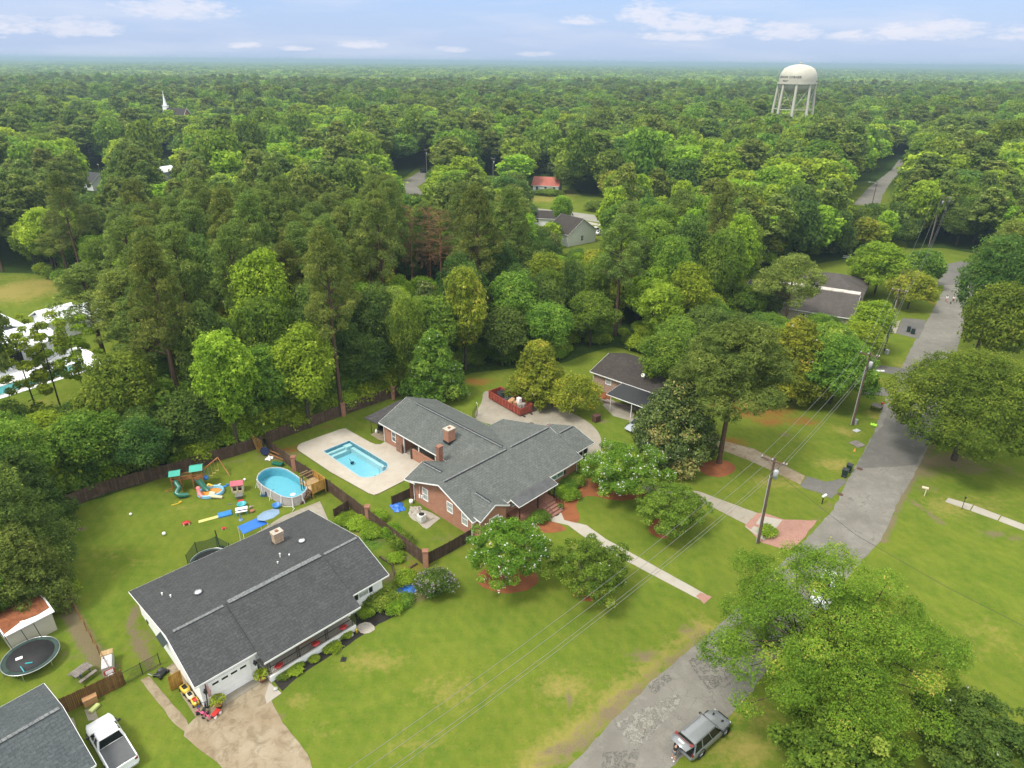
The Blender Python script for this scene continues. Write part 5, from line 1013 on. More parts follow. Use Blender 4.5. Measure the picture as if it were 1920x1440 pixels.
for i in range(0, n, 4): p = Vector((*rp[i], 0)); q = Vector((*o1[i], 0)); d = (q-p).normalized(); MB().box(-.05, .05, -.04, .04, 0, 1.27, Matrix.Translation(p+d*.06) @ Matrix.Rotation(math.atan2(d.y, d.x), 4, 'Z')).bar(p+d*.1+Vector((0, 0, .8)), p+d*.4+Vector((0, 0, .03)), .045).build('upright', MATS['trim_white'], r)
p = at(549, 926, 1.2)-c; MB().lathe([(.02, -.02), (.28, -.02), (.32, .03), (.25, .06), (.02, .06)], 16, (p.x, p.y, 1.1)).build('skimmer', MATS['trim_white'], r)
p = at(500, 930)-c; b = MB(); b.tube((p.x, p.y, 0), (p.x, p.y, .55), .16, n=12); b.ball((p.x, p.y, .6), .16, 10); b.path([(p.x+.1, p.y, .4), (p.x+.5, p.y+.2, .5), (p.x+.9, p.y+.3, .8)], .03, 6); b.cbox((p.x-.4, p.y-.1, .15), (.5, .25, .3)); b.build('filter_pump', mat('pump_blue', (.06, .12, .22), .4, var=.3), r)
# yellow timber deck
g = at(588, 922); r = empty('pool_deck_platform', g, 'fresh yellow timber deck with board screens and steps at the end of the above-ground pool', 'deck', R_(48)); b = MB(); b.box(-.9, 1.0, -1.3, 1.3, 1.08, 1.14); b.build('platform', MATS['wood_pale'], r)
for x in (-.85, .95):
    for y in (-1.25, 0, 1.25): MB().box(x-.05, x+.05, y-.05, y+.05, 0, 2.15).build('post', MATS['wood_gold'], r)
b = MB()
for k in range(12): b.box(-.9+k*.16, -.76+k*.16, -1.36, -1.31, .7, 2.1)
b.build('board_screen', MATS['wood_gold'], r); b = MB()
for k in range(16): b.box(1.01, 1.05, -1.25+k*.16, -1.11+k*.16, .75, 2.15)
b.build('board_screen', MATS['wood_gold'], r); MB().bar((-.9, 1.28, 2.1), (1.0, 1.28, 2.1), .06, .12).bar((-.9, 1.28, 1.6), (1, 1.28, 1.6), .04, .1).bar((-.85, 1.3, 2.4), (.3, 1.3, 2.4), .05, .1).build('rail', MATS['wood_pale'], r)
b = MB()
for k in range(6): b.box(-1.2-k*.27, -.93-k*.27, -1.25, -.35, .95-k*.17, 1.0-k*.17)
b.bar((-.9, -1.27, 1.05), (-2.55, -1.27, .05), .05, .22).bar((-.9, -.33, 1.05), (-2.55, -.33, .05), .05, .22); b.build('steps', MATS['wood_step'], r)
MB().tube((-1.1, .2, .9), (-1.1, .2, 2.7), .06, n=8).build('pole', MATS['black_metal'], r)
# ---------------------------------------------------------------- play set
mat('green_plastic', (.015, .15, .10), .35, var=.12, spec=.6); mat('teal_canvas', (.05, .42, .32), .7, var=.1, vscale=1.5); mat('blue_plastic', (.05, .25, .65), .4, var=.15); mat('yellow_plastic', (.72, .50, .04), .4, var=.1); mat('red_plastic', (.55, .03, .03), .4, var=.15); mat('pink_plastic', (.70, .10, .22), .45, var=.15); mat('white_plastic', (.78, .78, .76), .4, var=.06)
mat('teal_plastic', (.05, .45, .50), .4, var=.1); mat('orange_plastic', (.75, .30, .05), .5, var=.15); mat('cream_plastic', (.72, .62, .42), .5, var=.1); mat('navy', (.02, .03, .10), .5, var=.2); mat('rope', (.5, .4, .12), .8, var=.1)
t1 = at(327, 884, 2.6); t2 = at(367, 874, 2.9); sw = at(408, 858, 2.1); d = (t2-t1); d.z = 0; ang = math.atan2(d.y, d.x); O = Vector((t1.x, t1.y, 0)); r = empty('play_set', O, 'wooden play set with green-roofed towers, green slides and swings beside the rear fence', 'play set', ang); Ld = d.length
Mi = (Matrix.Translation(O) @ Matrix.Rotation(ang, 4, 'Z')).inverted()
def tower(x, s, hp, top):
    for dx in (-s, s):
        for dy in (-s, s): MB().box(x+dx-.05, x+dx+.05, dy-.05, dy+.05, 0, top-.15).build('post', MATS['wood_orange'], r)
    b = MB(); b.box(x-s, x+s, -s, s, hp, hp+.06)
    for z in (hp+.35, hp+.75): 
        for dy in (-s-.06, s+.06): b.box(x-s, x+s, dy-.02, dy+.02, z, z+.14)
    for k in range(6): b.box(x-s-.07, x-s-.04, -s+k*(2*s/6), -s+k*(2*s/6)+.14, hp, hp+.8)
    b.build('platform', MATS['wood_orange'], r)
    b = MB(); b.slab([(x-s-.15, -s-.25, top-.25), (x+s+.15, -s-.25, top-.25), (x+s+.15, .0, top+.1), (x-s-.15, .0, top+.1)], .03); b.slab([(x-s-.15, 0, top+.1), (x+s+.15, 0, top+.1), (x+s+.15, s+.25, top-.25), (x-s-.15, s+.25, top-.25)], .03); b.build('canopy', MATS['teal_canvas'], r)
tower(0, .5, 1.2, 2.6); tower(Ld, .6, 1.25, 2.9)
b = MB(); b.box(.55, Ld-.65, -.35, .35, 1.42, 1.47)
for s in (-.36, .36): b.box(.55, Ld-.65, s-.03, s+.03, 1.9, 2.02); 
for k in range(9): x = .7+k*(Ld-1.4)/8; b.box(x-.04, x+.04, -.37, -.34, 1.45, 1.95)
b.build('bridge', MATS['wood_orange'], r)
# spiral tube slide, then straight slide
b = MB(); pts = []
e = Mi @ at(349, 921); 
pts = [(0, -.5, 1.45), (.12, -.95, 1.3), (.38, -1.25, 1.05), (.22, -1.6, .82), (-.02, -1.8, .6), (.35, -2.1, .42), (.95, -2.1, .3), (1.3, -2.0, .28)]
b.path(pts, .3, 12); b.build('tube_slide', MATS['green_plastic'], r)
e = Mi @ at(391, 908); e.y = min(e.y, -1.7); b = MB(); b.loft([[(Ld-.3, -.65, 1.2), (Ld+.3, -.65, 1.2), (Ld+.34, -.65, 1.5), (Ld+.26, -.65, 1.5), (Ld+.24, -.65, 1.27), (Ld-.24, -.65, 1.27), (Ld-.26, -.65, 1.5), (Ld-.34, -.65, 1.5)]]+[[(x*(1)+Ld+(e.x-Ld)*t, -.65+(e.y+.65)*t, zz+dz) for x, dz in ((-.3, 0), (.3, 0), (.34, .3), (.26, .3), (.24, .07), (-.24, .07), (-.26, .3), (-.34, .3))] for t, zz in ((.3, .8), (.55, .5), (.8, .22), (1.0, .12))]); b.build('slide', MATS['green_plastic'], r)
s0 = Vector((Ld+.6, .1, 2.1)); s1 = Mi @ sw; s1.z = 2.1; e1 = Mi @ at(431, 893); b = MB(); b.bar(s0, s1, .1, .14); b.build('swing_beam', MATS['wood_orange'], r); MB().bar(s1, e1, .09).build('leg', MATS['wood_orange'], r); MB().bar(s1, s1+(s1-e1)*Vector((.6, 1, 0)).normalized().length*0+Vector((.3, 1.3, -2.1)), .09).build('leg', MATS['wood_orange'], r)
for k, t in enumerate((.2, .42, .62, .82)):
    p = s0+(s1-s0)*t; b = MB()
    for dx in (-.2, .2): b.tube((p.x+dx, p.y, p.z), (p.x+dx, p.y, .55), .02, n=5)
    b.cbox((p.x, p.y, .53), (.45, .18, .04)); b.build('swing', MATS['rope'] if k != 0 else MATS['blue_plastic'], r)
p = s0+(s1-s0)*.12; MB().lathe([(.02, 0), (.2, .02), (.3, .25), (.28, .5), (.22, .5), (.22, .1), (.02, .08)], 10, (p.x, p.y-.3, .7)).build('bucket_swing', MATS['blue_plastic'], r)
# ---------------------------------------------------------------- toys on the grass
def thing(name, mb, m, p, label, cat, rz=0, group=None, bevel=0):
    o = mb.build(name, MATS[m] if isinstance(m, str) else m, bevel=bevel); o.location = p; o.rotation_euler = (0, 0, rz); return tag(o, label, cat, group)
def crumple(name, px, py, s, m, label, cat, seed=0, h=.25):
    rg = random.Random(seed); b = MB(); n = 7; vs = [(s*(i/(n-1)-.5)*1.3+rg.uniform(-.1, .1)*s, s*(j/(n-1)-.5)+rg.uniform(-.1, .1)*s, .03+h*rg.random()*(1 if 0 < i < n-1 and 0 < j < n-1 else .2)) for j in range(n) for i in range(n)]
    b.add(vs, [(j*n+i, j*n+i+1, (j+1)*n+i+1, (j+1)*n+i) for j in range(n-1) for i in range(n-1)]); return thing(name, b, m, at(px, py), label, cat, rg.uniform(0, 3))
g = at(396, 925); r = empty('paddling_pool', g, 'inflatable paddling pool with orange floor, blue rim and pink and cream slide', 'paddling pool', .3)
def ring(rad, rr, sx=1, sy=1, a0=0, a1=2*math.pi, z=.0, n=20): return [(sx*rad*math.cos(a0+(a1-a0)*k/n), sy*rad*math.sin(a0+(a1-a0)*k/n), rr+z) for k in range(n+1)]
MB().path(ring(1.15, .13, 1.25, 1), .15, 8).path(ring(1.15, .13, 1.25, 1, z=.2), .13, 8).build('rim', mat('sky_plastic', (.25, .55, .78), .4, var=.1), r); MB().lathe([(.01, .06), (1.1, .06)], 24, (0, 0, 0), sx=1.25).build('floor', MATS['orange_plastic'], r)
MB().path([(-1.5, .6, .2), (-1.35, .1, .55), (-1.2, -.5, .5), (-.9, -.9, .25)], .22, 8).ball((-1.45, .75, .5), .3, 10).build('arch', mat('coral', (.75, .25, .22), .45, var=.1), r); MB().path([(-.1, -1.0, .35), (.5, -1.3, .3), (1.4, -1.5, .15)], .2, 8).path([(0, -.6, .4), (.6, -.9, .35)], .3, 8).build('slide', MATS['cream_plastic'], r); MB().path([(-.6, 1.0, .3), (-.3, 1.2, .6), (.1, 1.1, .35)], .18, 8).build('arch', MATS['yellow_plastic'], r)
g = at(447, 920); r = empty('playhouse', g, 'toy playhouse with a dark pink roof and cream walls', 'playhouse', .25); MB().slab([(-.75, -.6, 1.1), (.75, -.6, 1.1), (.75, 0, 1.5), (-.75, 0, 1.5)], .05).slab([(-.75, 0, 1.5), (.75, 0, 1.5), (.75, .6, 1.1), (-.75, .6, 1.1)], .05).build('roof', mat('dusty_pink', (.50, .10, .14), .6, var=.15), r)
b = MB(); 
for x in (-.6, 0, .6): b.box(x-.09, x+.09, -.5, -.42, 0, 1.1)
b.box(-.65, .65, -.5, -.42, 0, .3).box(-.65, -.57, -.42, .45, 0, 1.1).box(.57, .65, -.42, .45, 0, 1.1).box(-.65, .65, .42, .5, 0, 1.12); b.build('wall', MATS['cream_plastic'], r); MB().box(-.55, .55, -.40, .4, .02, .06).build('floor', MATS['iron_brown'], r)
thing('toy_table', MB().cbox((0, 0, .45), (.9, .8, .12)).cbox((0, 0, .2), (.6, .5, .4)), mat('grey_plastic', (.16, .16, .15), .6, var=.2), at(449, 934), 'dark grey plastic toy table in front of the playhouse', 'table', .3, bevel=.03)
thing('toy_crate', MB().cbox((0, 0, .2), (.55, .4, .35)), 'red_plastic', at(452, 943), 'small red toy crate between the grey table and the blue tub', 'toy', .3, bevel=.03)
thing('water_tub', MB().lathe([(.02, .05), (.42, .05), (.5, .4), (.55, .42), (.55, .46), (.46, .46), (.42, .12), (.02, .1)], 18), 'teal_plastic', at(454, 950), 'round blue plastic tub on the grass', 'tub')
g = at(454, 963); r = empty('water_table', g, 'white and teal water play table with a blue leg', 'play table', .35); MB().cbox((0, .25, .55), (1.35, .55, .14)).cbox((0, -.3, .5), (1.3, .25, .1)).build('top', MATS['white_plastic'], r, bevel=.04)
MB().cbox((.05, -.05, .53), (.9, .16, .1)).build('trough', MATS['navy'], r)
for x, y in ((-.6, -.3), (.55, -.3), (-.6, .4), (.55, .4)): MB().tube((x, y, 0), (x, y, .5), .045, n=6).build('leg', MATS['teal_plastic'], r)
g = at(452, 975); b = MB(); b.tube((0, 0, 0), (0, 0, .9), .05, n=8); b.lathe([(.28, 0), (.25, .1), (.05, .14)], 12); thing('toy_hoop_stand', b, mat('steel_blue', (.18, .28, .45), .5, var=.2), g, 'blue toy stand with a dark foot beside the water table', 'toy')
thing('watering_can', MB().ball((0, 0, .18), .18, 10).tube((0, 0, .2), (.4, .1, .35), .05, .03), mat('taupe', (.35, .30, .26), .6, var=.2), at(470, 953), 'grey-brown toy lying right of the water table', 'toy'); thing('clay_pot', MB().lathe([(.02, 0), (.2, 0), (.28, .25), (.22, .25), (.02, .2)], 14), mat('terracotta', (.34, .13, .07), .8, var=.2), at(473, 960), 'squat terracotta pot on the grass near the umbrella', 'pot')
for k, (px, py, rr, lab) in enumerate(((459, 901, .16, 'white ball between the playhouse and the above-ground pool'), (245.5, 966, .16, 'white ball lying alone far left in the play yard'), (308, 1003, .2, 'pale ball on the open grass behind the white house'))): thing('ball', MB().ball((0, 0, rr), rr, 14), 'white_plastic', at(px, py), lab, 'ball')
b = MB().mat(0); b.cbox((0, 0, .05), (2.6, .5, .07)); o = thing('water_slide_mat', b, mat('slide_yellow', (.62, .62, .12), .5, var=.25, vscale=1.2, color2=(.70, .60, .30)), at(395, 973), 'yellow water slide mat rolled out on the grass', 'slide mat', R_(30), bevel=.03); thing('splash_mat', MB().cbox((0, 0, .1), (1.5, .95, .18)).cbox((.5, 0, .2), (.35, .6, .06)), 'blue_plastic', at(422, 965), 'puffy blue splash cushion at the end of the yellow slide mat', 'mat', R_(28), bevel=.06)
for px, py, lab in ((350, 983, 'red toy car left on the grass of the play yard'), (420, 992, 'tiny red wagon near the black post by the white house')):
    s = .8 if px < 400 else .5; r = empty('toy_car', at(px, py), lab, 'toy car', .4); MB().loft([[(-.5*s, -.25*s, .15*s), (-.5*s, .25*s, .15*s), (-.5*s, .25*s, .35*s), (-.5*s, -.25*s, .35*s)], [(0, -.3*s, .1*s), (0, .3*s, .1*s), (0, .28*s, .5*s), (0, -.28*s, .5*s)], [(.5*s, -.25*s, .15*s), (.5*s, .25*s, .15*s), (.5*s, .2*s, .3*s), (.5*s, -.2*s, .3*s)]]).build('body', MATS['red_plastic'], r)
    for x in (-.35, .35):
        for y in (-.3, .3): MB().tube((x*s, (y-.04)*s, .12*s), (x*s, (y+.04)*s, .12*s), .12*s, n=10).build('wheel', MATS['cream_plastic'], r)
thing('toy_spade', MB().cbox((0, 0, .05), (.9, .12, .06), .3).cbox((.5, .2, .12), (.35, .2, .16), .9), 'yellow_plastic', at(329, 946), 'small yellow and green toy on the grass left of the paddling pool', 'toy', .2); thing('toy_spade', MB().cbox((0, 0, .06), (.5, .3, .1), .3).cbox((.3, .3, .1), (.2, .3, .16), .9), 'blue_plastic', at(421, 913), 'small blue toy on the grass right of the paddling pool', 'toy', .2)
thing('toy_scrap', MB().cbox((0, 0, .05), (.4, .16, .08)), 'white_plastic', at(411, 909), 'small white plastic toy beside the small blue toy', 'toy', .9); thing('toy_scrap', MB().cbox((0, 0, .04), (.55, .12, .07)), 'grey_plastic', at(431, 946), 'thin grey stick toy between the paddling pool and water table', 'toy', .1)
b = MB()
for k in range(7): b.bar((random.Random(k).uniform(-.5, .5), random.Random(k+9).uniform(-.4, .4), .05+.03*k), (random.Random(k+4).uniform(-.6, .6), random.Random(k+3).uniform(-.4, .4), .08+.03*k), .06)
thing('board_pile', b, 'wood_gold', at(316, 921), 'loose pile of yellow boards on bare ground under the left slide tower', 'boards')
# umbrella, canopy, post, trampoline behind the white house
g = at(503, 965, 2.3); g.z = 0; r = empty('patio_umbrella', g, 'tilted light blue patio umbrella behind the roof of the white house', 'umbrella'); b = MB(); n = 8; Mx = Matrix.Translation((0, 0, 2.3)) @ Matrix.Rotation(R_(-10), 4, 'Y') @ Matrix.Rotation(R_(-6), 4, 'X') @ Matrix.Scale(.74, 4)
vs = [(0, 0, .45)]+[(1.75*math.cos(2*math.pi*k/n), 1.75*math.sin(2*math.pi*k/n), 0) for k in range(n)]+[(0, 0, .42)]+[(1.75*math.cos(2*math.pi*k/n), 1.75*math.sin(2*math.pi*k/n), -.04) for k in range(n)]
b.add(vs, [(0, 1+k, 1+(k+1) % n) for k in range(n)]+[(9, 10+(k+1) % n, 10+k) for k in range(n)]+[(1+k, 10+k, 10+(k+1) % n, 1+(k+1) % n) for k in range(n)], Mx); b.build('canopy', mat('umbrella_blue', (.22, .33, .46), .7, var=.08), r); MB().tube((0, 0, 0), (0, 0, 2.65), .03, n=6).build('pole', MATS['silver'], r)
q = [at(x, y, 2.0) for x, y in ((446, 987), (486, 969), (502, 981), (456, 1001))]; c = sum(q, Vector())/4; c.z = 0; r = empty('blue_canopy', c, 'flat bright blue canopy on thin legs behind the white house roof', 'canopy'); MB().slab([tuple(p-c) for p in q], .05).build('sheet', mat('tarp_blue', (.03, .17, .62), .5, var=.15, vscale=1.5, bump=.5, bscale=3), r)
for p in q: MB().tube((p.x-c.x, p.y-c.y, 0), (p.x-c.x, p.y-c.y, 1.98), .03, n=6).build('leg', MATS['trim_white'], r)
g = at(413, 1029); b = MB(); b.tube((0, 0, 0), (-.2, .1, 2.4), .06, n=8); b.lathe([(.02, 0), (.3, 0), (.3, .3), (.25, .34), (.02, .34)], 14, (.2, -.1, 0)); thing('black_post', b, 'black_metal', g, 'black metal post with a round weighted foot behind the white house', 'post')
thing('cooler_tub', MB().lathe([(.02, 0), (.4, 0), (.5, .4), (.44, .4), (.4, .1), (.02, .1)], 18), 'blue_plastic', at(519, 951), 'round blue tub near the pool steps', 'tub')
b = MB(); b.path([(0, 0, .05), (.8, -.3, .05), (1.6, -.3, .06), (2.0, -.7, .1), (1.9, -1.2, .05)], .05, 6); thing('pool_hose', b, mat('hose', (.55, .6, .42), .5), at(524, 948), 'pale hose curling from the blue tub to the pool steps', 'hose')
def trampoline(label, cx, cy, rad, h, rz, net, px=True):
    g = Vector((cx, cy, 0)); r = empty('trampoline', g, label, 'trampoline', rz)
    MB().lathe([(.01, h-.02), (rad*.84, h), (rad*.84, h+.01), (.01, h)], 36).build('mat', mat('tramp_black', (.012, .012, .013), .7, var=.3), r); MB().lathe([(rad*.85, h+.01), (rad, h+.03), (rad, h-.03), (rad*.85, h-.01)], 36, smooth=False).build('pad', mat('tramp_green', (.03, .06, .05), .5, var=.5, vscale=1.5), r)
    MB().path(ring(rad*1.02, h, n=36), .035, 6).build('frame', MATS['silver'], r)
    for k in range(6):
        a = k*math.pi/3+.3; x, y = rad*math.cos(a), rad*math.sin(a); MB().tube((x, y, 0), (x, y, h), .035, n=6).build('leg', MATS['silver'], r)
        if net > 0: MB().tube((x*1.05, y*1.05, h*.4), (x*1.08, y*1.08, h+net), .04, n=6).build('net_pole', MATS['black_metal'], r)
    return r
r = trampoline('netted trampoline half hidden behind the rear eave of the white house', *at(396, 1062).xy, 1.9, .85, .2, 1.5)
m = bpy.data.materials.new('net'); m.use_nodes = True; nt = m.node_tree; pb = nt.nodes['Principled BSDF']; pb.inputs['Base Color'].default_value = (.02, .05, .03, 1); pb.inputs['Alpha'].default_value = .6
b = MB(); K = 36; vs = []; 
for k in range(K): a = 2*math.pi*k/K; s = 1.5-.35*abs(math.sin(3*(a-.3))); vs += [(1.93*math.cos(a), 1.93*math.sin(a), .9), (2.0*math.cos(a), 2.0*math.sin(a), .85+s)]
b.add(vs, [(2*k, 2*((k+1) % K), 2*((k+1) % K)+1, 2*k+1) for k in range(K)]); b.build('net', m, r)
q = at(57, 1229, .9); r = trampoline('large round black trampoline with bent net poles in front of the garden shed', q.x, q.y, 2.15, .9, .5, 0)
for a, l in ((1.2, 1.6), (2.3, 1.7), (1.7, 1.2)): x, y = 2.1*math.cos(a), 2.1*math.sin(a); MB().tube((x, y, .5), (x-.3, y+.2, .9+l), .03, n=6).build('net_pole', MATS['black_metal'], r)
MB().bar((-.3, -.9, .95), (.25, -1.1, 1.0), .08).path([(-.6, -1.2, .95), (-.5, -1.5, 1.3), (-.3, -1.9, .95)], .04, 6).build('fallen_net_part', MATS['teal_plastic'], r)
thing('flying_disc', MB().cbox((0, 0, .03), (.5, .3, .06), .6), 'white_plastic', at(36, 1235, .92), 'white scrap lying on the mat of the round trampoline', 'toy')
# clutter in the fence corner
b = MB(); [b.bar((.12*q_, .05*q_, 0), (.25*q_-.3, -.1-.05*q_, 2.5-.15*q_), .09, .05) for q_ in range(-2, 4)]; thing('leaning_boards', b, 'wood_gold', at(488, 848), 'yellow boards propped upright in the corner where the two board fences meet', 'boards')
b = MB(); b.lathe([(.55, -.02), (.62, 0), (.55, .02)], 22, (0, 0, 0), Matrix.Translation((0, 0, .75)) @ Matrix.Rotation(R_(80), 4, 'X')); b.lathe([(.01, 0), (.55, .0)], 22, (0, 0, 0), Matrix.Translation((0, 0, .75)) @ Matrix.Rotation(R_(80), 4, 'X')); thing('trampoline_ring', b, 'navy', at(498, 855), 'small round dark trampoline ring leaning on the fence corner', 'ring')
thing('timber_rack', MB().bar((0, 0, .7), (3.0, -1.9, .7), .08, .14).bar((0, -.3, .35), (3.0, -2.2, .35), .08, .14).bar((.1, 0, 0), (.1, 0, .8), .09).bar((2.9, -1.9, 0), (2.9, -1.9, .8), .09), 'wood_orange', at(500, 850), 'orange-brown timber rack along the divider fence', 'timber')
thing('green_sled', MB().cbox((0, 0, .2), (1.6, .6, .3), .2).cbox((.7, .1, .35), (.3, .6, .3), .2), 'green_plastic', at(521, 872), 'dark green plastic sled at the foot of the divider fence', 'sled', -.5, bevel=.08)
crumple('white_bundle', 505, 860, .8, 'white_plastic', 'crumpled white bundle beside the timber rack', 'bundle', 21, .3)
# shed
S_ = House('garden_shed', 'cream sided garden shed with rust coloured pine needles over its white roof', 'shed', tuple(at(108, 1180).xy), 200)
_a = at(40, 1216).xy-at(108, 1180).xy; S_.r.rotation_euler = (0, 0, math.atan2(_a.y, _a.x)); S_.a = math.atan2(_a.y, _a.x)
S_.part('wall', MB().box(0, 3.6, -3.2, 0, 0, 2.2), 'siding_shed'); S_.part('roof', MB().slab([(-.2, .25, 2.2), (3.8, .25, 2.2), (3.8, -1.6, 2.75), (-.2, -1.6, 2.75)], .08).slab([(-.2, -1.6, 2.75), (3.8, -1.6, 2.75), (3.8, -3.4, 2.2), (-.2, -3.4, 2.2)], .08), 'paint_white')
b = MB(); b.slab([(-.05, -.35, 2.41), (1.0, -.2, 2.45), (2.2, -.4, 2.39), (3.7, 0, 2.31), (3.75, -1.55, 2.78), (-.05, -1.58, 2.79)], .04); b.slab([(-.05, -1.6, 2.79), (3.75, -1.6, 2.79), (3.75, -3.3, 2.27), (-.05, -3.3, 2.27)], .04); S_.part('needle_litter', b, mat('needles', (.26, .085, .03), .95, var=.35, vscale=2.5, bump=1, bscale=12)); S_.part('door', MB().box(-.04, 0, -2.2, -1.0, .1, 2.0), 'paint_white')
# picnic table
g = at(157, 1268); r = empty('picnic_table', g, 'weathered grey picnic table with two benches beside the brown board fence', 'picnic table', R_(62)); 
MB().cbox((0, 0, .75), (1.5, .85, .06)).build('table_top', MATS['wood_grey'], r)
for y in (-.75, .75): MB().cbox((0, y, .42), (1.5, .32, .05)).build('bench', MATS['wood_grey'], r)
MB().bar((-.5, -.8, .4), (-.5, .8, .4), .05, .1).bar((.5, -.8, .4), (.5, .8, .4), .05, .1).bar((-.5, -.55, 0), (-.5, -.2, .72), .08).bar((-.5, .55, 0), (-.5, .2, .72), .08).bar((.5, -.55, 0), (.5, -.2, .72), .08).bar((.5, .55, 0), (.5, .2, .72), .08).build('trestle', MATS['wood_grey'], r)
thing('cup', MB().lathe([(.02, 0), (.07, 0), (.08, .16), (.02, .16)], 10), 'navy', at(151, 1268, .78), 'dark cup standing on the picnic table', 'cup')
g = at(205, 1252); r = empty('dog_house', g, 'white box painted with black scribbles and a tan lid beside the picnic table', 'box', R_(118)); MB().cbox((0, 0, .5), (2.0, .8, 1.0)).build('body', mat('scribble', (.80, .80, .78), .6, var=.12, vscale=6, color2=(.3, .3, .3)), r, bevel=.02); MB().cbox((.8, 0, 1.04), (.6, .95, .08)).build('lid', MATS['wood_pale'], r)
p = at(212, 1290); g = at(213, 1283); r = empty('basketball_hoop', (g.x+.05, g.y-.06, 1.25), 'little basketball hoop with a white net fixed on the brown board fence', 'basketball hoop', math.atan2(*(at(234, 1285)-at(108, 1345)).yx)); MB().cbox((0, -.05, .35), (.8, .04, .5)).build('backboard', MATS['red_plastic'], r, bevel=.02); MB().cbox((0, -.075, .35), (.6, .02, .34)).build('board_panel', MATS['white_plastic'], r); MB().path([(.2*math.cos(k*math.pi/6), -.3+.2*math.sin(k*math.pi/6), .12) for k in range(13)], .015, 5).lathe([(.19, .12), (.12, -.15)], 10, (0, -.3, 0)).build('net', MATS['white_plastic'], r)
thing('storage_chest', MB().cbox((0, 0, .35), (1.0, .6, .7)).cbox((0, 0, .73), (1.06, .68, .08)), mat('tan_lid', (.50, .28, .13), .6, var=.1), at(171, 1318), 'tan lidded storage chest standing by the brown board fence', 'chest', R_(40), bevel=.05)
thing('turtle_tub', MB().cbox((0, 0, .15), (.85, .4, .28)), mat('lime', (.55, .62, .22), .5, var=.1), at(178, 1330), 'lime green boat shaped toy leaning by the tan chest', 'toy', R_(70), bevel=.08)
# ---------------------------------------------------------------- things round the white garage
def wp(x, y, z=0): return W.world(x, y, z)
def ride_on(label, x, y, rz, body, seat, s=1.0):
    r = empty('ride_on_car', wp(x, y), label, 'toy car', W.a+rz)
    MB().loft([[(-.42*s, -.2*s, .12), (-.42*s, .2*s, .12), (-.42*s, .2*s, .34*s), (-.42*s, -.2*s, .34*s)], [(-.2*s, -.27*s, .1), (-.2*s, .27*s, .1), (-.2*s, .25*s, .42*s), (-.2*s, -.25*s, .42*s)], [(.2*s, -.27*s, .1), (.2*s, .27*s, .1), (.2*s, .25*s, .4*s), (.2*s, -.25*s, .4*s)], [(.5*s, -.22*s, .12), (.5*s, .22*s, .12), (.5*s, .18*s, .28*s), (.5*s, -.18*s, .28*s)]]).build('body', MATS[body], r)
    MB().cbox((-.05*s, 0, .42*s), (.3*s, .3*s, .06)).cbox((.16*s, 0, .45*s), (.04, .3*s, .14)).build('seat', MATS[seat], r)
    for a in (-.28, .3):
        for b_ in (-.27, .27): MB().tube((a*s, (b_-.05)*s, .12), (a*s, (b_+.05)*s, .12), .12, n=12).build('wheel', MATS['black_metal'], r)
ride_on('large yellow ride-on toy car, the one farthest back along the white wall', -.35, 3.15, R_(95), 'yellow_plastic', 'dark_inside', 1.15)
ride_on('cream ride-on toy car between two yellow ones beside the white wall', -.3, 2.2, R_(92), 'cream_plastic', 'dark_inside')
ride_on('yellow and red ride-on toy car next to the dark tricycle', -.25, 1.35, R_(88), 'yellow_plastic', 'red_plastic')
def trike(label, x, y, rz, m, s=1.0):
    r = empty('tricycle', wp(x, y), label, 'tricycle', W.a+rz); MB().path([(.35*s, 0, .2*s), (.3*s, 0, .5*s), (-.05*s, 0, .35*s), (-.35*s, 0, .25*s)], .035, 6).bar((.28*s, -.2*s, .6*s), (.28*s, .2*s, .6*s), .03).bar((-.3*s, -.2*s, .15*s), (-.3*s, .2*s, .15*s), .03).build('frame', MATS[m], r); MB().cbox((-.12*s, 0, .42*s), (.24*s, .2*s, .06)).build('seat', MATS[m], r, bevel=.02)
    for a, b_, q in ((.36, 0, .2), (-.3, -.22, .13), (-.3, .22, .13)): MB().tube((a*s, (b_-.03)*s, q*s), (a*s, (b_+.03)*s, q*s), q*s, n=14).build('wheel', MATS['black_metal'], r)
trike('dark blue tricycle parked against the garage wall', -.3, .5, R_(80), 'navy', 1.2); trike('black tricycle beside the garage corner', .05, .05, R_(60), 'black_metal', 1.1); trike('pink tricycle near the garage corner', -.35, -.2, R_(120), 'pink_plastic', 1.0); trike('small pale pink scooter toy nearest the driveway', -.1, -.75, R_(100), 'pink_plastic', .8)
r = empty('toy_wagon', wp(.5, -.95), 'little red wagon with white wheels at the garage corner', 'wagon', W.a+.4); MB().cbox((0, 0, .3), (.7, .4, .18)).build('tray', MATS['red_plastic'], r, bevel=.03); MB().bar((.35, 0, .25), (.8, .1, .1), .03).build('handle', MATS['black_metal'], r)
for a in (-.24, .24):
    for b_ in (-.2, .2): MB().tube((a, b_-.03, .13), (a, b_+.03, .13), .13, n=12).build('wheel', MATS['white_plastic'], r)
g = at(303, 1265); r = empty('lawn_mower', g, 'dark walk-behind lawn mower with silver handles by the wooden gate', 'lawn mower', R_(70)); MB().loft([[(-.45, -.3, .12), (-.45, .3, .12), (-.45, .25, .3), (-.45, -.25, .3)], [(0, -.38, .1), (0, .38, .1), (0, .3, .42), (0, -.3, .42)], [(.45, -.3, .12), (.45, .3, .12), (.45, .22, .3), (.45, -.22, .3)]]).build('deck', MATS['black_metal'], r); MB().lathe([(.2, .4), (.2, .62), (.12, .68), (.02, .68)], 12).build('engine', mat('dark_grey', (.06, .065, .07), .5, var=.3), r); MB().bar((-.3, -.22, .35), (-1.0, -.22, 1.05), .04).bar((-.3, .22, .35), (-1.0, .22, 1.05), .04).bar((-1.0, -.22, 1.05), (-1.0, .22, 1.05), .04).build('handle', MATS['silver'], r)
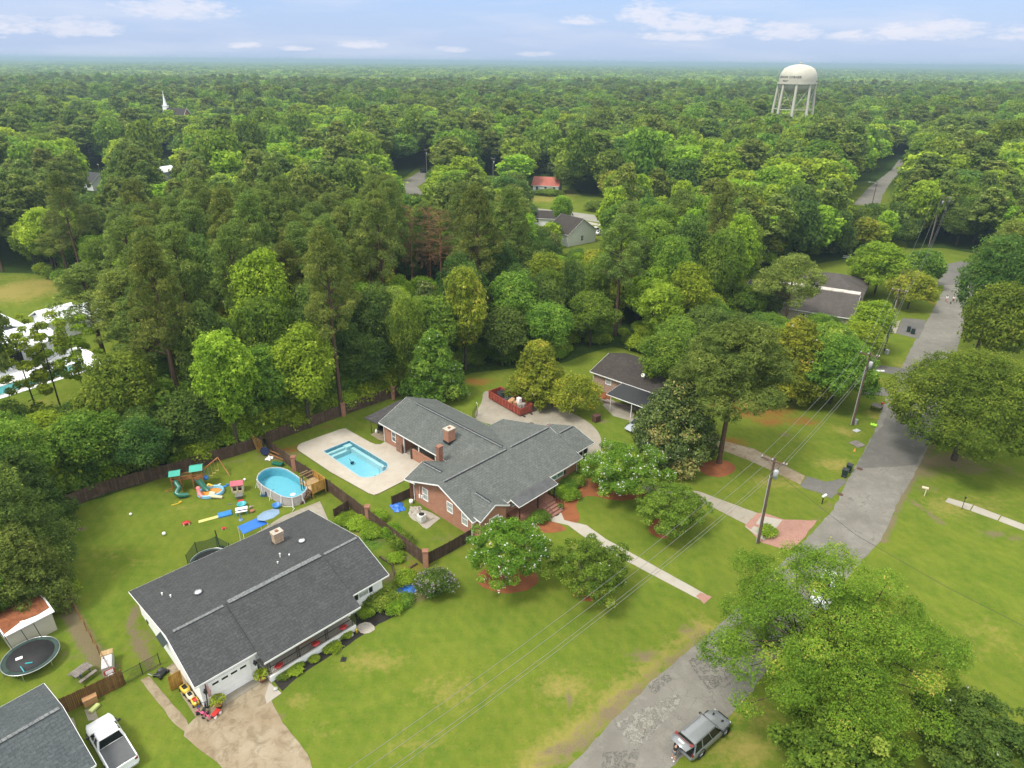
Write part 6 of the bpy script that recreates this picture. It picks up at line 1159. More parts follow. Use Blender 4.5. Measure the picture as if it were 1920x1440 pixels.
for a in (-.4, .4):
    for b_ in (-.36, .36): MB().tube((a, b_-.04, .15), (a, b_+.04, .15), .15, n=12).build('wheel', MATS['black_metal'], r)
p0 = wp(.3, .22); r = empty('flag_on_pole', wp(.45, .2, 1.2), 'furled red and white striped flag on a leaning black pole at the garage corner', 'flag', W.a); MB().tube((-.15, 0, -1.2), (0, -.35, 1.7), .045, n=8).build('pole', MATS['black_metal'], r)
t = NT('flag_cloth', .8); wv = t.t.nodes.new('ShaderNodeTexWave'); wv.inputs['Scale'].default_value = 4; t.link(t.tc.outputs['UV'], wv.inputs[0]); t.out(t.mix(t.rng(wv.outputs['Fac'], .45, .55), (.55, .04, .05), (.75, .75, .75)))
MB().loft([[(.02, -.32, 1.5), (.14, -.34, 1.5), (.12, -.26, 1.5), (.03, -.26, 1.5)], [(.05, -.2, .6), (.32, -.24, .6), (.28, -.1, .6), (.06, -.12, .6)], [(.08, -.1, -.1), (.3, -.1, -.1), (.26, -.02, -.1), (.1, -.02, -.1)]]).build('cloth', t.m, r)
def potted(label, p, s=1.0, pot='terracotta', lm='leaf_bright'):
    r = empty('potted_plant', p, label, 'potted plant'); MB().lathe([(.02, 0), (.2*s, 0), (.3*s, .35*s), (.33*s, .38*s), (.26*s, .38*s), (.02, .33*s)], 16).build('pot', MATS[pot], r)
    rng = np.random.RandomState(int(p.x*10) % 99); n = 260; a = rng.uniform(0, 6.28, n); t = rng.uniform(.1, 1, n); C = np.stack([np.cos(a)*t*.55*s, np.sin(a)*t*.55*s, .38*s+.5*s*np.sin(t*2.6)], 1); Nn = C*0+np.array([0, 0, 1.])+rng.normal(size=C.shape)*.5
    o = bpy.data.objects.new('foliage', leafmesh('foliage', C, Nn, np.full(n, .22*s), rng.uniform(.3, 1, n), .4, MATS[lm], 1)); col.objects.link(o); o.parent = r; return r
potted('bushy fern in a clay pot left of the garage door', wp(1.0, -.35), 1.15); potted('bushy fern in a clay pot right of the garage door', wp(4.75, -.35), 1.15)
for k, x in enumerate((6.1, 9.6, 12.4)):
    r = empty('flower_basket', wp(x, -1.0, 1.25), ['red flower basket on the porch rail nearest the garage', 'red flower basket on the middle of the porch rail', 'red flower basket on the porch rail farthest from the garage'][k], 'flower basket', W.a); MB().lathe([(.02, -.18), (.2, -.12), (.3, .05), (.02, .05)], 12, sx=1.3).build('basket', MATS['red_plastic'], r)
    rng = np.random.RandomState(k); C = rng.normal(size=(90, 3))*np.array([.2, .12, .06])+np.array([0, 0, .1]); o = bpy.data.objects.new('flowers', leafmesh('flowers', C, C*0+np.array([0, 0, 1.])+rng.normal(size=C.shape)*.4, np.full(90, .09), rng.rand(90), .8, mat('petal_red', (.45, .02, .03), .6, var=.4), 1)); col.objects.link(o); o.parent = r
r = empty('porch_bench', wp(9.0, .2, .66), 'orange-brown wooden bench on the porch of the white house', 'bench', W.a); MB().cbox((0, 0, .42), (1.4, .5, .06)).build('seat', MATS['wood_orange'], r); MB().cbox((0, .27, .75), (1.4, .05, .5)).build('backrest', MATS['wood_orange'], r)
for x in (-.6, .6):
    for y in (-.2, .2): MB().cbox((x, y, .2), (.06, .06, .4)).build('leg', MATS['wood_orange'], r)
# along the bed: little stones and plants
for k, (x, y) in enumerate(((573, 1229), (603, 1211), (659, 1192), (517, 1293))): thing('garden_stone', MB().ball((0, 0, .1), .22, 9, sz=.6), mat('pale_stone', (.5, .48, .44), .9, var=.2), at(x, y), ['round pale stone at the middle of the porch bed', 'round pale stone left of the middle porch bed shrub', 'round pale stone at the right end of the porch bed', 'pale stone at the corner of the forecourt'][k], 'stone')
thing('garden_ornament', MB().lathe([(.02, 0), (.12, .02), (.05, .2), (.14, .35), (.02, .5)], 10), 'yellow_plastic', at(669, 1186), 'small yellow garden ornament near the gravel patch', 'ornament')
b = MB(); b.tube((0, 0, 0), (0, 0, .55), .03, n=6); b.cbox((0, 0, .04), (.45, .45, .08)); thing('sprinkler', b, 'black_metal', at(644, 1237), 'small black lawn sprinkler standing on the front lawn', 'sprinkler')
# raised garden frames between the houses
q = [at(*p) for p in ((712, 1045), (735, 1060), (742, 1082), (782, 1058))]; O = q[0]; b = MB()
for a, c in zip(q[:-1], q[1:]): b.bar(a-O+Vector((0, 0, .1)), c-O+Vector((0, 0, .1)), .14, .2)
thing('garden_edging', b, 'wood_fence', O, 'dark timber edging round a planting patch between the two houses', 'edging')
crumple('blue_tarp', 760, 1109, 1.6, 'tarp_blue', 'crumpled bright blue tarp lying in the garden bed beside the white house', 'tarp', 3); crumple('blue_tarp', 746, 952, 1.4, 'tarp_blue', 'small crumpled blue tarp against the screen fence of the brick house', 'tarp', 5, .35)
# ---------------------------------------------------------------- brick house surroundings
b = MB(); P_ = [at(*p) for p in ((768, 968), (795, 955), (825, 972), (797, 990))]; sheet('gravel_bed', [(765, 968), (775, 950), (800, 958), (826, 972), (800, 992), (775, 975)], .016, MATS['pale_gravel'], .15)
thing('equipment_pad', MB().box(-.8, .8, -.8, .8, 0, .1), 'concrete_pale', at(795, 972), 'square concrete pad under the air conditioner', 'concrete pad', R_(46))
g = at(791, 976, .1); r = empty('air_conditioner', g, 'round-cornered white air conditioning unit beside the brick gable', 'air conditioner', R_(46)); MB().box(-.42, .42, -.42, .42, 0, .9).build('housing', mat('ac_white', (.62, .62, .60), .5, var=.12, vscale=8), r, bevel=.12); MB().lathe([(.02, .91), (.33, .905), (.33, .93), (.02, .95)], 18).build('fan_grille', MATS['dark_inside'], r)
thing('bucket', MB().lathe([(.02, 0), (.2, 0), (.24, .5), (.2, .5), (.02, .45)], 14), 'white_plastic', at(771, 944), 'white bucket at the rear corner of the brick house', 'bucket'); crumple('rubble_pile', 778, 958, 1.3, 'pale_gravel', 'heap of pale rubble and scraps beside the air conditioner', 'rubble', 8, .3)
potted('dark planter pot on the red mulch by the front steps', at(1051, 955), .7, 'silver', 'leaf_dark'); potted('small pot with a plant left of the round entry mat', at(1027, 975), .6, 'silver', 'leaf_green')
thing('door_mat', MB().lathe([(.02, .0), (.62, .0), (.62, .03), (.02, .03)], 24), 'tramp_black', at(1039, 962, .022), 'round black mat at the foot of the front steps', 'mat')
# dark lean-to cover behind the pool wing
q = [at(x, y, 2.45) for x, y in ((683, 783), (750, 750), (790, 745), (780, 766), (713, 797))]; c = sum(q, Vector())/5; c.z = 0; r = empty('patio_cover', c, 'low dark flat patio cover behind the end of the pool wing', 'patio cover'); mat('dark_membrane', (.04, .037, .04), .8, var=.45, vscale=1.5, color2=(.085, .078, .075)); MB().slab([tuple(p-c) for p in q], .14).build('roof', MATS['dark_membrane'], r)
for x, y in ((697, 812), (722, 798), (735, 790)): p = at(x, y)-c; MB().tube((p.x, p.y, 0), (p.x, p.y, 2.35), .06, n=6).build('post', MATS['wood_fence'], r)
thing('gas_bottle', MB().lathe([(.02, 0), (.2, .02), (.2, .45), (.1, .58), (.06, .7), (.02, .7)], 14), 'white_plastic', at(706, 812), 'white gas bottle under the dark patio cover', 'gas bottle'); thing('grill', MB().cbox((0, 0, .6), (1.1, .5, .9)).cbox((0, 0, 1.1), (.8, .45, .25)), 'black_metal', at(716, 806), 'black covered grill under the dark patio cover', 'grill', .8, bevel=.08)
sheet('path', [(695, 815), (720, 800), (722, 828), (708, 824)], .014, MATS['concrete_brown'], .05)
# dumpster
q0 = at(916, 748); q1 = at(975, 782); a = math.atan2(q1.y-q0.y, q1.x-q0.x); r = empty('dumpster', (q0.x, q0.y, 0), 'long open red dumpster full of rubbish standing on the back driveway', 'dumpster', a); Ld = (q1-q0).length; mat('dumpster_red', (.34, .07, .045), .55, var=.3, vscale=1.5); b = MB(); Wd = 2.4
b.box(0, Ld, 0, .08, .25, 1.45).box(0, Ld, Wd-.08, Wd, .25, 1.45).box(0, .08, .08, Wd-.08, .25, 1.45).box(Ld-.08, Ld, .08, Wd-.08, .25, 1.35).box(0, Ld, 0, Wd, .2, .28).box(-.04, Ld+.04, -.06, .0, 1.38, 1.5).box(-.04, Ld+.04, Wd, Wd+.06, 1.38, 1.5)
for k in range(11): x = .3+k*(Ld-.6)/10; b.box(x-.04, x+.04, -.09, 0, .25, 1.38); b.box(x-.04, x+.04, Wd, Wd+.09, .25, 1.38)
b.build('bin', MATS['dumpster_red'], r); MB().bar((0, .5, .12), (Ld+.6, .5, .12), .14, .2).bar((0, Wd-.5, .12), (Ld+.6, Wd-.5, .12), .14, .2).build('skid', MATS['iron_brown'], r)
rg = random.Random(5); k = 0
for nm, mm, x, y, sx, sy, lab, ct in (('rubbish_bag', 'tramp_black', 2.2, 1.2, 1.3, 1.6, 'heap of black bags in the dumpster', 'rubbish'), ('rubbish_bag', 'dark_grey', 3.6, 1.1, 1.0, 1.3, 'dark grey crumpled sheeting in the middle of the dumpster', 'rubbish'), ('cardboard_pile', 'tan_lid', 4.9, 1.0, .9, .9, 'tan cardboard boxes in the dumpster', 'cardboard'), ('appliance', 'white_plastic', 5.7, 1.5, .5, .6, 'white scrapped appliance standing in the dumpster', 'appliance'), ('rubbish_bag', 'taupe', 6.6, 1.1, .8, 1.0, 'pale brown scrap at the near end of the dumpster', 'rubbish')):
    b = MB(); w0 = Matrix.Translation((q0.x, q0.y, 0)) @ Matrix.Rotation(a, 4, 'Z') @ Vector((x, y, .3))
    if nm == 'appliance': b.box(-.35, .35, -.3, .3, 0, 1.7)
    else:
        for j in range(5): b.cbox((rg.uniform(-.4, .4)*sx, rg.uniform(-.4, .4)*sy, .45+rg.random()*.45), (sx*.8, sy*.7, .6+rg.random()*.4), rg.random()*3, rg.uniform(-.4, .4))
    thing(nm, b, mm, w0, lab, ct, a, bevel=.08)
# side gate beside the dumpster
g = at(886, 792); r = empty('iron_gate', g, 'dark iron gate panel standing open between the lawn and the dumpster yard', 'gate', R_(75)); b = MB()
for k in range(9): b.bar((k*.28, 0, .05), (k*.28, 0, 1.8), .03)
b.bar((0, 0, .2), (2.3, 0, .2), .04).bar((0, 0, 1.7), (2.3, 0, 1.7), .04); b.build('bars', MATS['black_metal'], r); MB().path([(2.4, 0, 0), (2.4, 0, 1.9), (2.6, .2, 2.0)], .05, 6).build('post', MATS['silver'], r)
thing('fire_box', MB().box(-.5, .5, -.4, .4, 0, 1.0).box(-.55, .55, -.45, .45, 1.0, 1.08), mat('rusty', (.10, .045, .03), .9, var=.4, vscale=5), at(1118, 790), 'rusty brown outdoor stove box on the grass beyond the back driveway', 'stove', .6, bevel=.02)
thing('stone_border', MB().bar((0, 0, .2), (7.5, -4.0, .2), .5, .4), mat('stone_wall', (.25, .20, .17), .9, var=.4, vscale=6, bump=.8, bscale=8), at(1105, 748), 'low stone border between the trees and the black carport', 'wall')
crumple('leaf_heap', 1132, 742, 2.2, 'needles', 'orange heap of raked needles below the brick wall of the neighbour house', 'leaf heap', 11, .4)
thing('wheelie_bin', MB().box(-.3, .3, -.35, .35, .05, 1.0).box(-.33, .33, -.38, .38, 1.0, 1.07), 'green_plastic', at(1117, 737), 'green bin beside the brick wall of the neighbour house', 'bin', .4, bevel=.03)
thing('stump', MB().lathe([(.5, 0), (.42, .3), (.4, .5), (.02, .52)], 12), 'rusty', at(996, 800), 'dark stump poking up behind the rear roof of the brick house', 'stump')
# ---------------------------------------------------------------- vehicles
mat('car_grey', (.25, .265, .27), .32, var=.04, metal=.25, coat=.5); mat('car_white', (.78, .79, .79), .35, var=.03, coat=.4); mat('car_silver', (.42, .45, .48), .3, metal=.4, var=.04, coat=.4); mat('car_dark', (.03, .035, .045), .3, var=.1, coat=.5); mat('tyre', (.02, .02, .02), .85, var=.2); mat('auto_glass', (.012, .016, .015), .12, var=.3, spec=.25); mat('lamp_red', (.22, .02, .02), .25, var=.1); mat('lamp_clear', (.6, .62, .62), .15, var=.1)
def ring_sec(x, hw, zb, zt, c=.25, tw=.9):
    """rounded box cross-section at station x"""
    h = zt-zb; return [(x, -hw*.93, zb), (x, hw*.93, zb), (x, hw, zb+h*.25), (x, hw, zb+h*.62), (x, hw*(.5+tw/2), zt-h*.1), (x, hw*tw-.06, zt), (x, 0, zt+.03), (x, -hw*tw+.06, zt), (x, -hw*(.5+tw/2), zt-h*.1), (x, -hw, zb+h*.62), (x, -hw, zb+h*.25)]
def wheels(r, xs, tw, R=.38):
    for x in xs:
        for s in (-1, 1):
            o = MB().lathe([(R*.6, -.12), (R*.95, -.12), (R, -.07), (R, .07), (R*.95, .12), (R*.6, .12)], 22, (0, 0, 0), Matrix.Translation((x, s*tw, R)) @ Matrix.Rotation(R_(90), 4, 'X')).build('wheel', MATS['tyre'], r)
            b = MB().lathe([(.02, .09), (.09, .1), (.1, .07), (R*.62, .06), (R*.64, .11)], 16, (0, 0, 0), Matrix.Translation((x, s*tw, R)) @ Matrix.Rotation(R_(90*-s), 4, 'X'))
            for k in range(5): a = k*2*math.pi/5; b.bar((x, s*(tw+.1), R), (x+math.cos(a)*R*.6, s*(tw+.1), R+math.sin(a)*R*.6), .05, .03)
            b.build('rim', MATS['silver'], o)
def car(name, label, cat, pos, rz, paint, L_=5.0, Wd=1.92, kind='suv', group=None, detail=True, open_gate=False):
    r = empty(name, pos, label, cat, rz, group); h = Wd/2; f = L_/2; H = 1.75 if kind == 'suv' else 1.45 if kind == 'sedan' else 1.9; belt = H*.58
    st = [(-f, h*.86, .38, belt*.92), (-f+.12, h*.96, .28, belt), (-f+.9, h, .25, belt+.04), (0, h, .25, belt), (f-1.25, h, .25, belt-.02), (f-.7, h*.97, .27, belt-.10), (f-.22, h*.86, .32, belt-.22), (f, h*.72, .42, belt-.40)]
    if kind == 'pickup': st = [(-f, h*.95, .5, 1.12), (-f+.1, h, .42, 1.15), (-.35, h, .36, 1.15), (0, h, .36, 1.15), (f-1.25, h, .36, 1.16), (f-.7, h*.99, .36, 1.14), (f-.2, h*.9, .4, 1.02), (f, h*.75, .5, .85)]
    b = MB()
    for x in ((f-.95), (-f+1.05)):
        for s in (-1, 1): b.lathe([(.47, -.05), (.47, .06), (.40, .06)], 18, (0, 0, 0), Matrix.Translation((x, s*(h-.02), .40)) @ Matrix.Rotation(R_(90), 4, 'X'))
    b2 = MB().loft([ring_sec(x, w_, zb, zt) for x, w_, zb, zt in st]); bo = b2.build('body', MATS[paint], r); b.build('wheel_arch', MATS['tyre'], bo)
    # greenhouse
    if kind == 'suv': ws, rs, rb, bb = f-1.45, f-2.15, -f+.42, -f+.12
    elif kind == 'sedan': ws, rs, rb, bb = f-1.3, f-2.05, -f+1.45, -f+.75
    else: ws, rs, rb, bb = f-1.45, f-2.15, -.25, -.42
    hb, ht = h*.93, h*.74; zb = belt-.03 if kind != 'pickup' else 1.12; zt = H
    def q(x, y, z): return (x, y, z)
    g = MB(); g.add([q(ws, -hb, zb), q(ws, hb, zb), q(bb, hb, zb), q(bb, -hb, zb), q(rs, -ht, zt-.05), q(rs, ht, zt-.05), q(rb, ht, zt-.06), q(rb, -ht, zt-.06)], [(0, 1, 5, 4), (1, 2, 6, 5), (2, 3, 7, 6), (3, 0, 4, 7), (4, 5, 6, 7)]); g.build('window_glass', MATS['auto_glass'], r)
    rf_ = MB().loft([[(x, -w_, z), (x, -w_*.9, z+.05), (x, 0, z+.08), (x, w_*.9, z+.05), (x, w_, z), (x, 0, z-.02)] for x, w_, z in ((rs+.02, ht*.97, zt-.07), (rs-.25, ht+.01, zt-.05), ((rs+rb)/2, ht+.02, zt-.04), (rb+.1, ht+.01, zt-.05), (rb-.06, ht*.97, zt-.07))])
    for s in (-1, 1):
        rf_.bar((ws-.02, s*hb, zb), (rs, s*ht, zt-.05), .07, .06); rf_.bar((bb, s*hb, zb), (rb, s*ht, zt-.05), .12, .1)
        for t in ((.46,) if kind == 'pickup' else (.36, .70)): rf_.bar((ws+(bb-ws)*t, s*(hb+.005), zb), (rs+(rb-rs)*t, s*(ht+.005), zt-.05), .09, .05)
        if kind == 'suv': rf_.bar((rs-.2, s*(ht-.08), zt+.05), (rb+.2, s*(ht-.08), zt+.05), .035)
    rf_.build('roof', MATS[paint], r)
    wheels(r, (f-.95, -f+1.05), h-.13, .39 if kind != 'sedan' else .33)
    for s in (-1, 1):
        MB().cbox((ws-.18, s*(h+.1), zb+.1), (.14, .24, .16)).build('mirror', MATS['black_metal'] if kind != 'sedan' else MATS[paint], r, bevel=.03)
        MB().cbox((f-.17, s*h*.70, st[-1][3]+.04), (.2, .26, .1), rz=-s*.5).build('headlight', MATS['lamp_clear'], r, bevel=.03); MB().cbox((-f+.06, s*h*.82, belt-.12 if kind != 'pickup' else 1.0), (.14, .22, .22)).build('taillight', MATS['lamp_red'], r, bevel=.02)
    if detail:
        MB().cbox((f-.02, 0, .62), (.06, h*1.0, .2)).build('grille', MATS['black_metal'], r); MB().cbox((-f-.03, 0, .5), (.16, Wd*.86, .2)).build('bumper', MATS[paint] if kind != 'pickup' else MATS['silver'], r, bevel=.04)
        MB().bar((ws-.1, -.55, zb+.06), (ws-.32, .0, zb+.16), .02).bar((ws-.1, .1, zb+.06), (ws-.32, .65, zb+.16), .02).build('wiper', MATS['black_metal'], r)
    return r
g = at(1313, 1418); g2 = at(1355, 1380); a = math.atan2(g2.y-g.y, g2.x-g.x); c = (g+g2)/2+Vector((-math.sin(a), math.cos(a), 0))*.86; c.z = .015
suv = car('suv', 'grey sport utility vehicle parked at the street edge with its tailgate raised', 'car', c, a, 'car_grey', 5.05, 1.94)
for x, y in ((1.75, .42), (1.75, -.42)): MB().cbox((x, y, 1.015), (.22, .12, .05), rz=.2 if y > 0 else -.2).build('hood_vent', MATS['dark_inside'], suv)
tg = MB().loft([[(-2.2, -.78, 1.70), (-2.2, .78, 1.70), (-2.2, .78, 1.76), (-2.2, -.78, 1.76)], [(-2.6, -.84, 1.93), (-2.6, .84, 1.93), (-2.62, .84, 2.0), (-2.62, -.84, 2.0)], [(-3.0, -.82, 1.96), (-3.0, .82, 1.96), (-3.02, .80, 2.05), (-3.02, -.80, 2.05)], [(-3.3, -.72, 1.86), (-3.3, .72, 1.86), (-3.33, .7, 1.93), (-3.33, -.7, 1.93)]]).build('tailgate', MATS['car_grey'], suv); MB().cbox((-2.98, 0, 2.055), (.16, .5, .02), ry=R_(4)).build('number_plate', MATS['paint_white'], tg)
MB().path([(-2.62, -.8, 2.03), (-2.7, -.45, 2.05), (-2.72, 0, 2.06), (-2.7, .45, 2.05), (-2.62, .8, 2.03)], .03, 6).cbox((-2.66, -.72, 2.02), (.3, .2, .04)).cbox((-2.66, .72, 2.02), (.3, .2, .04)).build('taillight', MATS['lamp_red'], tg); MB().cbox((-2.42, 0, 1.9), (.36, 1.3, .03), ry=R_(29)).build('rear_glass', MATS['auto_glass'], tg)
MB().cbox((-2.46, 0, 1.02), (.16, 1.5, .7)).build('cargo_opening', MATS['dark_inside'], suv)
g = at(239.6, 1428, 1.15); g2 = at(200, 1362, 1.15); a = math.atan2(g2.y-g.y, g2.x-g.x); n_ = Vector((-math.sin(a), math.cos(a), 0)); u_ = Vector((math.cos(a), math.sin(a), 0)); nose = at(182, 1348, .95); nose.z = 0
pk = car('pickup_truck', 'white pickup truck with a grey bed cover on the lawn by the corner house', 'truck', nose-u_*2.85+n_*0.0+Vector((0, 0, .01)), a, 'car_white', 5.8, 2.02, 'pickup')
MB().box(-2.82, -.48, -.88, .88, 1.15, 1.21).build('bed_cover', mat('bed_cover', (.10, .105, .11), .7, var=.1), pk, bevel=.02); MB().box(-2.85, -.45, .88, .97, 1.14, 1.22).box(-2.85, -.45, -.97, -.88, 1.14, 1.22).build('bed_rail', MATS['car_white'], pk, bevel=.02)
car('parked_car', 'silver car nosing out from under the dark magnolia beside the carport', 'car', at(1196, 803), R_(220), 'car_silver', 4.4, 1.8, 'sedan', detail=False)
car('parked_car', 'white car glimpsed through the crown of the big foreground oak', 'car', at(1545, 1118), R_(232), 'car_white', 4.9, 1.95, 'suv', detail=False)
car('parked_car', 'white car parked nearest the street beside the cream house', 'car', at(1647, 602), R_(-20), 'car_white', 4.6, 1.8, 'sedan', detail=False); car('parked_car', 'dark car parked between the cream house and the white car', 'car', at(1632, 592), R_(-25), 'car_dark', 4.6, 1.8, 'sedan', detail=False); car('parked_car', 'red car by the flower bushes of the cream house', 'car', at(1617, 578), R_(-30), mat('car_red', (.45, .03, .02), .35, var=.1).name, 4.4, 1.75, 'sedan', detail=False)
car('parked_car', 'dark car far away on the bend of the road left of centre', 'car', at(795, 323), R_(70), 'car_dark', 4.8, 1.9, 'suv', detail=False); car('parked_car', 'white car behind the white gabled house by the middle road', 'car', at(1118, 436), R_(20), 'car_white', 4.8, 1.9, 'suv', detail=False); car('parked_car', 'second white car just right of the white gabled house', 'car', at(1128, 440), R_(20), 'car_white', 4.4, 1.8, 'sedan', detail=False)
# ---------------------------------------------------------------- people
mat('skin', (.48, .27, .18), .6, var=.08); mat('cloth_black', (.015, .015, .018), .85, var=.3); mat('cloth_grey', (.10, .12, .14), .85, var=.2); mat('cloth_white', (.72, .72, .72), .8, var=.08); mat('hair', (.03, .02, .014), .7, var=.3); mat('cloth_pink', (.45, .25, .22), .8, var=.1)
def skinned(name, V, E, Rr, m, parent, lev=1):
    me = bpy.data.meshes.new(name); me.from_pydata(V, E, []); o = bpy.data.objects.new(name, me); col.objects.link(o); me.materials.append(MATS[m])
    md = o.modifiers.new('skin', 'SKIN'); 
    for i, r_ in enumerate(Rr):
        s = me.skin_vertices[0].data[i] if me.skin_vertices else None
        if s: s.radius = r_ if isinstance(r_, tuple) else (r_, r_); s.use_root = (i == 0)
    md.use_smooth_shade = True; sb = o.modifiers.new('sub', 'SUBSURF'); sb.levels = lev; sb.render_levels = lev; o.parent = parent; return o
def person(label, pos, rz, s=1.0, shirt='cloth_black', pants='cloth_grey', lean=0.0, reach=0.0, stride=.1, short=True, sleeves=True):
    r = empty('person', pos, label, 'person', rz); r.scale = (s, s, s); fl = lean
    hip = Vector((0, 0, .92)); ch = hip+Vector((math.sin(fl)*.38, 0, math.cos(fl)*.38)); nk = hip+Vector((math.sin(fl)*.56, 0, math.cos(fl)*.56)); hd = nk+Vector((math.sin(fl*1.1)*.13+.02, 0, math.cos(fl)*.13)); tp = hd+Vector((math.sin(fl)*.10, 0, math.cos(fl)*.1))
    V = [hip, ch, nk, hd, tp]; E = [(0, 1), (1, 2), (2, 3), (3, 4)]; Q = [(.135, .10), (.15, .105), (.06, .06), (.075, .09), (.07, .08)]
    J = {}
    for sd in (-1, 1):
        k = Vector((.06+stride*(sd > 0)*.8, sd*.11, .50)); an = Vector((-.02+stride*sd, sd*.12, .08)); toe = an+Vector((.17, .02*sd, -.045)); i = len(V)
        V += [Vector((0, sd*.09, .86)), k, an, toe]; E += [(0, i), (i, i+1), (i+1, i+2), (i+2, i+3)]; Q += [(.085, .09), .058, .038, (.04, .025)]
        shd = ch+Vector((math.sin(fl)*.12, sd*.17, math.cos(fl)*.12)); el = shd+Vector((.08+reach*.22, sd*.07, -.26+reach*.14)); wr = el+Vector((.12+reach*.14, -sd*.02, -.2+reach*.2)); hn = wr+Vector((.06, 0, -.05)); i = len(V)
        V += [shd, el, wr, hn]; E += [(1, i), (i, i+1), (i+1, i+2), (i+2, i+3)]; Q += [.055, .04, .028, (.035, .018)]; J[sd] = (k, shd, el, hn)
        dr = (hn-wr).normalized()
        for fgr, (oy, ln) in enumerate(((-.03, .07), (-.01, .085), (.01, .08), (.03, .06))): i = len(V); V += [hn+Vector((0, oy, 0))+dr*.03, hn+Vector((0, oy, -.01))+dr*(.03+ln)]; E += [(i-2*fgr-1, i), (i, i+1)]; Q += [.010, .008]
        i = len(V); V += [hn+Vector((.01, -sd*.055, .01))]; E += [(i-9, i)]; Q += [.011]
    skinned('body', V, E, Q, 'skin', r)
    T = [hip+Vector((0, 0, .02)), ch, nk-Vector((0, 0, .03))]; TE = [(0, 1), (1, 2)]; TQ = [(.155, .12), (.17, .125), (.075, .075)]
    for sd in (-1, 1): _, shd, el, hn = J[sd]; i = len(T); T += [shd, shd+(el-shd)*.8]; TE += [(1, i), (i, i+1)]; TQ += [.07, .06]
    skinned('shirt', T, TE, TQ, shirt, r); T = [hip+Vector((0, 0, .03))]; TE = []; TQ = [(.15, .12)]
    for sd in (-1, 1):
        k = J[sd][0]; top = Vector((0, sd*.09, .86)); end = top+(k-top)*(.95 if short else 1); i = len(T); T += [top, end]; TE += [(0, i), (i, i+1)]; TQ += [.105, .085]
        if not short: T += [Vector((-.02+stride*sd, sd*.12, .12))]; TE += [(i+1, i+2)]; TQ += [.06]
    skinned('trousers' if not short else 'shorts', T, TE, TQ, pants, r); MB().ball((hd.x-.01, 0, hd.z+.085), .105, 14, sz=.95).build('hair', MATS['hair'], r)
    f = MB(); 
    for y in (-.035, .035): f.ball((hd.x+.085, y, hd.z+.03), .011, 6)
    f.bar((hd.x+.08, -.025, hd.z-.045), (hd.x+.08, .025, hd.z-.045), .012).ball((hd.x+.095, 0, hd.z), .016, 6); f.build('face', MATS['iron_brown'], r)
    for sd in (-1, 1): a_ = Vector((-.02+stride*sd, sd*.12, .02)); MB().cbox((a_.x+.07, a_.y, .012), (.27, .1, .03)).build('sandal', MATS['cloth_white'], r, bevel=.01)
    return r
pf = at(1262, 1424); person('person in black shirt and grey shorts leaning under the raised tailgate of the grey car', (pf.x, pf.y, .015), math.atan2(c.y-2-pf.y, c.x-1.4-pf.x)*0+R_(45), 1.0, lean=.45, reach=.9, stride=.08)
p_ = at(1773, 568); person('person in a white shirt walking on the far part of the street', (p_.x, p_.y, .015), R_(235), 1.0, 'cloth_white', 'cloth_pink', stride=.22); p_ = at(1786, 568); person('person in a pale top with dark hair walking beside the one in white', (p_.x, p_.y, .015), R_(240), .95, 'cloth_white', 'cloth_black', stride=.2)
# a small dark dog
g = at(1782, 570); r = empty('dog', (g.x, g.y, .015), 'small dark dog walking next to the two people on the street', 'dog', R_(230))
V = [(0, 0, .36), (.22, 0, .37), (.36, 0, .46), (.47, 0, .50), (.58, 0, .47), (-.22, 0, .36), (-.36, 0, .45)]; E = [(0, 1), (1, 2), (2, 3), (3, 4), (0, 5), (5, 6)]; Q = [.085, .10, .06, .065, .03, .08, .02]
for x, b_ in ((.22, 1), (-.22, 5)):
    for s in (-1, 1): i = len(V); V += [(x+.02, s*.07, .24), (x-(.05 if b_ == 5 else .01), s*.07, .13), (x, s*.07, .02)]; E += [(b_, i), (i, i+1), (i+1, i+2)]; Q += [.045, .025, .02]
skinned('body', V, E, Q, 'hair', r); MB().cbox((.45, .05, .57), (.03, .03, .07)).build('ear', MATS['hair'], r); MB().cbox((.45, -.05, .57), (.03, .03, .07)).build('ear', MATS['hair'], r)
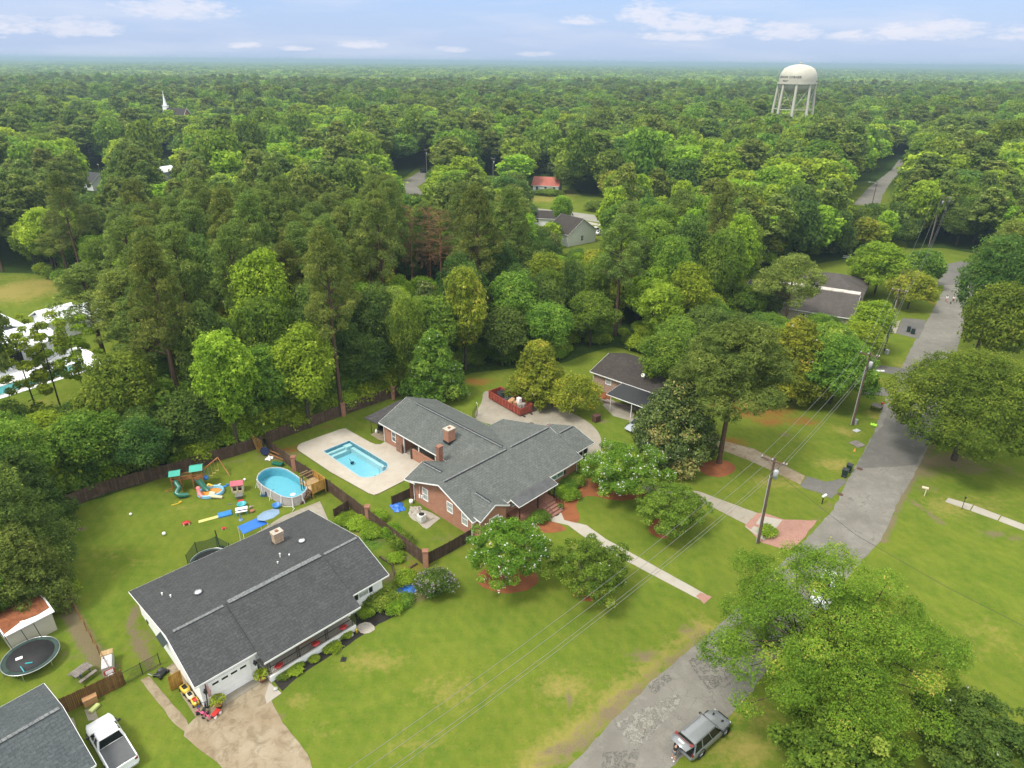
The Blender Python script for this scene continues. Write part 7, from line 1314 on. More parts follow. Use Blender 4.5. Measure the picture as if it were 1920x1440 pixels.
# ---------------------------------------------------------------- poles and wires
mat('pole_wood', (.10, .06, .04), .9, var=.3, vscale=1.5, color2=(.16, .105, .075)); mat('porcelain', (.6, .6, .58), .3, var=.1); mat('wire', (.20, .20, .19), .6, var=.1); mat('wire_dark', (.03, .03, .03), .6, var=.1); mat('can_grey', (.5, .52, .54), .4, var=.1)
LD_ = Vector((.63, .777, 0)); LN = Vector((.777, -.63, 0))
def pole(label, base, top=None, h=11.0, arm=1.3, can=True, arms=1, lean=None, riser=True, wires=4):
    b = Vector((base.x, base.y, 0)); r = empty('utility_pole', b, label, 'utility pole', math.atan2(LN.y, LN.x)); MB().tube((0, 0, 0), (0, 0, h), .17, .11, 10).build('pole', MATS['pole_wood'], r); att = []
    for k in range(arms):
        z = h-.35-k*1.0; MB().box(-arm, arm, -.06-.0, .06, z-.07, z+.07, Matrix.Translation((0, -.17, 0))).bar((-arm*.6, -.12, z), (0, -.12, z-.7), .04).bar((arm*.6, -.12, z), (0, -.12, z-.7), .04).build('crossarm', MATS['pole_wood'], r)
        for x in ((-arm+.08, -.15, arm-.35, arm-.05) if k == 0 else (-arm+.1, arm-.1)):
            MB().lathe([(.02, 0), (.05, .02), (.09, .06), (.05, .1), (.1, .14), (.05, .2), (.02, .25)], 8, (x, -.17, z+.07)).build('insulator', MATS['porcelain'], r)
            if k == 0: att.append(b+LN*x+LD_*(-.17)*1.0+Vector((0, 0, z+.33)))
    if can: MB().lathe([(.02, -.5), (.24, -.5), (.26, .4), (.2, .5), (.02, .52)], 14, (.42, -.1, h-1.8)).build('transformer', MATS['can_grey'], r); MB().path([(.42, -.1, h-1.3), (.6, -.2, h-.9), (.8, -.17, h-.4)], .02, 5).build('jumper_wire', MATS['wire_dark'], r)
    if riser: MB().tube((-.18, -.04, 0), (-.14, -.04, h-2.2), .05, .05, 6).build('conduit', MATS['can_grey'], r)
    return att
def up_(px, py): return at(px, py)
A1 = pole('tall brown utility pole with a grey transformer beside the brick paved driveway apron', at(1421, 1018), h=11.0, arm=1.35)
A2 = pole('utility pole rising from the grass beside the two small grey boxes, second along the street', at(1598, 797), h=11.6, arm=1.25)
A3 = pole('utility pole between the cream house and the street, third along the street', at(1658, 658), h=12.0, arm=1.3, can=False)
A4 = pole('double crossarm utility pole standing over the trees at the end of the near street', at(1742, 462), h=14.5, arm=2.2, arms=2)
def wire(label, pts, sag, m='wire', rad=.022, group=None, name='power_line'):
    b = MB(); O = Vector(pts[0]); P = []
    for a, c in zip(pts[:-1], pts[1:]):
        a = Vector(a); c = Vector(c); n = 14
        for k in range(n+(c == Vector(pts[-1]))): t = k/n; P.append(a+(c-a)*t-Vector((0, 0, sag*4*t*(1-t)*((c-a).length/35)**2))-O)
    b.path(P, rad, 5); return thing(name, b, m, O, label, 'power line', group=group)
ends = [(588, 1440), (628, 1440), (686, 1440), (702, 1440)]
for k in range(4):
    e = at(*ends[k], 8.6 if k < 2 else 8.4); e = A1[k]+(e-A1[k])*1.9; e.z = A1[k].z-.4
    wire(['outermost left overhead power line along the street', 'second overhead power line from the left along the street', 'third overhead power line, close beside the rightmost', 'rightmost overhead power line along the street'][k], [tuple(e), A1[k], A2[k], A3[k], A4[k]], .55, rad=.017)
e1 = at(1430, 905, 8.0); wire('thin dark service cable crossing the street toward the right edge', [A1[3]-Vector((0, 0, 1.9)), at(1605, 1003, 6.6), at(1770, 1098, 5.8), at(2050, 1240, 6.5)], .12, 'wire_dark', .018, name='service_cable')
for lab, px, py, h, dx in (('utility pole with a street lamp far up the second street', 1632, 397, 10.5, 1), ('thin pole in the middle of the far second street', 1664, 346, 11, 0), ('far pole at the right edge of the second street', 1668, 352, 12, 0)):
    if dx: 
        b = at(px, py); r = empty('street_lamp', b, 'street lamp on a brown pole at the near end of the far street', 'street lamp'); MB().tube((0, 0, 0), (0, 0, h), .16, .11, 8).build('pole', MATS['pole_wood'], r); MB().path([(0, 0, h-.8), (-1.2, 0, h-.2), (-2.4, 0, h-.1)], .05, 6).build('arm', MATS['silver'], r); MB().cbox((-2.7, 0, h-.12), (.8, .32, .16)).build('lamp_head', MATS['can_grey'], r, bevel=.05)
b_ = at(1690, 350); pole('pole with a small grey can beside the far street', b_, h=12, arm=1.2); b_ = at(854/1, 330) if 0 else at(925, 352); pole('distant pole with a grey transformer left of the red-roofed cottage', b_, h=12, arm=.9); b_ = at(801, 332); pole('distant pole at the bend of the far left road', b_, h=12, arm=.9)
b_ = at(197, 362); pole('leaning grey pole beside the small white house on the far left', b_, h=11, arm=.6, can=False); b_ = at(162, 372); pole('thin dark pole in front of the small white house on the far left', b_, h=12, arm=.5, can=False, riser=False); b_ = at(1132, 450); pole('dark pole beside the white cars in the wood', b_, h=10, arm=.6, can=False, riser=False)
# ---------------------------------------------------------------- street furniture
def mailbox(label, px, py, m, post='black_metal', rz=0.6): r = empty('mailbox', at(px, py), label, 'mailbox', rz); MB().box(-.05, .05, -.05, .05, 0, 1.05).build('post', MATS[post], r); MB().loft([[(x, -.12, 1.05), (x, .12, 1.05), (x, .12, 1.2), (x, .07, 1.28), (x, -.07, 1.28), (x, -.12, 1.2)] for x in (-.2, .5)], smooth=False).build('box', MATS[m], r)
mailbox('white mailbox on a black post at the corner of the patched black driveway', 1541, 945, 'white_plastic'); mailbox('red mailbox on a dark post beside the low table at the street', 1651, 768, 'red_plastic', 'wood_fence', 0.2); mailbox('cream mailbox with a broad cream post on the right side of the street', 1733, 930, 'cream_plastic', 'cream_plastic', 2.6)
r = empty('sign_post', at(1803, 955), 'thin black iron lamp post beside the pale sidewalk slabs', 'post'); MB().tube((0, 0, 0), (0, 0, 1.5), .035, n=8).build('post', MATS['black_metal'], r); MB().lathe([(.02, 1.5), (.09, 1.55), (.1, 1.75), (.02, 1.85)], 8).build('lantern', MATS['black_metal'], r)
for k, (px, py) in enumerate(((1583, 893), (1591, 884))):
    r = empty('wheeled_bin', at(px, py), ['dark green wheeled bin nearest the camera at the kerb', 'dark green wheeled bin just behind the first one'][k], 'bin', .9); MB().loft([[(-.28, -.28, .08), (.28, -.28, .08), (.28, .28, .08), (-.28, .28, .08)], [(-.36, -.34, 1.0), (.36, -.34, 1.0), (.36, .34, 1.0), (-.36, .34, 1.0)]], smooth=False).build('body', mat('bin_green', (.012, .035, .03), .5, var=.2), r); MB().cbox((0, 0, 1.05), (.8, .76, .08), rx=.06).build('lid', MATS['black_metal'], r, bevel=.03); MB().tube((-.33, -.3, .12), (-.33, .3, .12), .12, n=10).build('wheel', MATS['tyre'], r)
r = empty('low_table', at(1643, 768), 'weathered grey square table standing on the verge beside the red mailbox', 'table', .8); MB().cbox((0, 0, .72), (1.5, 1.4, .08)).build('table_top', MATS['wood_grey'], r)
for x in (-.65, .65):
    for y in (-.6, .6): MB().cbox((x, y, .34), (.09, .09, .68)).build('leg', MATS['wood_brown'], r)
thing('board', MB().cbox((0, 0, .05), (1.5, 1.6, .08)), 'wood_grey', at(1607, 833), 'square grey board lying on the grass near the street', 'board', .45); r = empty('marker_flag', at(1602, 846), 'little orange marker beside the grey board', 'marker'); MB().lathe([(.16, 0), (.14, .04), (.03, .45), (.02, .46)], 10).build('cone', MATS['orange_plastic'], r)
crumple('lime_shirt', 1638, 797, .65, mat('lime_bright', (.42, .80, .04), .7, var=.2).name, 'bright lime green cloth dropped on the verge', 'cloth', 4, .25); thing('utility_box', MB().box(-.28, .28, -.22, .22, 0, .8), 'can_grey', at(1603, 795), 'pale grey utility box at the foot of the second pole', 'utility box', .6, bevel=.04); thing('meter_cover', MB().box(-.5, .5, -.35, .35, 0, .12), 'can_grey', at(1606, 808), 'flat grey cover in the grass below the utility box', 'cover', .5, bevel=.03); thing('utility_box', MB().box(-.3, .3, -.25, .25, 0, .9), 'can_grey', at(1662, 664), 'pale utility box at the foot of the third pole', 'utility box', .6, bevel=.04)
thing('manhole_cover', MB().lathe([(.02, .02), (.35, .02), (.38, .0)], 18), 'rusty', at(1612, 879, .02), 'round rusty manhole cover in the street', 'manhole cover'); thing('manhole_cover', MB().lathe([(.02, .02), (.3, .02), (.33, .0)], 18), 'rusty', at(1576, 927, .024), 'rusty manhole cover at the patched driveway mouth', 'manhole cover')
for k, (px, py) in enumerate(((1703, 622), (1711, 626))): r = empty('wheeled_bin', at(px, py), ['dark bin on the black driveway apron, left one', 'dark bin on the black driveway apron, right one'][k], 'bin', .9); MB().box(-.32, .32, -.32, .32, .05, 1.05).build('body', MATS['bin_green'], r); MB().cbox((0, 0, 1.08), (.72, .7, .06)).build('lid', MATS['black_metal'], r)
thing('white_pipe', MB().bar((-.8, 0, .2), (.8, -.2, .2), .25), 'white_plastic', at(1648, 697), 'white culvert piece lying beside a driveway mouth', 'pipe', .1); thing('white_fence_panel', MB().bar((-3, 0, .9), (6, -3, .9), .1, .1).bar((-3, 0, .5), (6, -3, .5), .1, .1), 'paint_white', at(1600, 486), 'white rail fence behind the roof of the cream house', 'fence')
# ---------------------------------------------------------------- trees and shrubs that stand apart
def hero(label, px, py, h, r, kind, n, leaf, lm, bm, seed, base=None, asp=.6, up=.9, jit=.6, tr=None, stems=1, flowers=0, fl=(.7, .68, .6), name='tree', lean=0.0, fs=.2, cat='tree'):
    """px,py: crown centre at half height, or base=(px,py) for the foot of the trunk"""
    g = at(*base) if base else at(px, py, h*.55); o = empty(name, (g.x, g.y, 0), label, cat)
    C, Nn, S, T, L = crown_data(kind, h, r, n, leaf, seed, up, jit)
    if lean: sh = lean*h*(C[:, 2]/h)**2; C[:, 0] += sh; L = [(np.array([c[0]+lean*h*(c[2]/h)**2, c[1], c[2]]), a, b) for c, a, b in L]
    if kind == 'oak' and h < 8: L = L[::2]
    c = bpy.data.objects.new('crown', leafmesh('crown', C, Nn, S, T, asp, MATS[lm], seed)); col.objects.link(c); c.parent = o
    t = bpy.data.objects.new('trunk', trunk_mesh(kind, h, r, L, seed, MATS[bm], tr, stems, lean)); col.objects.link(t); t.parent = o
    if flowers:
        rng = np.random.RandomState(seed+5); up_m = (C[:, 2] > h*.3) & ((C-np.array([0, 0, h*.5]))@np.array([0, 0, 1.]) > -h*.2); d = np.hypot(C[:, 0], C[:, 1])/r+C[:, 2]/h*.8; idx = np.argsort(-(d+rng.rand(len(d))*.45))[:len(C)//2]; idx = rng.choice(idx, flowers, replace=False); P = C[idx]+Nn[idx]/np.linalg.norm(Nn[idx], axis=1)[:, None]*.12
        k = 4; PP = np.repeat(P, k, 0)+rng.normal(size=(flowers*k, 3))*fs*.45; f = bpy.data.objects.new('blossom', leafmesh('blossom', PP, rng.normal(size=PP.shape)+np.array([0, 0, .6]), np.full(len(PP), fs), rng.rand(len(PP)), .9, mat('petal_%d' % int(fl[2]*100), fl, .7, var=.08), seed)); col.objects.link(f); f.parent = o
    TREES.append((g.x, g.y, r)); return o
hero('huge spreading oak with small yellow-green leaves covering the near street at the lower right', 1566, 1195, 13.0, 8.7, 'oak', 120000, .165, 'leaf_oak', 'bark', 101, stems=3, tr=.4, asp=.5)
hero('broad oak with dense mid green crown overhanging the right side of the street', 1822, 760, 15, 9.4, 'vase', 70000, .28, 'leaf_green', 'bark', 102, tr=.4)
hero('dark rounded magnolia in the bottom right corner of the picture', 1862, 1410, 6.5, 4.8, 'oak', 36000, .2, 'leaf_dark', 'bark', 103, flowers=40, fs=.14)
hero('dark green tree below the huge oak at the bottom edge of the picture', 1590, 1440, 7, 4.6, 'oak', 26000, .24, 'leaf_green', 'bark', 104)
hero('crape myrtle with cream blossom in the mulch circle nearest the brick house corner', 0, 0, 7.0, 4.1, 'oak', 34000, .17, 'leaf_oak', 'bark_pale', 105, base=(952, 1088), stems=4, flowers=190, fs=.15, name='crape_myrtle')
hero('dark green crape myrtle over the small mulch circle in the middle of the front lawn', 0, 0, 6.0, 3.8, 'oak', 26000, .17, 'leaf_green', 'bark_pale', 106, base=(1102, 1115), stems=4, flowers=18, fs=.12, name='crape_myrtle')
hero('large crape myrtle thick with white blossom at the right end of the brick house', 0, 0, 6.4, 4.7, 'oak', 36000, .18, 'leaf_oak', 'bark_pale', 107, base=(1165, 925), stems=4, flowers=330, fs=.16, name='crape_myrtle')
hero('round dark crape myrtle without blossom beside the front lawn driveway', 0, 0, 5.8, 3.9, 'oak', 26000, .18, 'leaf_green', 'bark_pale', 108, base=(1250, 995), stems=4, name='crape_myrtle')
hero('big glossy dark magnolia between the carport and the front lawn', 0, 0, 11.5, 5.6, 'cone', 42000, .30, 'leaf_magnolia', 'bark', 109, base=(1258, 858), flowers=26, fs=.2, asp=.55, name='magnolia_tree')
hero('tall pine with a thick bare lower trunk rising from an orange mulch circle', 0, 0, 19.5, 7.2, 'pine', 46000, .42, 'leaf_pine', 'bark_pine', 110, base=(1348, 868), asp=.25, up=.9, tr=.38, lean=.05, name='pine_tree')
hero('magnolia with yellow-green leaves behind the tall street-side pine', 1492, 668, 13, 5.6, 'cone', 36000, .32, 'leaf_yellow', 'bark', 111, flowers=26, fs=.22, name='magnolia_tree')
hero('mid green oak leaning toward the wires beside the second utility pole', 1572, 690, 11, 5.8, 'vase', 26000, .32, 'leaf_green', 'bark', 112); hero('oak filling the corner between the cream house and the third utility pole', 1552, 655, 10, 5.0, 'vase', 20000, .32, 'leaf_green', 'bark', 113)
hero('umbrella-crowned pine standing in front of the roof of the cream house', 1482, 548, 15.5, 6.2, 'pine', 16000, .42, 'leaf_pine', 'bark_pine', 114, asp=.3, name='pine_tree')
hero('bright light green tree beside the cream house roof', 1652, 500, 12, 6.2, 'vase', 24000, .42, 'leaf_bright', 'bark', 115); hero('yellow-green tree at the left side of the street end', 1712, 540, 8.5, 4.6, 'vase', 14000, .38, 'leaf_yellow', 'bark', 116)
hero('dark bushy tree between the yellow-green one and the street end', 1732, 500, 9, 4.6, 'vase', 14000, .4, 'leaf_green', 'bark', 117); hero('flowering magnolia with bare pale stems behind the pool wing', 0, 0, 11.5, 4.4, 'cone', 26000, .30, 'leaf_green', 'bark_pale', 118, base=(815, 748), stems=1, flowers=34, fs=.22, name='magnolia_tree')
hero('dense olive magnolia standing behind the red dumpster', 0, 0, 10, 4.6, 'cone', 28000, .30, 'leaf_yellow', 'bark', 119, base=(1008, 752), flowers=10, fs=.2, name='magnolia_tree'); hero('small airy light green tree between the dumpster and the neighbour house', 0, 0, 6, 3.9, 'vase', 14000, .24, 'leaf_yellow', 'bark_pale', 120, base=(1075, 772), stems=3)
hero('round lilac flowering shrub at the corner pillar of the divider fence', 0, 0, 3.0, 1.75, 'bush', 9000, .15, 'leaf_dark', 'bark', 121, base=(816, 1112), flowers=300, fl=(.36, .28, .36), fs=.10, name='flowering_shrub', cat='shrub')
for k, (px, py, h, r, lm) in enumerate(((20, 985, 14, 4.8, 'leaf_dark'), (40, 1060, 9.5, 3.4, 'leaf_pine'), (-75, 1120, 8, 3.4, 'leaf_green'), (-40, 930, 15, 5.0, 'leaf_dark'), (45, 915, 11, 3.8, 'leaf_dark'), (0, 860, 13, 4.8, 'leaf_green'))):
    hero(['tall dark pine filling the left edge above the shed', 'lower olive pine leaning over the garden shed', 'bushy green tree left of the garden shed', 'dark tree cut by the left edge of the picture', 'narrow pine at the left end of the rear fence', 'dense tree at the left edge below the modern white house'][k], px, py, h, r, 'vase' if lm == 'leaf_green' else 'cone', 30000, .22, lm, 'bark', 130+k, asp=.4 if lm == 'leaf_pine' else .6)
for k, (px, py, h) in enumerate(((765, 385, 21), (801, 388, 20), (822, 392, 21))):
    g = at(px, py, h); o = empty('dead_pine_tree', (g.x, g.y, 0), ['leftmost of the three rust brown dead pines in the wood', 'middle one of the three dead pines, the thinnest', 'rightmost dead pine with the widest tangle of bare branches'][k], 'tree'); rg = random.Random(k+3); b = MB(); b.path([(0, 0, 0), (.1, 0, h*.5), (.2, .1, h)], .28, 8, .08)
    for j in range(46): z = h*(.5+.48*rg.random()); a = rg.uniform(0, 6.28); l = (h-z)*.35+1.4*rg.random()+(.9 if k == 2 else .3); e = Vector((math.cos(a)*l, math.sin(a)*l, z+.5)); b.tube((0.15, 0, z), e, .05, .015, 4); [b.tube(Vector((0.15, 0, z)).lerp(e, .5+.1*m_), Vector((0.15, 0, z)).lerp(e, .5+.1*m_)+Vector((rg.uniform(-.6, .6), rg.uniform(-.6, .6), .4)), .02, .01, 4) for m_ in range(3)]
    b.build('trunk', MATS['bark_dead'], o, uv=False); C, Nn, S, T, L = crown_data('sparse', h, 3.2+.7*(k == 2), 4200 if k == 0 else 2200, .26, 50+k); c_ = bpy.data.objects.new('crown', leafmesh('crown', C, Nn, S, T, .3, MATS['leaf_dead'], k)); col.objects.link(c_); c_.parent = o; TREES.append((g.x, g.y, 3))
# thin trees before the modern white house
for k, (px, py, h, key) in enumerate(((150, 500, 19, 'pine'), (215, 510, 20, 'pine'), (60, 590, 17, 'sparse'), (118, 600, 15, 'sparse'), (20, 620, 15, 'sparse'), (250, 560, 17, 'pine'))):
    tree_px(key, k, px, py, h, 5.2 if key == 'pine' else 3.6, ['umbrella-shaped pine spreading over the white metal roofs at the left', 'second umbrella pine right of the white metal roofs', 'thin ivy-clad tree before the white pool terrace', 'thin leaning tree in front of the teal pool', 'sparse tree at the left edge in front of the terrace', 'pine at the right end of the modern white house'][k], None, 'pine_tree' if key == 'pine' else 'thin_tree')
for k, (px, py, h, r, key) in enumerate(((1896, 455, 22, 5.8, 'dark'), (1915, 420, 22, 6.5, 'pine'), (1905, 540, 17, 5.5, 'green'), (1850, 370, 14, 6.5, 'green'), (1800, 350, 15, 7.5, 'green'), (1740, 330, 14, 6.5, 'green'), (1812, 392, 11, 6.0, 'dark'), (1890, 505, 9, 4.2, 'yellowish'))):
    tree_px(key, k, px, py, h, r, ['dark tall tree right of the street end', 'tall pine cut by the right edge of the picture', 'green tree with a bare lower trunk right of the street', 'wide crowned tree above the far street, rightmost of its row', 'widest tree right of the far second street', 'rounded tree at the right shoulder of the far street', 'dark tree arching over the end of the near street', 'yellow-green small tree on the right verge of the street end'][k], None, 'broadleaf_tree' if key != 'pine' else 'pine_tree')
# shrubs
def shrub(label, px, py, r, h, i=0, key='shrub', nm='shrub'):
    g = at(px, py); _, _, h0, r0 = PROTO[key][i % len(PROTO[key])]; o = put_tree(key, i, g.x, g.y, r/r0, h/h0, px*.1, label, None, nm, 'shrub'); TREES.pop(); return o
SH = [(1078, 905, 1.3, 1.3, 0, 'shrubd', 'shrub by the window at the right end of the brick house front'), (1062, 915, 1.3, 1.2, 1, 'shrubd', 'second shrub along the brick house front from the right'), (1046, 925, 1.2, 1.2, 0, 'shrub', 'third shrub along the brick house front, nearest the steps'), (1066, 932, 1.3, 1.1, 1, 'shrub', 'outer flowering shrub on the red mulch before the brick house'),
      (1010, 975, 1.3, 1.0, 1, 'shrubd', 'low shrub left of the front steps in the mulch'), (1095, 885, 1.5, 1.4, 2, 'shrub', 'shrub under the white blossoming crape myrtle'), (555, 1258, .8, .6, 0, 'shrub', 'bright round shrub in the porch bed nearest the garage'), (622, 1216, .8, .6, 1, 'shrub', 'bright round shrub in the middle of the porch bed'), (533, 1268, .6, .5, 0, 'shrubd', 'darker small shrub at the left end of the porch bed'),
      (590, 1238, .5, .5, 2, 'shrub', 'small yellow-green shrub between the two bright ones in the porch bed'), (648, 1193, .6, .6, 0, 'shrub', 'spiky plant near the right end of the porch bed'), (688, 1152, .9, .8, 2, 'shrub', 'round shrub in the black mulch beside the white wall'), (717, 1130, 1.6, 1.5, 0, 'shrubd', 'large leafy shrub at the right corner of the white house'), (738, 1145, .9, 1.1, 1, 'shrub', 'light green plant beside the large corner shrub'),
      (762, 1090, 1.1, 1.2, 1, 'shrub', 'bushy plant above the crumpled blue tarp'), (757, 1130, 1.0, .8, 2, 'shrubd', 'low plants below the crumpled blue tarp'), (752, 1022, 1.2, 1.5, 0, 'shrubd', 'dark leafy plant against the divider fence'), (735, 1005, 1.1, 1.6, 1, 'shrub', 'tall light weed clump against the divider fence'), (700, 1000, 1.4, .9, 2, 'shrub', 'weedy clump in the strip between the two houses'),
      (672, 985, 1.4, .8, 0, 'shrub', 'low weeds behind the right end of the white roof'), (650, 978, 1.2, .8, 1, 'shrub', 'weed patch beside the short side fence'), (712, 975, 1.0, 1.4, 2, 'shrub', 'tall weeds by the brick fence pillar'), (745, 1050, .9, .8, 0, 'shrub', 'small green clump inside the timber edging'), (1155, 905, 2.0, 1.4, 2, 'shrubd', 'dark spreading shrub below the blossoming crape myrtle'),
      (1440, 1000, 1.1, .9, 0, 'shrub', 'low clump at the foot of the nearest utility pole'), (120, 1110, 1.3, 1.1, 1, 'shrub', 'weeds beside the dug strip near the shed'), (1625, 612, 2.2, 2.0, 0, 'shrub', 'bush behind the white car at the cream house'), (1600, 560, 2.0, 2.2, 1, 'shrub', 'bush at the gable of the cream house'), (1030, 365, 5, 2.5, 0, 'shrubd', 'hedge in front of the red-roofed cottage'), (1118, 395, 5, 4, 1, 'shrubd', 'round dark bush beside the middle road'), (1170, 385, 6, 4, 0, 'shrubd', 'wide bush right of the round one by the middle road')]
for px, py, r_, h_, i_, k_, l_ in SH: shrub(l_, px, py, r_, h_, i_, k_)
tree_px('bright', 0, 1055, 362, 12, 3.2, 'slender bright green tree by the middle road', None, 'broadleaf_tree')

# the row of tall trees standing directly behind the board fences
rg = random.Random(12); FL = gpx([(150, 950), (340, 887), (495, 838), (645, 778), (738, 745), (800, 728), (860, 712), (930, 702), (1010, 694), (1060, 686), (1100, 668), (1155, 655), (1235, 674), (1330, 692)]); k = 0
for (ax, ay), (bx, by) in zip(FL[:-1], FL[1:]):
    L_ = math.hypot(bx-ax, by-ay); nx, ny = -(by-ay)/L_, (bx-ax)/L_; m_ = max(1, round(L_/4.6))
    for i in range(m_):
        t_ = (i+.5)/m_; d_ = (3.2 if ax < 20 or 1 else 3, 8.5)[k % 2]+rg.uniform(-.5, 1.5); x = ax+(bx-ax)*t_+nx*d_; y = ay+(by-ay)*t_+ny*d_; key = ('green', 'bright', 'dark', 'green', 'dark', 'green')[rg.randrange(6)]; _, _, h0, r0 = PROTO[key][k % len(PROTO[key])]
        px_ = proj((x, y, 8))[0]; h = rg.uniform(8, 11) if px_ < 190 else rg.uniform(12, 19) if k % 2 else rg.uniform(8.5, 14); r_ = rg.uniform(3.6, 5.0)
        w_ = 'behind the play yard fence' if px_ < 495 else 'behind the in-ground pool fence' if px_ < 760 else 'behind the dumpster yard' if px_ < 1080 else 'behind the brick neighbour house'
        n_ = {'green': 'round-crowned green tree', 'bright': 'light green leafy tree', 'dark': 'dark green dense tree', 'yellowish': 'yellow-green tree'}[key]
        put_tree(key, k, x, y, r_/r0, h/h0, rg.uniform(0, 6), n_+' standing directly '+w_, n_+'s directly '+w_, 'broadleaf_tree'); k += 1

tree_px('green', 1, 1262, 632, 10.5, 4.6, 'round green tree hiding the right end of the neighbour house roof', None, 'broadleaf_tree'); tree_px('dark', 0, 1325, 640, 10, 4.6, 'dark round tree between the neighbour house and the tall street-side pine', None, 'broadleaf_tree')
# ---------------------------------------------------------------- the wood: individual trees near, woodland stuff beyond
# openings one can look into: (x0, y0, x1, y1 in the photograph, distance of what stands in it)
OPEN = [(998, 324, 1044, 368, 300), (1064, 412, 1135, 464, 196), (1005, 384, 1135, 414, 232), (756, 322, 800, 366, 270), (143, 314, 192, 362, 282), (282, 296, 322, 336, 315), (298, 166, 346, 214, 468), (1652, 296, 1696, 338, 395), (1600, 335, 1682, 384, 300),
        (1384, 498, 1600, 590, 132), (-50, 515, 190, 760, 96), (0, 495, 70, 560, 125), (1000, 385, 1060, 398, 250), (1452, 118, 1532, 213, 424), (1738, 385, 1776, 455, 202), (1766, 480, 1840, 560, 165), (1600, 440, 1612, 490, 150), (905, 280, 935, 330, 330),
        (1085, 330, 1110, 345, 300), (150, 352, 190, 368, 280), (930, 690, 1090, 730, 95), (756, 430, 832, 515, at(800, 388, 20).y), (1370, 495, 1385, 585, 100)]
BLOCK = [gpx(p) for p in ([(1592, 398), (1620, 350), (1680, 292), (1705, 290), (1700, 340), (1675, 398)], [(730, 400), (735, 320), (815, 318), (812, 398)], [(985, 360), (1150, 385), (1330, 412), (1330, 440), (1140, 430), (980, 405)], [(1000, 330), (1040, 330), (1045, 368), (1000, 366)],
        [(1030, 440), (1140, 420), (1150, 480), (1040, 485)], [(130, 320), (215, 325), (215, 372), (130, 372)], [(280, 295), (340, 300), (340, 335), (280, 335)])]
def in1(x, y, poly): return bool(inpoly(np.array([x]), np.array([y]), poly)[0])
def blocked(x, y, h, r):
    if (in1(x, y, YARDS) and not in1(x, y, WOOD2)) or in1(x, y, FIELD): return True
    for p in BLOCK:
        if in1(x, y, p): return True
        if y > 215 and any(in1(x+a*r*.7, y+b*r*.7, p) for a, b in ((1, 0), (-1, 0), (0, 1), (0, -1))): return True
    px, pt = proj((x, y, h)); _, pb = proj((x, y, h*.35)); D = math.hypot(x, y); wpx = r*(.72 if y < 230 else .9)/D*F
    for x0, y0, x1, y1, dd in OPEN:
        if y < dd-2 and px+wpx > x0 and px-wpx < x1 and pt < y1-2 and pb > y0+2: return True
    return False
_W = gpx([(1205, 640), (1380, 598), (1420, 600), (1560, 632), (1640, 652), (1600, 720), (1560, 722), (1450, 715), (1400, 745), (1335, 715), (1330, 690), (1225, 672)])
rf = random.Random(77)
def density_kind(x, y):
    v = mnoise.noise(Vector((x*.012, y*.012, 1.3))); u = mnoise.noise(Vector((x*.035, y*.035, 7.7)))
    q = rf.random()
    if -.45*y < x < .1*y and 95 < y < 190 and q < .5: return 'pine'
    if v > .12: return ('pine' if q < .66 else 'bright' if q < .82 else 'green' if q < .94 else 'dark')
    if u > .0: return ('bright' if q < .45 else 'green' if q < .68 else 'yellowish' if q < .82 else 'dark' if q < .92 else 'pine')
    return ('green' if q < .36 else 'dark' if q < .46 else 'bright' if q < .72 else 'yellowish' if q < .80 else 'pine' if q < .96 else 'magnolia')
SZ = {'pine': (17, 24, 3.5, 4.9), 'bright': (12, 20, 3.2, 4.8), 'green': (11, 18, 3.7, 5.7), 'dark': (12, 18, 3.9, 5.6), 'yellowish': (9, 15, 3.0, 4.4), 'magnolia': (9, 13, 2.8, 4.0), 'sparse': (14, 18, 3.5, 4.2)}
KW = {'pine': 'olive pine', 'bright': 'light green leafy tree', 'green': 'round-crowned green tree', 'dark': 'dark green dense tree', 'yellowish': 'yellow-green tree', 'magnolia': 'narrow glossy evergreen tree'}
def region(x, y):
    a = x/y; z = 'behind the pool yards' if y < 115 else 'in the middle of the wood' if y < 160 else 'deep in the wood'
    if a > .62: return z.replace('behind the pool yards', 'beside the near street').replace('in the middle of the wood', 'near the street end').replace('deep in the wood', 'by the far street')+' at the right'
    return z+(' at the left' if a < -.33 else ' at the centre left' if a < -.05 else ' at the centre right' if a < .25 else ' toward the right')
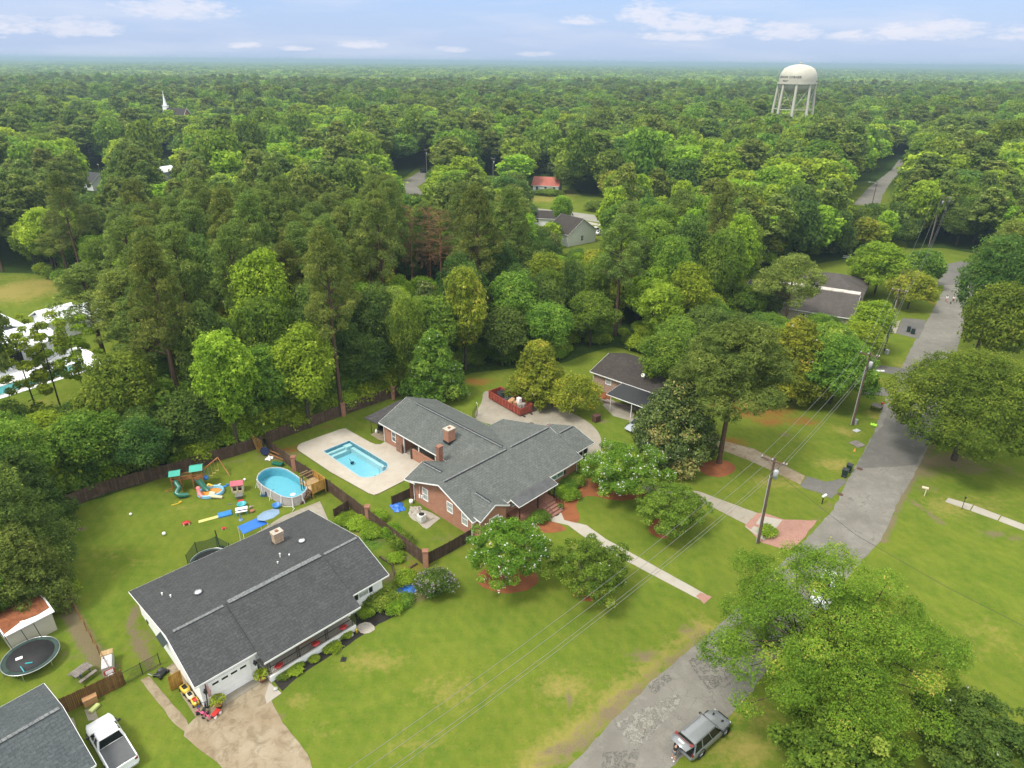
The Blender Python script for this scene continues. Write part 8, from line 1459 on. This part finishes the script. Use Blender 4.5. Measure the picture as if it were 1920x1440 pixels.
def fill():
    cand = []; cell = {}
    def ok(x, y, dmin):
        gx, gy = int(x//8), int(y//8)
        for i in (-1, 0, 1):
            for j in (-1, 0, 1):
                for (a, b, d) in cell.get((gx+i, gy+j), ()):
                    if (a-x)**2+(b-y)**2 < ((dmin+d)/2)**2: return False
        return True
    for (x, y, r) in TREES: cell.setdefault((int(x//8), int(y//8)), []).append((x, y, r*1.3))
    near = []; far = []
    n = 0
    while n < 75000:
        n += 1; u = rf.random(); y = 62+(1150-62)*u**1.25; x = rf.uniform(-.80, .80)*(y+25)
        k = density_kind(x, y); h0, h1, r0, r1 = SZ[k]; h = rf.uniform(h0, h1); r = rf.uniform(r0, r1)
        if in1(x, y, WOOD2): k = rf.choice(('green', 'dark', 'bright')); h = rf.uniform(6.5, 9); r = rf.uniform(3.2, 4.3)
        g = mnoise.noise(Vector((x*.02, y*.02, 4.4)))
        if y > 230: h *= 1.12; r *= 1.55; k = 'green' if k == 'pine' and rf.random() < .35 else k
        elif y < 150: h *= 1.17
        h *= 1+.18*g
        dm = r*(1.12 if y < 200 else 1.02)
        if not ok(x, y, dm): continue
        if blocked(x, y, h, r):
            # a smaller tree may still fit under the view
            h *= .55; r *= .7; k = rf.choice(('bright', 'green', 'dark'))
            if y > 330 or blocked(x, y, h, r): continue
            dm = r*1.22
            if not ok(x, y, dm): continue
        cell.setdefault((int(x//8), int(y//8)), []).append((x, y, dm)); cand.append((k, x, y, h, r))
    cand.sort(key=lambda c: c[2]); 
    ind = [c for c in cand if abs(proj((c[1], c[2], c[3]*.7))[0]-960) < 1010 and proj((c[1], c[2], c[3]))[1] < 1440][:NEAR_N]
    ids = set(id(c) for c in ind); rest = [c for c in cand if id(c) not in ids]
    for i, (k, x, y, h, r) in enumerate(ind):
        _, _, h0, r0 = PROTO[k][i % len(PROTO[k])]
        rg = region(x, y); put_tree(k, i, x, y, r/r0, h/h0, rf.uniform(0, 6.28), KW[k]+' '+rg, KW[k]+'s '+rg, 'pine_tree' if k == 'pine' else 'magnolia_tree' if k == 'magnolia' else 'broadleaf_tree')
    return rest
NEAR_N = 265; HAZE = .00026
def scatter(name, protos, pts):
    """one stuff object: tree meshes instanced on points; pts = (x, y, z, rot, sx, sz, idx)"""
    me = bpy.data.meshes.new(name); n = len(pts); P = np.array(pts, float)
    me.vertices.add(n); me.vertices.foreach_set('co', P[:, :3].ravel().astype(np.float32)); me.update()
    a = me.attributes.new('rz', 'FLOAT_VECTOR', 'POINT'); v = np.zeros((n, 3)); v[:, 2] = P[:, 3]; a.data.foreach_set('vector', v.ravel().astype(np.float32))
    a = me.attributes.new('scl', 'FLOAT_VECTOR', 'POINT'); a.data.foreach_set('vector', P[:, [4, 4, 5]].ravel().astype(np.float32))
    a = me.attributes.new('idx', 'INT', 'POINT'); a.data.foreach_set('value', P[:, 6].astype(np.int32))
    o = bpy.data.objects.new(name, me); col.objects.link(o)
    ng = bpy.data.node_groups.new(name, 'GeometryNodeTree'); ng.interface.new_socket('Geometry', in_out='INPUT', socket_type='NodeSocketGeometry'); ng.interface.new_socket('Geometry', in_out='OUTPUT', socket_type='NodeSocketGeometry')
    N = ng.nodes; L = ng.links; gi = N.new('NodeGroupInput'); go = N.new('NodeGroupOutput'); iop = N.new('GeometryNodeInstanceOnPoints'); g2i = N.new('GeometryNodeGeometryToInstance')
    for m in protos[::-1]:
        p = bpy.data.objects.new('source_'+m.name, m); oi = N.new('GeometryNodeObjectInfo'); oi.inputs['Object'].default_value = p; L.new(oi.outputs['Geometry'], g2i.inputs[0])
    def na(nm, dt):
        q = N.new('GeometryNodeInputNamedAttribute'); q.data_type = dt; q.inputs['Name'].default_value = nm; return q.outputs[0]
    mp = N.new('GeometryNodeMeshToPoints'); L.new(gi.outputs[0], mp.inputs[0]); L.new(mp.outputs[0], iop.inputs['Points']); L.new(g2i.outputs[0], iop.inputs['Instance']); iop.inputs['Pick Instance'].default_value = True
    L.new(na('idx', 'INT'), iop.inputs['Instance Index']); L.new(na('rz', 'FLOAT_VECTOR'), iop.inputs['Rotation']); L.new(na('scl', 'FLOAT_VECTOR'), iop.inputs['Scale']); L.new(iop.outputs[0], go.inputs[0])
    md = o.modifiers.new('scatter', 'NODES'); md.node_group = ng; return o
LOD = []; LODK = {}
for k, kind, h, r, lm, seeds, asp in (('pine', 'pine', 24, 5.2, 'leaf_pine', (30, 31), .5), ('bright', 'tall', 18, 5, 'leaf_bright', (32, 33), .7), ('green', 'round', 16, 6, 'leaf_green', (34, 35), .7), ('dark', 'round', 17, 6.2, 'leaf_dark', (36, 37), .7), ('yellowish', 'tall', 15, 4.6, 'leaf_yellow', (38,), .7), ('magnolia', 'cone', 13, 4.4, 'leaf_magnolia', (39,), .7)):
    LODK[k] = []
    for s in seeds:
        m, _ = crown_mesh('far_crown', kind, h, r, 3600, .85, s, MATS[lm], asp, .4, .65); LODK[k].append((len(LOD), h, r)); LOD.append(m)
rest = fill(); pts = []
for k, x, y, h, r in rest:
    i, h0, r0 = rf.choice(LODK[k]); pts.append((x, y, 0, rf.uniform(0, 6.28), r/r0*1.08, h/h0, i))
# beyond 1150 m: whole patches of canopy, each some forty crowns of few faces
def patch(seed):
    rng = np.random.RandomState(seed); C = []; Nn = []; T = []; S = []
    for i in range(30):
        cx, cy = rng.uniform(-40, 40, 2); h = rng.uniform(11, 19)*(1+.15*math.sin(cx*.1+seed)); r = rng.uniform(6.5, 11.5); k = 42; d = rng.normal(size=(k, 3)); d[:, 2] = np.abs(d[:, 2])*.9-.1; d /= np.linalg.norm(d, axis=1, keepdims=True)
        C.append(np.array([cx, cy, h*.62])+d*np.array([r, r, h*.38])*rng.uniform(.75, 1.05, (k, 1))); Nn.append(d+rng.normal(size=d.shape)*.4); T.append(np.clip(rng.normal()*.2+.42+rng.normal(size=k)*.12, 0, 1)); S.append(np.full(k, 3.6))
    return leafmesh('canopy_patch', np.concatenate(C), np.concatenate(Nn), np.concatenate(S), np.concatenate(T), .8, MATS[('leaf_green', 'leaf_pine', 'leaf_bright', 'leaf_green')[seed % 4]], seed)
far_pts = []
PB = len(LOD)
for s in range(8): LOD.append(patch(s))
y = 1150.0
while y < 26000:
    st = 52 if y < 3500 else 75 if y < 9000 else 170; s = 1.0 if y < 3500 else 1.5 if y < 9000 else 3.2; x = -.82*y
    while x < .82*y:
        hn = mnoise.noise(Vector((x*.0016, y*.0016, 2.2))); far_pts.append((x+rf.uniform(-14, 14), y+rf.uniform(-14, 14), 0, rf.uniform(0, 6.28), s, (1+.25*hn)*(1.0 if y < 9000 else 1.1), PB+int(rf.random()*8 if hn > -.1 else rf.choice((1, 2, 5, 6))))); x += st
    y += st
tag(scatter('woodland', LOD, pts+far_pts), 'unbroken green woodland stretching away to the horizon beyond the houses', 'woodland', kind='stuff')
print('trees', len(TREES), 'stuff', len(pts), 'patches', len(far_pts))
# low growth under the edge of the wood, along the fences
up = []
def undergrowth(pl, n, w, s0, s1):
    P = gpx(pl)
    for i in range(n):
        k = rf.randrange(len(P)-1); t = rf.random(); x = P[k][0]*(1-t)+P[k+1][0]*t; y = P[k][1]*(1-t)+P[k+1][1]*t
        nx, ny = -(P[k+1][1]-P[k][1]), P[k+1][0]-P[k][0]; l = math.hypot(nx, ny); s = rf.uniform(s0, s1); o = rf.uniform(1.9 if s < 1.3 else 2.2+s*2, w); up.append((x+nx/l*o, y+ny/l*o, 0, rf.uniform(0, 6.28), s, s*rf.uniform(.7, 1.2), rf.randrange(5)))
undergrowth([(60, 985), (200, 925), (495, 842), (640, 782), (735, 745)], 190, 12, .5, 1.25)
undergrowth([(60, 985), (200, 925), (495, 842), (640, 782), (735, 745), (800, 720)], 120, 14, 1.3, 2.7)
undergrowth([(735, 742), (880, 700), (1060, 680), (1100, 655), (1330, 650)], 90, 9, .4, .9)
undergrowth([(-60, 1060), (60, 985)], 30, 8, .6, 1.2)
for i in range(500):
    y = rf.uniform(90, 200); x = rf.uniform(-.72, .5)*y
    if not (in1(x, y, YARDS) or in1(x, y, FIELD) or any(in1(x, y, p) for p in MEAD)): s = rf.uniform(.5, 1.3); up.append((x, y, 0, rf.uniform(0, 6), s, s*1.1, rf.randrange(5)))
tag(scatter('undergrowth', [p[0] for p in PROTO['shrub']]+[p[0] for p in PROTO['shrubd']], up), 'tangled low green undergrowth along the foot of the wood', 'undergrowth', kind='stuff')
# ---------------------------------------------------------------- haze
hb = MB(); hb.box(-62000, 62000, -62000, 62000, -1.0, 56.0)
hm = bpy.data.materials.new('haze'); hm.use_nodes = True; nt = hm.node_tree
for x in list(nt.nodes): nt.nodes.remove(x)
ho = nt.nodes.new('ShaderNodeOutputMaterial'); pv = nt.nodes.new('ShaderNodeVolumePrincipled'); pv.inputs['Color'].default_value = (.38, .51, .64, 1); pv.inputs['Density'].default_value = HAZE; pv.inputs['Anisotropy'].default_value = .3
nt.links.new(pv.outputs[0], ho.inputs['Volume']); tag(hb.build('haze', hm, uv=False), 'faint blue summer haze over the far woodland', 'haze', kind='stuff')

for o in bpy.data.objects:
    if o.get('label') and not 4 <= len(o['label'].split()) <= 16: print('LABEL', o.name, len(o['label'].split()), o['label'])
